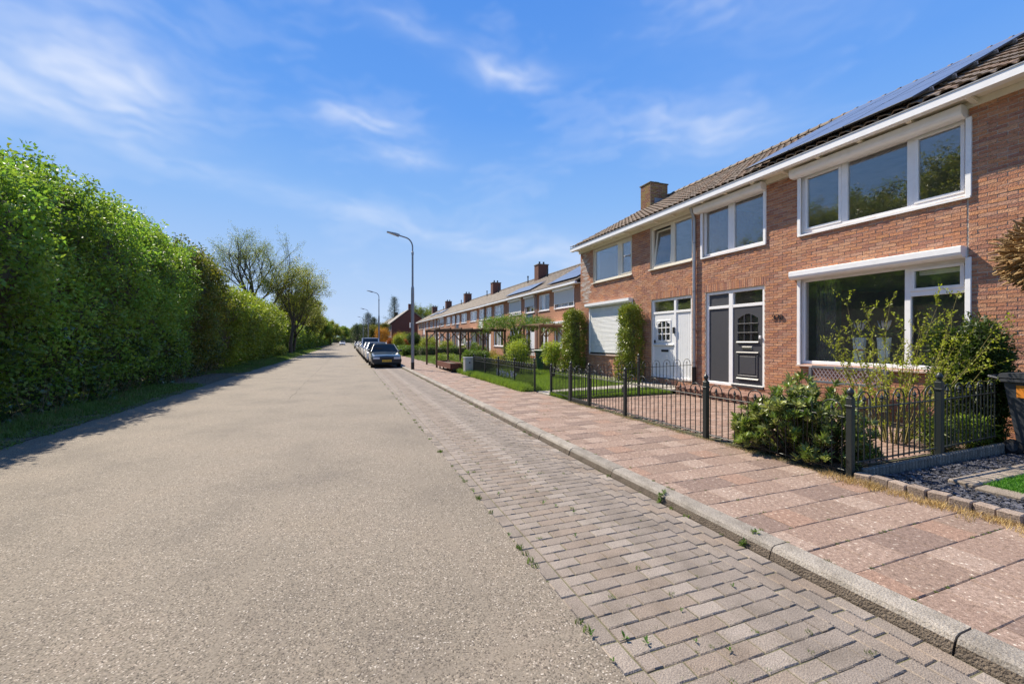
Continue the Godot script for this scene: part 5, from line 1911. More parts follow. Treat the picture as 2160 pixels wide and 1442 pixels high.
	for k in 26:
		var a := rnd(0, TAU)
		var e := Vector3(cos(a) * rnd(0.1, 0.45), rnd(0.9, 1.95), sin(a) * rnd(0.1, 0.45))
		e.y *= 1.0 - 0.18 * Vector2(e.x, e.z).length()
		mb.tube([Vector3(e.x * 0.2, -0.02, e.z * 0.2), Vector3(e.x * 0.8, e.y * 0.5, e.z * 0.8), e], [0.02, 0.012, 0.003], 5, false)
		for j in 95:
			var t := pow(R.randf(), 0.8)
			var c := Vector3(e.x * lerpf(0.4, 1.0, t), e.y * t, e.z * lerpf(0.4, 1.0, t))
			pts.append(c + rvec().normalized() * 0.15 * (1.05 - t) * R.randf() + rvec() * 0.06)
	part(yw, "stem", mb.mesh(), M.bark)
	crown(yw, "foliage", clump(453, 18, 0.085, 0.05, 0.013), M.leaf, pts, 1.1, 1.8, Color(0.05, 0.082, 0.02), 0.35, 0.2)
	for q in [[Vector3(7.3, 0.09, -3.25), Color(0.16, 0.2, 0.05), "low grey-green tuft inside the iron fence near the post"], [Vector3(8.0, 0.09, -3.2), Color(0.2, 0.27, 0.04), "low yellow-green ground plant between fence and yew"]]:
		bush("ground_plant", q[2], "plant", q[0], Vector3(0.7, 0.5, 0.4), 455, 130, rosette(457, 8, 0.13, 0.016), M.leaf, q[1], 0.7, 1.2)
	# dead clipped ball on a stem
	R.seed = 461
	var bt := thing("withered_ball_tree", "withered brown clipped ball on a stem beside the house corner", "tree", Vector3(7.1, 0.09, -2.05))
	mb = MB.new()
	mb.tube([Vector3(0, -0.05, 0), Vector3(0.02, 1.1, 0), Vector3(0, 2.3, 0)], [0.035, 0.03, 0.02], 7, false)
	part(bt, "trunk", mb.mesh(), M.bark)
	xs = []
	cs = []
	for k in 2600:
		var dd := rvec().normalized()
		dd.y *= 0.82
		var rr := rnd(0.3, 0.5)
		var up := (dd + rvec() * 0.45).normalized()
		var sd := up.cross(rvec()).normalized()
		xs.append(Transform3D(Basis(sd, up, sd.cross(up)).scaled(Vector3.ONE * rnd(0.7, 1.25)), Vector3(0, 2.42, 0) + dd * rr))
		cs.append(Color(0.30, 0.17, 0.06).lerp(Color(0.5, 0.36, 0.17), R.randf()) * rnd(0.5, 1.25))
	var spr := MB.new()
	spr.tube([Vector3.ZERO, Vector3(0.005, 0.06, 0), Vector3(0, 0.13, 0)], [0.004, 0.011, 0.007], 5)
	leaves(bt, "dead_sprig", spr.mesh(), M.straw, xs, cs)
	# bench under the window
	var bn := thing("garden_bench", "grey garden bench with pale lattice back under the big window", "bench", Vector3(9.2, 0.1, -5.5))
	for s in [-0.68, 0.68]:
		box_part(bn, "leg", Vector3(-0.5, 0, s - 0.03), Vector3(-0.44, 0.44, s + 0.03), M.bench_grey)
		box_part(bn, "leg", Vector3(-0.06, 0, s - 0.03), Vector3(0, 0.92, s + 0.03), M.bench_grey)
		var am := MB.new()
		am.tube([Vector3(-0.03, 0.66, s), Vector3(-0.25, 0.7, s), Vector3(-0.45, 0.66, s), Vector3(-0.52, 0.56, s), Vector3(-0.47, 0.44, s)], [0.018, 0.018, 0.018, 0.018, 0.018], 6)
		part(bn, "armrest", am.mesh(), M.iron)
	for k in 5:
		box_part(bn, "seat_slat", Vector3(-0.5 + k * 0.088, 0.44, -0.7), Vector3(-0.425 + k * 0.088, 0.465, 0.7), M.red_timber)
	for q in [[0.9, 0.96], [0.60, 0.65]]:
		box_part(bn, "back_rail", Vector3(-0.055, q[0], -0.65), Vector3(-0.015, q[1], 0.65), M.bench_grey)
	for k in 20:
		for s in [-1.0, 1.0]:
			var za := -0.72 + k * 0.075
			var a := Vector3(-0.035 + s * 0.006, 0.65, za)
			var c := Vector3(-0.035 + s * 0.006, 0.9, za + 0.17)
			if s < 0:
				a.z = za + 0.17
				c.z = za
			if minf(a.z, c.z) < -0.65 or maxf(a.z, c.z) > 0.65:
				continue
			var lm := MB.new()
			lm.bar(a, c, 0.02, 0.008)
			part(bn, "lattice_strip", lm.mesh(), M.lattice)
	# clipped climbers beside the shutter
	var small := clump(300, 10, 0.1, 0.055, 0.036)
	clipped("clipped_column", "tall clipped leafy column at the far corner of the white-doored house", "topiary", Vector3(8.95, 0, -16.0), Vector3(0.7, 2.7, 0.78), 1400, Color(0.24, 0.28, 0.045), 471, 1.0, M.gloss_leaf, small, "clipped columns by the shutter")
	clipped("clipped_column", "tall clipped leafy column between roller shutter and white door", "topiary", Vector3(9.0, 0, -12.2), Vector3(0.55, 2.6, 0.62), 1300, Color(0.26, 0.30, 0.045), 473, 1.0, M.gloss_leaf, small, "clipped columns by the shutter")


func wheelie(label: String, at: Vector3, turn: float, m: Material, sticker: bool) -> void:
	var t := thing("wheeled_bin", label, "bin", at, turn, "wheeled bins")
	# front towards -x
	var mb := MB.new()
	var lo := [Vector3(-0.24, 0.05, -0.21), Vector3(-0.24, 0.05, 0.21), Vector3(0.2, 0.05, 0.21), Vector3(0.2, 0.05, -0.21)]
	var hi := [Vector3(-0.34, 0.98, -0.28), Vector3(-0.34, 0.98, 0.28), Vector3(0.32, 0.98, 0.28), Vector3(0.32, 0.98, -0.28)]
	for k in 4:
		mb.quad(lo[k], lo[(k + 1) % 4], hi[(k + 1) % 4], hi[k])
	mb.quad(lo[0], lo[1], lo[2], lo[3], Vector3.DOWN)
	var body := part(t, "body", mb.mesh(), m)
	for k in 3:
		var rb := MB.new()
		var zz := (k - 1) * 0.15
		rb.bar(Vector3(-0.246, 0.08, zz * 0.8), Vector3(-0.335, 0.86, zz), 0.03, 0.012)
		part(t, "rib", rb.mesh(), m)
	mb = MB.new()
	mb.span(Vector3(-0.37, 0.93, -0.305), Vector3(0.35, 0.985, 0.305), 0.012)
	part(t, "rim", mb.mesh(), m)
	mb = MB.new()
	mb.prism(PackedVector2Array([Vector2(-0.4, 0.99), Vector2(-0.4, 1.015), Vector2(-0.36, 1.045), Vector2(0.0, 1.075), Vector2(0.34, 1.05), Vector2(0.37, 0.99)]), -0.31, 0.31)
	part(t, "lid", mb.mesh(), m)
	mb = MB.new()
	mb.tube([Vector3(0.34, 0.97, -0.26), Vector3(0.46, 1.0, -0.26), Vector3(0.46, 1.0, 0.26), Vector3(0.34, 0.97, 0.26)], [0.018, 0.018, 0.018, 0.018], 6)
	part(t, "handle", mb.mesh(), m)
	for s in [-0.29, 0.29]:
		mb = MB.new()
		mb.xf = Transform3D(Basis(Vector3.RIGHT, PI / 2), Vector3(0.22, 0.1, s))
		mb.lathe([Vector2(0, -0.03), Vector2(0.06, -0.03), Vector2(0.095, -0.025), Vector2(0.1, 0), Vector2(0.095, 0.025), Vector2(0.06, 0.03), Vector2(0, 0.03)], 16)
		var w := part(t, "wheel", mb.mesh(), M.rubber)
		mb = MB.new()
		mb.xf = Transform3D(Basis(Vector3.RIGHT, PI / 2), Vector3(0.22, 0.1, s))
		mb.lathe([Vector2(0, -0.034), Vector2(0.055, -0.034), Vector2(0.055, 0.034), Vector2(0, 0.034)], 12)
		part(w, "hub", mb.mesh(), M.plastic_grey)
	if sticker:
		var e := MB.new()
		e.quad(Vector3(-0.04, 0.74, -0.2665), Vector3(0.2, 0.74, -0.2665), Vector3(0.2, 0.9, -0.279), Vector3(-0.04, 0.9, -0.279), Vector3(0, 0, -1))
		part(t, "orange_sticker", e.mesh(), M.orange)
		e = MB.new()
		e.quad(Vector3(-0.2, 0.76, -0.268), Vector3(-0.08, 0.76, -0.268), Vector3(-0.08, 0.87, -0.2765), Vector3(-0.2, 0.87, -0.2765), Vector3(0, 0, -1))
		part(t, "address_label", e.mesh(), M.white_card)


# ---------- street furniture and cars ----------
func lamp_post(label: String, at: Vector3, sign_ := false) -> Node3D:
	var t := thing("street_lamp", label, "street lamp", at, 0.0, "street lamps along the kerb")
	var mb := MB.new()
	mb.lathe([Vector2(0.082, -0.05), Vector2(0.082, 3.9), Vector2(0.076, 4.2), Vector2(0.05, 4.32), Vector2(0.046, 6.0)], 14)
	part(t, "pole", mb.mesh(), M.galv)
	mb = MB.new()
	mb.lathe([Vector2(0.086, -0.03), Vector2(0.086, 0.36), Vector2(0.082, 0.37)], 14)
	part(t, "base_sleeve", mb.mesh(), M.black)
	mb = MB.new()
	mb.lathe([Vector2(0.046, 5.9), Vector2(0.06, 5.92), Vector2(0.06, 6.05), Vector2(0.04, 6.08)], 12)
	part(t, "collar", mb.mesh(), M.galv)
	var pts := [Vector3(0, 6.0, 0), Vector3(0, 6.3, 0)]
	for k in 7:
		var a := deg_to_rad(8 + k * 12.0)
		pts.append(Vector3(-0.42 + 0.42 * cos(a), 6.3 + 0.48 * sin(a), 0))
	pts.append(Vector3(-0.72, 6.86, 0))
	var rd := []
	for p in pts:
		rd.append(0.036)
	mb = MB.new()
	mb.tube(pts, rd, 8)
	part(t, "arm", mb.mesh(), M.galv)
	mb = MB.new()
	mb.xf = Transform3D(Basis(Vector3(0, 0, 1), -0.2), Vector3(-0.66, 6.84, 0))
	mb.prism(PackedVector2Array([Vector2(0, 0.05), Vector2(-0.2, 0.065), Vector2(-0.62, 0.03), Vector2(-0.64, 0.0), Vector2(-0.15, -0.05), Vector2(-0.02, -0.06)]), -0.11, 0.11)
	var hd := part(t, "lamp_head", mb.mesh(), M.galv)
	mb = MB.new()
	mb.xf = Transform3D(Basis(Vector3(0, 0, 1), -0.2), Vector3(-0.66, 6.84, 0))
	mb.quad(Vector3(-0.16, -0.052, -0.08), Vector3(-0.16, -0.052, 0.08), Vector3(-0.58, -0.011, 0.08), Vector3(-0.58, -0.011, -0.08), Vector3(-0.1, -1, 0).normalized())
	part(hd, "lens", mb.mesh(), M.lamp_glass)
	if sign_:
		box_part(t, "small_sign", Vector3(-0.14, 2.15, -0.1), Vector3(-0.09, 2.42, 0.02), M.white_card)
	return t


func car(label: String, at: Vector3, paint: Color, kind: String, plate := "", turn := 0.0) -> void:
	var t := thing("parked_car" if turn == 0.0 else "moving_car", label, "car", at, turn, "cars along the kerb")
	var key := "paint" + str(paint)
	if not M.has(key):
		var m := mat(key, paint, 0.3, 0.0)
		m.clearcoat_enabled = true
		m.clearcoat = 1.0
		m.clearcoat_roughness = 0.03
	var pm: Material = M[key]
	var hgt: float = {"sedan": 1.38, "hatch": 1.46, "van": 1.85}[kind]
	# z, half width, underside, shoulder
	var st := [[2.2, 0.70, 0.36, 0.60], [2.13, 0.80, 0.24, 0.69], [1.85, 0.84, 0.2, 0.745], [1.3, 0.85, 0.2, 0.82], [0.85, 0.85, 0.2, 0.9], [-1.4, 0.85, 0.2, 0.94], [-1.9, 0.84, 0.22, 0.95], [-2.12, 0.8, 0.27, 0.92], [-2.18, 0.72, 0.36, 0.82]]
	if kind != "sedan":
		st = [[2.0, 0.70, 0.36, 0.62], [1.93, 0.80, 0.24, 0.74], [1.6, 0.85, 0.2, 0.86], [1.0, 0.86, 0.2, 0.97], [-1.6, 0.86, 0.2, 1.0], [-1.95, 0.82, 0.25, 0.98], [-2.0, 0.76, 0.36, 0.92]]
	var rings := []
	for s in st:
		var w: float = s[1]
		var b: float = s[2]
		var h: float = s[3]
		var half := [Vector2(0, b), Vector2(w * 0.88, b), Vector2(w * 0.97, b + 0.1), Vector2(w, lerpf(b, h, 0.55)), Vector2(w * 0.985, h - 0.09), Vector2(w * 0.93, h - 0.02), Vector2(w * 0.8, h + 0.005), Vector2(0, h + 0.03)]
		var ring := []
		for p in half:
			ring.append(Vector3(p.x, p.y, s[0]))
		for k in range(half.size() - 2, 0, -1):
			ring.append(Vector3(-half[k].x, half[k].y, s[0]))
		rings.append(ring)
	var mb := MB.new()
	for i in rings.size() - 1:
		for j in rings[0].size():
			var j2: int = (j + 1) % rings[0].size()
			var mid: Vector3 = (rings[i][j] + rings[i][j2]) / 2 - Vector3(0, 0.5, rings[i][j].z)
			var n: Vector3 = (rings[i + 1][j2] - rings[i][j]).cross(rings[i + 1][j] - rings[i][j2]).normalized()
			if n.dot(mid) < 0:
				n = -n
			mb.quad(rings[i][j], rings[i][j2], rings[i + 1][j2], rings[i + 1][j], n)
	for e in [[0, 1.0], [rings.size() - 1, -1.0]]:
		var rg: Array = rings[e[0]]
		for j in range(1, rg.size() - 1):
			mb.tri(rg[0], rg[j], rg[j + 1], Vector3(0, 0, e[1]), Vector3(0, 0, e[1]), Vector3(0, 0, e[1]))
	part(t, "body", mb.mesh(), pm)
	# cabin
	var zf := 0.92 if kind == "sedan" else 1.1
	var zr := -1.7 if kind == "sedan" else -1.92
	var tf := zf - (0.72 if kind != "van" else 0.5)
	var tr := zr + (0.62 if kind == "sedan" else 0.22)
	var yb := 0.9 if kind == "sedan" else 0.96
	var wb := 0.79
	var wt := 0.58 if kind != "van" else 0.7
	var B := [Vector3(-wb, yb, zf), Vector3(wb, yb, zf), Vector3(wb, yb, zr), Vector3(-wb, yb, zr)]
	var U := [Vector3(-wt, hgt - 0.04, tf), Vector3(wt, hgt - 0.04, tf), Vector3(wt, hgt - 0.04, tr), Vector3(-wt, hgt - 0.04, tr)]
	var nm := ["windscreen", "side_window", "rear_window", "side_window"]
	for k in 4:
		var g := MB.new()
		var o: Vector3 = ((B[k] + B[(k + 1) % 4]) / 2 - Vector3(0, yb, (zf + zr) / 2)).normalized()
		g.quad(B[k], B[(k + 1) % 4], U[(k + 1) % 4], U[k], (o + Vector3(0, 0.5, 0)).normalized())
		part(t, nm[k], g.mesh(), pm if kind == "van" and k == 1 else M.car_glass)
		var p := MB.new()
		p.tube([B[k], B[k].lerp(U[k], 0.5), U[k]], [0.045, 0.04, 0.036], 6)
		part(t, "pillar", p.mesh(), pm)
	for s in [-1.0, 1.0]:
		var p := MB.new()
		p.tube([Vector3(s * wb, yb, (zf + zr) / 2), Vector3(s * wt, hgt - 0.03, (tf + tr) / 2 - 0.05)], [0.035, 0.035], 5)
		part(t, "pillar", p.mesh(), pm)
		p = MB.new()
		p.xf = Transform3D(Basis.IDENTITY, Vector3(s * 0.93, yb + 0.07, zf - 0.22))
		p.box(Vector3.ZERO, Vector3(0.17, 0.12, 0.09), 0.03)
		part(t, "mirror", p.mesh(), M.black if kind == "sedan" else pm)
	mb = MB.new()
	mb.prism(PackedVector2Array([Vector2(-wt - 0.02, hgt - 0.06), Vector2(-wt + 0.08, hgt - 0.015), Vector2(-wt * 0.4, hgt + 0.01), Vector2(wt * 0.4, hgt + 0.01), Vector2(wt - 0.08, hgt - 0.015), Vector2(wt + 0.02, hgt - 0.06)]), tr - 0.02, tf + 0.02)
	part(t, "roof", mb.mesh(), pm)
	# face
	var zn: float = st[0][0]
	mb = MB.new()
	mb.prism(PackedVector2Array([Vector2(-0.8, 0.3), Vector2(0.8, 0.3), Vector2(0.83, 0.5), Vector2(-0.83, 0.5)]), zn - 0.12, zn + 0.02)
	part(t, "bumper", mb.mesh(), M.black if kind == "sedan" else pm)
	box_part(t, "grille", Vector3(-0.36, 0.51, zn - 0.05), Vector3(0.36, 0.62, zn + 0.012), M.black)
	for s in [-1.0, 1.0]:
		box_part(t, "headlight", Vector3(s * 0.39, 0.51, zn - 0.09), Vector3(s * 0.76, 0.625, zn + 0.008), M.lamp_glass, 0.012)
	if plate:
		box_part(t, "number_plate", Vector3(-0.26, 0.36, zn + 0.021), Vector3(0.26, 0.475, zn + 0.03), M.plate_yellow, 0.002)
		var tm := TextMesh.new()
		tm.text = plate
		tm.font_size = 32
		tm.pixel_size = 0.0031
		tm.depth = 0.003
		part(t, "plate_lettering", tm, M.lettering).position = Vector3(0, 0.417, zn + 0.032)
	else:
		box_part(t, "number_plate", Vector3(-0.26, 0.36, zn + 0.021), Vector3(0.26, 0.475, zn + 0.03), M.plate_yellow, 0.002)
	for z in [zn - 0.82, -1.32]:
		for s in [-1.0, 1.0]:
			mb = MB.new()
			mb.xf = Transform3D(Basis(Vector3.FORWARD, PI / 2), Vector3(s * 0.75, 0.3, z))
			mb.lathe([Vector2(0.18, -0.1), Vector2(0.28, -0.1), Vector2(0.305, -0.06), Vector2(0.305, 0.06), Vector2(0.28, 0.1), Vector2(0.18, 0.1)], 18)
			var w := part(t, "wheel", mb.mesh(), M.rubber)
			mb = MB.new()
			mb.xf = Transform3D(Basis(Vector3.FORWARD, PI / 2), Vector3(s * 0.75, 0.3, z))
			mb.lathe([Vector2(0, -0.085), Vector2(0.18, -0.09), Vector2(0.18, 0.09), Vector2(0, 0.085)], 14)
			part(w, "rim", mb.mesh(), M.steel)


func street() -> void:
	lamp_post("street lamp with small white sign beside the dark teal car", Vector3(2.97 + 0.12, GY, -22.4), true)
	lamp_post("street lamp beyond the low clipped garden hedge", Vector3(3.15, GY, -49.5))
	lamp_post("street lamp before the dark conifers", Vector3(3.15, GY, -77.0))
	lamp_post("farthest street lamp, seen against the far trees", Vector3(3.15, GY, -104.0))
	car("dark teal saloon parked nose towards us with yellow plate", Vector3(2.05, 0, -27.6), Color(0.008, 0.024, 0.034), "sedan", "SA-TR-83")
	car("white hatchback parked right behind the dark teal saloon", Vector3(2.0, 0, -33.2), Color(0.7, 0.7, 0.68), "hatch")
	car("silver hatchback parked behind the first white hatchback", Vector3(1.98, 0, -38.6), Color(0.45, 0.46, 0.48), "hatch")
	car("white van parked behind the silver hatchback", Vector3(1.98, 0, -44.0), Color(0.72, 0.72, 0.72), "van")
	car("dark grey hatchback parked behind the white van", Vector3(1.96, 0, -50.0), Color(0.04, 0.045, 0.05), "hatch")
	car("black saloon parked behind the dark grey hatchback", Vector3(1.96, 0, -56.5), Color(0.02, 0.022, 0.026), "sedan")
	car("white saloon parked behind the black saloon", Vector3(1.96, 0, -64.0), Color(0.66, 0.67, 0.69), "sedan")
	car("pale silver hatchback parked near the end of the row", Vector3(1.96, 0, -72.0), Color(0.5, 0.52, 0.54), "hatch")
	car("dark blue hatchback, last of the parked row", Vector3(1.9, 0, -92.0), Color(0.02, 0.03, 0.05), "hatch")
	car("white car coming along the far end of the road", Vector3(-1.9, 0, -150.0), Color(0.7, 0.7, 0.7), "hatch", "", 0.01)
	wheelie("dark grey wheeled bin with orange sticker beside the iron fence", Vector3(8.36, 0.1, -2.62), PI / 2, M.plastic_grey, true)
	wheelie("green wheeled bin standing in long grass behind bright shrubs", Vector3(8.7, 0.1, -18.4), 0.25, M.plastic_green, false)
	var u := thing("utility_cabinet", "small grey utility cabinet at the end of the close-barred railing", "cabinet", Vector3(4.93, GY, -18.2))
	box_part(u, "housing", Vector3(-0.2, -0.05, -0.17), Vector3(0.2, 0.72, 0.17), M.zinc, 0.01)
	box_part(u, "cover", Vector3(-0.22, 0.72, -0.19), Vector3(0.22, 0.76, 0.19), M.zinc, 0.01)
	box_part(u, "lock", Vector3(-0.03, 0.5, 0.17), Vector3(0.03, 0.56, 0.182), M.black)


func pergola(called: String, label: String, x0: float, x1: float, z0: float, z1: float, n: int, h: float, m: Material) -> Node3D:
	var t := thing(called, label, "pergola", Vector3.ZERO, 0.0, "wooden pergolas")
	for z in [z0, z1]:
		for k in n:
			var x := lerpf(x0 + 0.08, x1 - 0.08, k / float(n - 1))
			box_part(t, "post", Vector3(x - 0.05, 0.0, z - 0.05), Vector3(x + 0.05, h, z + 0.05), m)
			for s in [-1.0, 1.0]:
				if (k == 0 and s < 0) or (k == n - 1 and s > 0):
					continue
				var mb := MB.new()
				mb.bar(Vector3(x + s * 0.04, h - 0.5, z), Vector3(x + s * 0.5, h - 0.02, z), 0.05, 0.05)
				part(t, "brace", mb.mesh(), m)
		box_part(t, "beam", Vector3(x0, h, z - 0.04), Vector3(x1, h + 0.12, z + 0.04), m)
	var q := x0 + 0.2
	while q < x1:
		box_part(t, "rafter", Vector3(q - 0.03, h + 0.12, minf(z0, z1) - 0.2), Vector3(q + 0.03, h + 0.2, maxf(z0, z1) + 0.2), m)
		q += 0.62
	return t


func dwelling(k: int, label: String, style: Dictionary) -> void:
	var X := 14.45
	var z1 := -24.9 - 7.15 * k
	var z0 := z1 - 7.15
	var c := z0 if k % 2 == 0 else z1
	var sg := 1.0 if k % 2 == 0 else -1.0
	var h := thing("row_house", label, "house", Vector3.ZERO, 0.0, "set-back terrace")
	var sp := func(a: float, b: float) -> Array:
		return [minf(c + sg * a, c + sg * b), maxf(c + sg * a, c + sg * b)]
	var us: Array = sp.call(0.4, 2.4)
	var ub: Array = sp.call(3.3, 6.3)
	var dd: Array = sp.call(0.4, 2.2)
	var gb: Array = sp.call(3.2, 6.2)
	var holes := [[us[0], us[1], 3.95, 5.25], [ub[0], ub[1], 3.95, 5.25], [dd[0], dd[1], 0.3, 2.75], [gb[0], gb[1], 1.0, 2.75]]
	part(h, "wall", wall_sheet(X, z0 + 0.005, z1 - 0.005, -0.1, 5.4, holes, 0.3), M.far_brick)
	var wm: Material = style.get("frame", M.white_paint)
	for q in [holes[0], holes[1], holes[3]]:
		var w := node(h, "window")
		part(w, "frame", frame_bars(X + 0.05, q[0] + 0.003, q[1] - 0.003, q[2] + 0.003, q[3] - 0.003, 0.09, 0.07), wm)
		var n := 2 if q[1] - q[0] < 2.3 else 3
		for j in range(1, n):
			var zz := lerpf(q[0], q[1], j / float(n))
			box_part(w, "mullion", Vector3(X + 0.052, q[2] + 0.095, zz - 0.05), Vector3(X + 0.118, q[3] - 0.095, zz + 0.05), wm)
		var g := MB.new()
		g.span(Vector3(X + 0.08, q[2] + 0.08, q[0] + 0.08), Vector3(X + 0.086, q[3] - 0.08, q[1] - 0.08))
		part(w, "pane", g.mesh(), M.pane)
		box_part(w, "sill", Vector3(X - 0.06, q[2] - 0.05, q[0] - 0.03), Vector3(X + 0.04, q[2] - 0.002, q[1] + 0.03), wm)
		if style.get("net", true):
			box_part(w, "net_curtain", Vector3(X + 0.3, q[2], q[0]), Vector3(X + 0.31, q[3], lerpf(q[0], q[1], 0.35)), M.white_card, 0.0)
	var shut: Array = style.get("shut", [])
	for s in shut:
		var q: Array = holes[s[0]]
		var rs := node(h, "roller_shutter")
		box_part(rs, "shutter_box", Vector3(X - 0.2, q[3] - 0.04, q[0] - 0.08), Vector3(X - 0.006, q[3] + 0.13, q[1] + 0.08), wm, 0.02)
		box_part(rs, "curtain", Vector3(X - 0.03, lerpf(q[3], q[2], s[1]), q[0]), Vector3(X - 0.012, q[3] - 0.045, q[1]), M.shutter_far, 0.0)
		for e in [q[0], q[1] - 0.06]:
			box_part(rs, "guide", Vector3(X - 0.05, q[2], e), Vector3(X - 0.031, q[3] - 0.045, e + 0.06), wm, 0.0)
	var dr := node(h, "front_door")
	part(dr, "frame", frame_bars(X + 0.03, dd[0] + 0.003, dd[1] - 0.003, 0.303, 2.747, 0.08, 0.08), wm)
	var dm: float = (dd[0] + dd[1]) / 2
	box_part(dr, "door_leaf", Vector3(X + 0.05, 0.39, dm + 0.03), Vector3(X + 0.09, 2.3, dd[1] - 0.09), style.get("door", M.door_white))
	box_part(dr, "mullion", Vector3(X + 0.032, 0.384, dm - 0.05), Vector3(X + 0.108, 2.665, dm + 0.025), wm)
	var g2 := MB.new()
	g2.span(Vector3(X + 0.06, 0.39, dd[0] + 0.08), Vector3(X + 0.066, 2.66, dm - 0.052))
	part(dr, "pane", g2.mesh(), M.pane)
	box_part(dr, "fanlight", Vector3(X + 0.06, 2.32, dm + 0.03), Vector3(X + 0.066, 2.66, dd[1] - 0.09), M.pane, 0.0)
	if style.has("panel"):
		box_part(h, "spandrel_panel", Vector3(X - 0.012, 2.82, us[0] + 0.1), Vector3(X - 0.002, 3.85, us[1] - 0.4), style.panel, 0.0)
	if style.has("canopy"):
		box_part(h, "canopy", Vector3(X - 0.6, 2.8, gb[0] - 0.2), Vector3(X - 0.005, 2.95, dd[1] + 0.2) if sg < 0 else Vector3(X - 0.005, 2.95, gb[1] + 0.3), wm)
	if k % 2 == 0:
		var dp := MB.new()
		dp.tube([Vector3(X - 0.07, 5.4, z0 + 0.06), Vector3(X - 0.07, 0.0, z0 + 0.06)], [0.045, 0.045], 8)
		part(h, "downpipe", dp.mesh(), M.galv)
	# eaves and roof
	box_part(h, "gutter", Vector3(X - 0.45, 5.4, z0), Vector3(X - 0.3, 5.54, z1), M.white_paint)
	box_part(h, "soffit", Vector3(X - 0.298, 5.41, z0), Vector3(X + 0.1, 5.45, z1), M.cream_paint, 0.0)
	var roof := node(h, "roof")
	var mb := MB.new()
	mb.prism(PackedVector2Array([Vector2(X - 0.42, 5.53), Vector2(X + 4.05, 7.98), Vector2(X + 8.5, 5.53), Vector2(X + 8.5, 5.46), Vector2(X + 4.05, 7.9), Vector2(X - 0.42, 5.46)]), z0, z1)
	part(roof, "roof_deck", mb.mesh(), tint("tile", Color(0.14, 0.1, 0.07)))
	R.seed = 600 + k
	roof_tiles(roof, X - 0.42, 5.54, X + 4.05, 8.0, z0, z1, 0, style.get("tiles", [Color(0.22, 0.17, 0.125), Color(0.19, 0.15, 0.11), Color(0.25, 0.195, 0.145), Color(0.18, 0.15, 0.12)]))
	for s in [[z0, z0 + 0.12], [z1 - 0.12, z1]]:
		mb = MB.new()
		mb.prism(gable_poly(X + 0.02, X + 8.3, -0.1, 5.45, X + 4.05, 7.88), s[0], s[1])
		part(h, "party_wall", mb.mesh(), M.far_brick)
	for q in [["ground_floor", 0.1, 0.28], ["upper_floor", 2.9, 3.1], ["attic_floor", 5.3, 5.44]]:
		box_part(h, q[0], Vector3(X + 0.32, q[1], z0 + 0.12), Vector3(X + 8.0, q[2], z1 - 0.12), M.plaster, 0.0)
	box_part(h, "back_wall", Vector3(X + 5.0, -0.1, z0 + 0.12), Vector3(X + 5.2, 5.3, z1 - 0.12), M.plaster, 0.0)
	if style.has("solar"):
		var d := Vector3(4.47, 2.46, 0).normalized()
		var up := Vector3(-d.y, d.x, 0)
		for q in style.solar:
			for r_ in q[2]:
				var e := MB.new()
				e.xf = Transform3D(Basis(d, up, Vector3(0, 0, 1)), Vector3(X - 0.42, 5.54, z0 + q[0]) + d * (q[1] + r_ * 1.7) + up * 0.17)
				e.box(Vector3.ZERO, Vector3(1.66, 0.035, q[3]), 0.003)
				part(roof, "solar_panel", e.mesh(), M.solar)
	if k % 2 == 1:
		var ch := node(h, "chimney")
		box_part(ch, "stack", Vector3(X + 3.2, 6.6, z0 - 0.5), Vector3(X + 4.3, 9.15, z0 + 0.5), M.dark_brick, 0.01)
		box_part(ch, "cap", Vector3(X + 3.15, 9.15, z0 - 0.55), Vector3(X + 4.35, 9.23, z0 + 0.55), M.kerbstone, 0.01)
		for j in 2:
			var e := MB.new()
			e.xf.origin = Vector3(X + 3.55 + j * 0.45, 9.2, z0)
			e.lathe([Vector2(0.1, 0), Vector2(0.09, 0.3), Vector2(0.11, 0.32), Vector2(0, 0.34)], 8)
			part(ch, "chimney_pot", e.mesh(), M.black)
	var e2 := MB.new()
	e2.xf.origin = Vector3(X + 3.3, 7.5, (z0 + z1) / 2 + sg * 1.2)
	e2.lathe([Vector2(0.06, -0.1), Vector2(0.06, 0.75), Vector2(0.09, 0.77), Vector2(0.09, 0.9), Vector2(0, 0.92)], 8)
	part(roof, "flue", e2.mesh(), M.black)


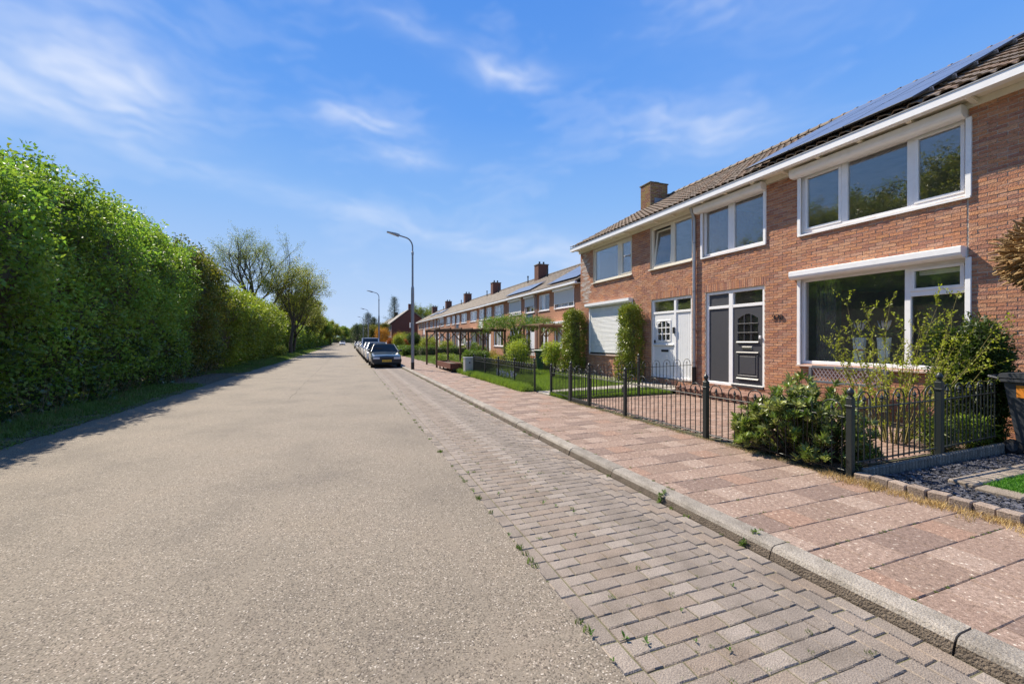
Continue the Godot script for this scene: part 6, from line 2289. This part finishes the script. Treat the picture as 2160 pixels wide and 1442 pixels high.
func surface(bones: Array, cell: float, mb: MB) -> void:
	# bones: [a, b, ra, rb, colour]; smooth union of tapered capsules meshed as surface nets
	var lo := Vector3.INF
	var hi := -Vector3.INF
	for b in bones:
		for q in [[b[0], b[2]], [b[1], b[3]]]:
			lo = lo.min(q[0] - Vector3.ONE * (q[1] + 0.05))
			hi = hi.max(q[0] + Vector3.ONE * (q[1] + 0.05))
	var n := Vector3i(((hi - lo) / cell).ceil()) + Vector3i.ONE
	var f := PackedFloat32Array()
	f.resize(n.x * n.y * n.z)
	f.fill(1.0)
	var at := func(p: Vector3) -> Array:
		var d := 1.0
		var best := 9.0
		var col := Color.WHITE
		for b in bones:
			var ab: Vector3 = b[1] - b[0]
			var t := clampf((p - b[0]).dot(ab) / maxf(ab.length_squared(), 1e-6), 0, 1)
			var e: float = p.distance_to(b[0] + ab * t) - lerpf(b[2], b[3], t)
			if e < best:
				best = e
				col = b[4]
			var h := clampf(0.5 + 0.5 * (d - e) / 0.025, 0, 1)
			d = lerpf(d, e, h) - 0.025 * h * (1 - h)
		return [d, col]
	for x in n.x:
		for y in n.y:
			for z in n.z:
				f[(x * n.y + y) * n.z + z] = at.call(lo + Vector3(x, y, z) * cell)[0]
	var vert := {}
	var cols := {}
	for x in n.x - 1:
		for y in n.y - 1:
			for z in n.z - 1:
				var s := Vector3.ZERO
				var c := 0
				for e in [[0, 0, 0, 1, 0, 0], [0, 0, 0, 0, 1, 0], [0, 0, 0, 0, 0, 1], [1, 0, 0, 1, 1, 0], [1, 0, 0, 1, 0, 1], [0, 1, 0, 1, 1, 0], [0, 1, 0, 0, 1, 1], [0, 0, 1, 1, 0, 1], [0, 0, 1, 0, 1, 1], [1, 1, 0, 1, 1, 1], [1, 0, 1, 1, 1, 1], [0, 1, 1, 1, 1, 1]]:
					var a := f[((x + e[0]) * n.y + y + e[1]) * n.z + z + e[2]]
					var b := f[((x + e[3]) * n.y + y + e[4]) * n.z + z + e[5]]
					if (a < 0) != (b < 0):
						s += Vector3(x + e[0], y + e[1], z + e[2]).lerp(Vector3(x + e[3], y + e[4], z + e[5]), a / (a - b))
						c += 1
				if c:
					var p := lo + s / c * cell
					vert[Vector3i(x, y, z)] = p
					cols[Vector3i(x, y, z)] = at.call(p)[1]
	var nrm := func(p: Vector3) -> Vector3:
		var d := cell * 0.7
		return Vector3(at.call(p + Vector3(d, 0, 0))[0] - at.call(p - Vector3(d, 0, 0))[0], at.call(p + Vector3(0, d, 0))[0] - at.call(p - Vector3(0, d, 0))[0], at.call(p + Vector3(0, 0, d))[0] - at.call(p - Vector3(0, 0, d))[0]).normalized()
	var ns := {}
	for k in vert:
		ns[k] = nrm.call(vert[k])
	for k in vert:
		for ax in 3:
			var o := Vector3i.ZERO
			o[ax] = 1
			var u := Vector3i.ZERO
			u[(ax + 1) % 3] = 1
			var w := Vector3i.ZERO
			w[(ax + 2) % 3] = 1
			var i0: float = f[(k.x * n.y + k.y) * n.z + k.z]
			var k1: Vector3i = k + o
			var i1: float = f[(k1.x * n.y + k1.y) * n.z + k1.z]
			if (i0 < 0) == (i1 < 0):
				continue
			var q := [k, k - u, k - u - w, k - w]
			if q.all(func(e): return vert.has(e)):
				for tr in [[0, 1, 2], [0, 2, 3]]:
					var a: Vector3i = q[tr[0]]
					var b: Vector3i = q[tr[1]]
					var c: Vector3i = q[tr[2]]
					mb.col = cols[a]
					mb.tri(vert[a], vert[b], vert[c], ns[a], ns[b], ns[c])


func person() -> void:
	var t := thing("person", "person in a pale top and pinkish trousers standing among garden beds", "person", Vector3(9.75, 0.09, -36.0), -0.6)
	var skin := Color(0.42, 0.23, 0.16)
	var top := Color(0.62, 0.52, 0.55)
	var leg := Color(0.5, 0.33, 0.30)
	var shoe := Color(0.1, 0.06, 0.05)
	var b := []
	for s in [-1.0, 1.0]:
		b.append_array([[Vector3(s * 0.09, 0.88, 0), Vector3(s * 0.1, 0.48, 0.02), 0.085, 0.06, leg], [Vector3(s * 0.1, 0.48, 0.02), Vector3(s * 0.1, 0.1, -0.01), 0.058, 0.042, leg], [Vector3(s * 0.1, 0.05, -0.03), Vector3(s * 0.11, 0.035, 0.15), 0.045, 0.035, shoe],
			[Vector3(s * 0.175, 1.38, 0), Vector3(s * 0.22, 1.1, 0.0), 0.052, 0.042, top], [Vector3(s * 0.22, 1.1, 0.0), Vector3(s * 0.19, 0.95, 0.2), 0.036, 0.026, skin]])
		for k in 4:
			b.append([Vector3(s * (0.19 - (k - 1.5) * 0.014), 0.945, 0.22), Vector3(s * (0.185 - (k - 1.5) * 0.017), 0.915, 0.295 - absf(k - 1.4) * 0.01), 0.01, 0.008, skin])
		b.append([Vector3(s * 0.17, 0.95, 0.22), Vector3(s * 0.145, 0.945, 0.26), 0.011, 0.009, skin])
		b.append([Vector3(s * 0.19, 0.945, 0.2), Vector3(s * 0.187, 0.94, 0.235), 0.026, 0.022, skin])
	b.append_array([[Vector3(-0.07, 0.9, 0), Vector3(0.07, 0.9, 0), 0.11, 0.11, leg], [Vector3(0, 0.98, 0), Vector3(0, 1.2, 0), 0.125, 0.125, top], [Vector3(-0.1, 1.34, 0), Vector3(0.1, 1.34, 0), 0.095, 0.095, top], [Vector3(0, 1.2, 0.02), Vector3(0, 1.34, 0.01), 0.12, 0.12, top],
		[Vector3(0, 1.4, 0), Vector3(0, 1.5, 0.01), 0.052, 0.05, skin], [Vector3(0, 1.55, 0.015), Vector3(0, 1.63, 0.0), 0.075, 0.085, skin], [Vector3(0, 1.575, 0.09), Vector3(0, 1.555, 0.1), 0.012, 0.014, skin], [Vector3(-0.085, 1.58, 0), Vector3(0.085, 1.58, 0), 0.02, 0.02, skin]])
	var mb := MB.new()
	mb.colored = true
	surface(b, 0.022, mb)
	part(t, "body", mb.mesh(), M.vcol)
	mb = MB.new()
	mb.xf.origin = Vector3(0, 1.66, -0.01)
	mb.lathe([Vector2(0.17, -0.02), Vector2(0.1, 0.0), Vector2(0.095, 0.06), Vector2(0.06, 0.085), Vector2(0, 0.09)], 14)
	part(t, "hat", mb.mesh(), M.red_timber)


func right_side() -> void:
	mat("shutter_far", Color(0.62, 0.61, 0.58), 0.6)
	var light := [Color(0.25, 0.20, 0.15), Color(0.22, 0.175, 0.13), Color(0.28, 0.225, 0.17), Color(0.21, 0.175, 0.14)]
	var blue: Material = mat("blue_panel", Color(0.04, 0.07, 0.11), 0.4)
	var cream: Material = M.cream_paint
	var S := [
		["set-back house with big closed shutter and white canopy over its door", {"shut": [[1, 0.78]], "canopy": true, "solar": [[4.6, 1.2, 2, 4.6]]}],
		["set-back house with two half-lowered shutters and wide solar panels", {"shut": [[0, 0.6], [1, 0.9]], "solar": [[3.2, 1.2, 1, 6.0]], "panel": blue}],
		["set-back house next beyond the half-lowered shutters, with bare roof and plain windows", {"tiles": light, "net": true}],
		["set-back house with flue pipe and white-framed windows behind the climber", {"tiles": light, "canopy": true, "panel": M.white_card}],
		["set-back house with dark blue panel below its upper window", {"panel": blue, "tiles": light}],
		["set-back house with open pale roof behind the long pergola", {"tiles": light, "door": M.anthracite}],
		["set-back house with pale panel and lowered shutter", {"shut": [[1, 0.6]], "panel": M.white_card}],
		["set-back house with dark panel behind the person", {"panel": blue, "solar": [[3.5, 2.6, 1, 5.0]]}],
		["set-back house last but one before the gap", {"panel": M.white_card, "solar": [[3.5, 2.6, 1, 5.0]]}],
		["set-back house at the far end of the terrace", {"frame": cream}]]
	for k in S.size():
		dwelling(k, S[k][0], S[k][1])
	# the brown gable-ended block beyond
	for q in [[-101.0, -128.0, "brown brick house block showing its bare gable beyond the terrace"], [-133.0, -165.0, "farther brick house block mostly hidden behind conifers"]]:
		var h := thing("gabled_house", q[2], "house", Vector3.ZERO, 0.0, "far house blocks")
		var mb := MB.new()
		mb.prism(gable_poly(9.2, 17.4, 0, 5.5, 13.3, 8.75), q[1], q[0])
		part(h, "wall", mb.mesh(), M.dark_brick)
		mb = MB.new()
		mb.prism(PackedVector2Array([Vector2(8.8, 5.32), Vector2(13.3, 8.86), Vector2(17.8, 5.32), Vector2(17.8, 5.5), Vector2(13.3, 9.05), Vector2(8.8, 5.5)]), q[1] - 0.15, q[0] + 0.15)
		var rf := part(h, "roof", mb.mesh(), tint("tile", Color(0.2, 0.17, 0.14)))
		box_part(rf, "chimney", Vector3(13.0, 8.3, q[0] - 0.8), Vector3(14.0, 10.1, q[0] - 0.1), M.dark_brick)
		for j in 7:
			for y in [1.1, 3.9]:
				var zz: float = q[0] - 2.2 - j * 3.4
				var w := node(h, "window")
				box_part(w, "frame", Vector3(9.12, y, zz - 1.1), Vector3(9.198, y + 1.4, zz + 1.1), M.white_paint)
				box_part(w, "pane", Vector3(9.1, y + 0.1, zz - 1.0), Vector3(9.118, y + 1.3, zz - 0.06), M.dark_glass, 0.0)
				box_part(w, "pane", Vector3(9.1, y + 0.1, zz + 0.06), Vector3(9.118, y + 1.3, zz + 1.0), M.dark_glass, 0.0)
	# pergolas, beds and planters
	pergola("garden_pergola", "long dark wooden pergola with diagonal braces beside the pavement", 4.45, 8.6, -23.4, -26.6, 4, 2.1, M.timber)
	pergola("garden_pergola", "lighter wooden pergola before the white canopy door", 9.4, 12.4, -20.6, -22.8, 3, 2.3, mat("pale_timber", Color(0.22, 0.14, 0.07), 0.8))
	var pl := thing("planter_box", "low red-brown wooden planter box on short legs by the pavement", "planter", Vector3(4.75, 0.09, -21.2))
	for s in [-0.28, 0.28]:
		box_part(pl, "long_board", Vector3(s - 0.025, 0.16, -1.6), Vector3(s + 0.025, 0.42, 1.6), M.red_timber)
	for s in [-1.6, 1.6]:
		box_part(pl, "end_board", Vector3(-0.254, 0.16, s - 0.03), Vector3(0.254, 0.42, s + 0.02), M.red_timber)
	box_part(pl, "soil_fill", Vector3(-0.253, 0.2, -1.56), Vector3(0.253, 0.36, 1.56), M.soil, 0.0)
	for s in [-1.3, -0.4, 0.5, 1.4]:
		for u in [-0.22, 0.22]:
			box_part(pl, "leg", Vector3(u - 0.03, -0.03, s - 0.03), Vector3(u + 0.03, 0.2, s + 0.03), M.timber)
	var small := clump(500, 9, 0.12, 0.06, 0.04)
	var far := clump(501, 8, 0.22, 0.1, 0.06)
	clipped("box_hedge", "short clipped hedge end beside the grey utility cabinet", "hedge", Vector3(5.6, 0, -19.1), Vector3(1.1, 0.95, 0.7), 900, Color(0.12, 0.18, 0.03), 511, 1.0, null, small, "clipped garden hedges")
	clipped("box_hedge", "low clipped hedge behind the pergola, running across the gardens", "hedge", Vector3(9.0, 0, -41.8), Vector3(8.2, 0.85, 0.8), 1500, Color(0.09, 0.15, 0.025), 513, 1.6, null, small, "clipped garden hedges")
	clipped("box_hedge", "low clipped hedge along the pavement beyond the pergola", "hedge", Vector3(5.3, 0, -45.0), Vector3(0.8, 0.85, 6.0), 1100, Color(0.11, 0.17, 0.03), 515, 1.6, null, small, "clipped garden hedges")
	clipped("red_hedge", "russet red clipped hedge behind the dark teal car", "hedge", Vector3(6.3, 0, -58.0), Vector3(3.0, 1.55, 1.2), 700, Color(0.28, 0.09, 0.035), 517, 2.2, null, small)
	bush("bright_shrub", "bright yellow-green shrub beside the close-barred railing", "shrub", Vector3(7.25, 0.09, -14.6), Vector3(0.95, 1.15, 0.95), 521, 520, small, M.leaf, Color(0.34, 0.40, 0.06), 0.7, 1.1, "bright garden shrubs", 0.45)
	bush("bright_shrub", "bright yellow-green shrub with red twigs left of the green bin", "shrub", Vector3(6.75, 0.09, -17.0), Vector3(1.15, 1.25, 1.2), 523, 560, small, M.leaf, Color(0.32, 0.37, 0.06), 0.7, 1.1, "bright garden shrubs", 0.4)
	bush("dark_shrub", "rounded mid-green shrub behind the bright shrubs", "shrub", Vector3(8.6, 0.09, -21.6), Vector3(1.7, 2.1, 1.7), 525, 700, small, M.leaf, Color(0.13, 0.18, 0.03), 1.0, 1.5)
	bush("ball_tree", "dark clipped ball-shaped tree above the low hedge", "tree", Vector3(6.6, 0.09, -47.0), Vector3(1.75, 1.6, 1.75), 527, 900, small, M.leaf, Color(0.05, 0.085, 0.018), 1.0, 1.5, "", 0.9)
	# climber over the pergolas
	R.seed = 531
	var cl := thing("climbing_plant", "leafy green climber arching over the pergolas", "climber", Vector3(9.3, 0.09, -23.6))
	var mb2 := MB.new()
	var pts := []
	for k in 5:
		var a := Vector3(rnd(-0.2, 0.2), 0, rnd(-0.2, 0.2))
		var e := Vector3(rnd(-1.8, 2.0), rnd(2.3, 2.7), rnd(-0.8, 1.2))
		mb2.tube([a, a + Vector3(0, 1.6, 0) + rvec() * 0.15, Vector3(e.x * 0.4, 2.35, e.z * 0.4), e], [0.07, 0.06, 0.04, 0.01], 6, false)
	part(cl, "stem", mb2.mesh(), M.bark)
	for k in 1300:
		var x := rnd(-2.2, 2.4)
		pts.append(Vector3(x, 2.45 + rnd(-0.3, 0.5) * (1.1 - absf(x) * 0.25) - (0.5 if absf(x) > 1.9 else 0.0) * R.randf(), rnd(-1.0, 1.4)))
	crown(cl, "foliage", small, M.leaf, pts, 0.9, 1.4, Color(0.13, 0.21, 0.035), 0.3)
	# wooden screen with lattice
	var sc := thing("garden_screen", "brown wooden screen with curved top and lattice diamond", "screen", Vector3(10.6, 0.09, -18.7), 0.25)
	for k in 12:
		box_part(sc, "screen_board", Vector3(-0.9 + k * 0.15, 0, -0.015), Vector3(-0.757 + k * 0.15, 1.35 + 0.35 * sin(k / 11.0 * PI), 0.015), M.red_timber)
	for k in 6:
		for s in [-1.0, 1.0]:
			var lm := MB.new()
			lm.bar(Vector3(-0.2 + k * 0.1, 1.0, 0.02 + s * 0.004), Vector3(-0.2 + k * 0.1 + s * 0.25, 1.4, 0.02 + s * 0.004), 0.015, 0.008)
			part(sc, "lattice_strip", lm.mesh(), M.pale_timber)
	var rl := thing("terrace_rail", "low brown rail before the white canopy door", "rail", Vector3(9.9, 0.09, -21.6))
	for s in [-1.0, 1.0]:
		box_part(rl, "rail_post", Vector3(s - 0.04, 0, -0.04), Vector3(s + 0.04, 1.05, 0.04), M.timber)
	for y in [0.85, 1.0]:
		box_part(rl, "rail_bar", Vector3(-1.1, y - 0.035, -0.055), Vector3(1.1, y + 0.035, -0.041), M.timber)
	# beds and shrubs between pergola and terrace
	var j := 0
	for q in [[5.6, -21.0, 1.0, 0.6, Color(0.3, 0.33, 0.06), "yellow-green herb clump behind the red-brown planter"], [7.4, -22.0, 1.6, 0.7, Color(0.34, 0.30, 0.06), "yellow flowering clump inside the long pergola"], [9.2, -29.0, 2.4, 0.9, Color(0.33, 0.24, 0.05), "orange-yellow flowering bed behind the long pergola"], [6.4, -30.0, 2.0, 0.6, Color(0.2, 0.27, 0.05), "low green bed past the pergola"], [11.6, -28.0, 1.4, 1.2, Color(0.16, 0.22, 0.04), "green shrub beside the terrace with flowering bed"], [12.6, -33.0, 1.8, 1.5, Color(0.1, 0.16, 0.03), "dark green shrub under a terrace window"], [8.4, -48.0, 2.6, 2.2, Color(0.27, 0.3, 0.05), "pale green shrub beside the dark ball-shaped tree"], [5.6, -53.0, 1.6, 2.4, Color(0.3, 0.34, 0.05), "upright lime green shrub along the pavement"], [7.6, -63.0, 3.0, 3.0, Color(0.26, 0.3, 0.05), "lime green shrub before the brown gable"], [5.2, -74.0, 3.0, 4.2, Color(0.4, 0.19, 0.03), "orange leaved small tree before the far houses"], [8.6, -80.0, 3.0, 3.4, Color(0.34, 0.17, 0.05), "coppery shrub under the brown gable"], [10.5, -70.0, 2.6, 2.0, Color(0.2, 0.25, 0.05), "olive shrub at the end of the terrace gardens"], [12.0, -55.0, 2.4, 1.6, Color(0.25, 0.28, 0.05), "yellow-green shrub in the middle terrace gardens"], [12.5, -45.0, 2.0, 1.4, Color(0.14, 0.2, 0.04), "mid green shrub beside the terrace doors"]]:
		bush("garden_shrub", q[5], "shrub", Vector3(q[0], 0.08, q[1]), Vector3(q[2], q[3], q[2]), 540 + j, int(170 + 170 * q[3]), small if q[1] > -35 else far, M.leaf, q[4], 0.9, 1.4, "garden plants before the terrace")
		j += 1
	# bluebells
	R.seed = 561
	var fb := thing("bluebell_clump", "pale blue bluebells in the grass behind the railing", "flowers", Vector3(5.3, 0.09, -14.4))
	var xs := []
	var cs := []
	mb2 = MB.new()
	for k in 46:
		var p := Vector3(rnd(-0.12, 0.2), 0, (-0.8 if k % 2 else 0.2) + rnd(-0.3, 0.3))
		var tip := p + Vector3(rnd(-0.05, 0.05), rnd(0.25, 0.4), rnd(-0.05, 0.05))
		mb2.tube([p, tip], [0.004, 0.003], 3, false)
		for i in 5:
			xs.append(Transform3D(rbasis(1.0), tip - Vector3(0, i * 0.022, 0) + rvec() * 0.012))
			cs.append(Color(0.42, 0.45, 0.8) * rnd(0.8, 1.2))
	part(fb, "stalk", mb2.mesh(), M.grass)
	leaves(fb, "bloom", clump(563, 5, 0.012, 0.03, 0.016), M.petal, xs, cs)
	# plant on a low wall before the terrace
	bush("potted_plant", "dark green potted plant on the ledge before a terrace window", "plant", Vector3(13.6, 0.95, -33.9), Vector3(0.7, 0.9, 0.7), 565, 120, small, M.leaf, Color(0.05, 0.08, 0.02), 0.9, 1.4)
	var lw := thing("ledge_wall", "low dark ledge wall in front of a terrace window", "wall", Vector3(13.6, 0.05, -33.9))
	box_part(lw, "wall_block", Vector3(-0.3, 0, -1.3), Vector3(0.3, 0.85, 1.3), M.dark_brick)
	box_part(lw, "coping", Vector3(-0.35, 0.85, -1.35), Vector3(0.35, 0.92, 1.35), M.kerbstone)
	# far trees
	var needle := clump(571, 16, 0.35, 0.2, 0.03)
	R.seed = 573
	for q in [[12.2, -126.0, 14.0, "tall tiered dark cedar above the brown gabled roof", 13], [4.8, -118.0, 8.8, "dark rounded conifer behind the street lamps", 11], [6.6, -124.0, 8.0, "dark conifer standing close to the rounded one", 10], [2.6, -150.0, 7.0, "dark conifer low at the road's far bend", 9]]:
		var t := thing("conifer_tree", q[3], "tree", Vector3(q[0], 0, q[1]), 0.0, "far conifers")
		var mb := MB.new()
		mb.tube([Vector3(0, -0.1, 0), Vector3(0.1, q[2] * 0.5, 0), Vector3(0, q[2], 0)], [0.28, 0.16, 0.03], 7, false)
		var ps := []
		for k in int(q[4]) * 6:
			var f := (k + 0.5) / (int(q[4]) * 6)
			var y: float = q[2] * lerpf(0.12, 1.0, f)
			var a := k * 2.4
			var rr: float = (q[2] * 0.32 * (1.0 - f) + 0.4) * (rnd(0.6, 1.15) if q[4] == 13 else rnd(0.9, 1.25) * (0.7 + 0.6 * sin(f * 2.6)))
			var e := Vector3(cos(a) * rr, y + (0.12 * rr if q[4] == 13 else -0.1), sin(a) * rr)
			mb.tube([Vector3(0, y - 0.2, 0), e], [0.05, 0.012], 4, false)
			for i in 9:
				ps.append(Vector3(0, y - 0.2, 0).lerp(e, lerpf(0.25, 1.05, i / 8.0)) + rvec() * Vector3(0.35, 0.12, 0.35))
		part(t, "trunk", mb.mesh(), M.bark)
		crown(t, "crown", needle, M.leaf, ps, 0.9, 1.5, Color(0.03, 0.055, 0.03), 0.3)
	var cfg := {"trunk": 5.0, "rad": 0.2, "levels": 4, "kids": [9, 5, 4, 2], "ang": 42.0, "wiggle": 0.16, "up": 0.07, "leaf_from": 3, "per": 2, "scatter": 0.3, "s0": 1.3, "s1": 2.0, "first": 0.25}
	j = 0
	for q in [[17.5, -112.0, 6.0, Color(0.2, 0.25, 0.04), "light green tree rising behind the brown gable"], [7.0, -142.0, 4.2, Color(0.09, 0.11, 0.03), "dark olive tree left of the conifers"], [4.2, -170.0, 4.5, Color(0.12, 0.15, 0.03), "mid green tree where the right pavement vanishes"], [3.4, -195.0, 4.6, Color(0.13, 0.17, 0.04), "grey-green tree at the very end of the right pavement"], [6.0, -96.0, 3.0, Color(0.16, 0.15, 0.03), "small bronze-green tree beside the far lamp"]]:
		tree("garden_tree", q[4], Vector3(q[0], 0, q[1]), 580 + j, cfg.merged({"trunk": q[2]}, true), clump(581, 6, 0.22, 0.1, 0.06), M.leaf, q[3], "far garden trees")
		j += 1
	person()


func _ready() -> void:
	# camera
	var cam := Camera3D.new()
	cam.name = "camera"
	cam.position = EYE
	cam.rotation = Vector3(deg_to_rad(-0.19), -YAW, 0)
	cam.fov = rad_to_deg(2.0 * atan(721.0 / 900.0))
	cam.near = 0.05
	cam.far = 2000.0
	add_child(cam)
	cam.current = true
	# sky
	var pan := PanoramaSkyMaterial.new()
	pan.panorama = ImageTexture.create_from_image(sky_image())
	var sky := Sky.new()
	sky.sky_material = pan
	var env := Environment.new()
	env.background_mode = Environment.BG_SKY
	env.sky = sky
	env.background_energy_multiplier = 0.67
	env.tonemap_mode = Environment.TONE_MAPPER_LINEAR
	env.tonemap_exposure = 1.75
	env.sdfgi_enabled = true
	env.ssao_enabled = true
	env.ssil_enabled = true
	var we := WorldEnvironment.new()
	we.name = "environment"
	we.environment = env
	add_child(we)
	# sun, ahead and to the left, 50 degrees high
	var el := deg_to_rad(49.5)
	var az := deg_to_rad(25.0)
	var to_sun := Vector3(-sin(az) * cos(el), sin(el), -cos(az) * cos(el))
	var sun := DirectionalLight3D.new()
	sun.name = "sun"
	sun.basis = Basis.looking_at(-to_sun, Vector3.UP)
	sun.light_energy = 1.6
	sun.light_color = Color(1.0, 0.955, 0.88)
	sun.light_angular_distance = 0.53
	sun.shadow_enabled = true
	add_child(sun)
	noise.seed = 3
	make_materials()
	mat("sill_stone", Color(0.55, 0.42, 0.36), 0.7)
	mat("vase", Color(0.55, 0.68, 0.71), 0.35)
	mat("russet", Color(0.3, 0.12, 0.06), 0.6)
	mat("pine", Color(0.45, 0.2, 0.05), 0.5)
	mat("curtain", Color(0.06, 0.06, 0.065), 0.95)
	mat("bench_grey", Color(0.11, 0.12, 0.14), 0.6)
	mat("lattice", Color(0.42, 0.36, 0.36), 0.7)
	mat("twig", Color(0.2, 0.17, 0.05), 0.8)
	mat("black_soil", Color(0.03, 0.03, 0.034), 1.0)
	mat("leaf_plain", Color(0.09, 0.13, 0.05), 0.5).cull_mode = BaseMaterial3D.CULL_DISABLED
	mat("car_glass", Color(0.02, 0.028, 0.032), 0.03)
	setting()
	left_side()
	near_houses()
	fences()
	gardens()
	street()
	right_side()
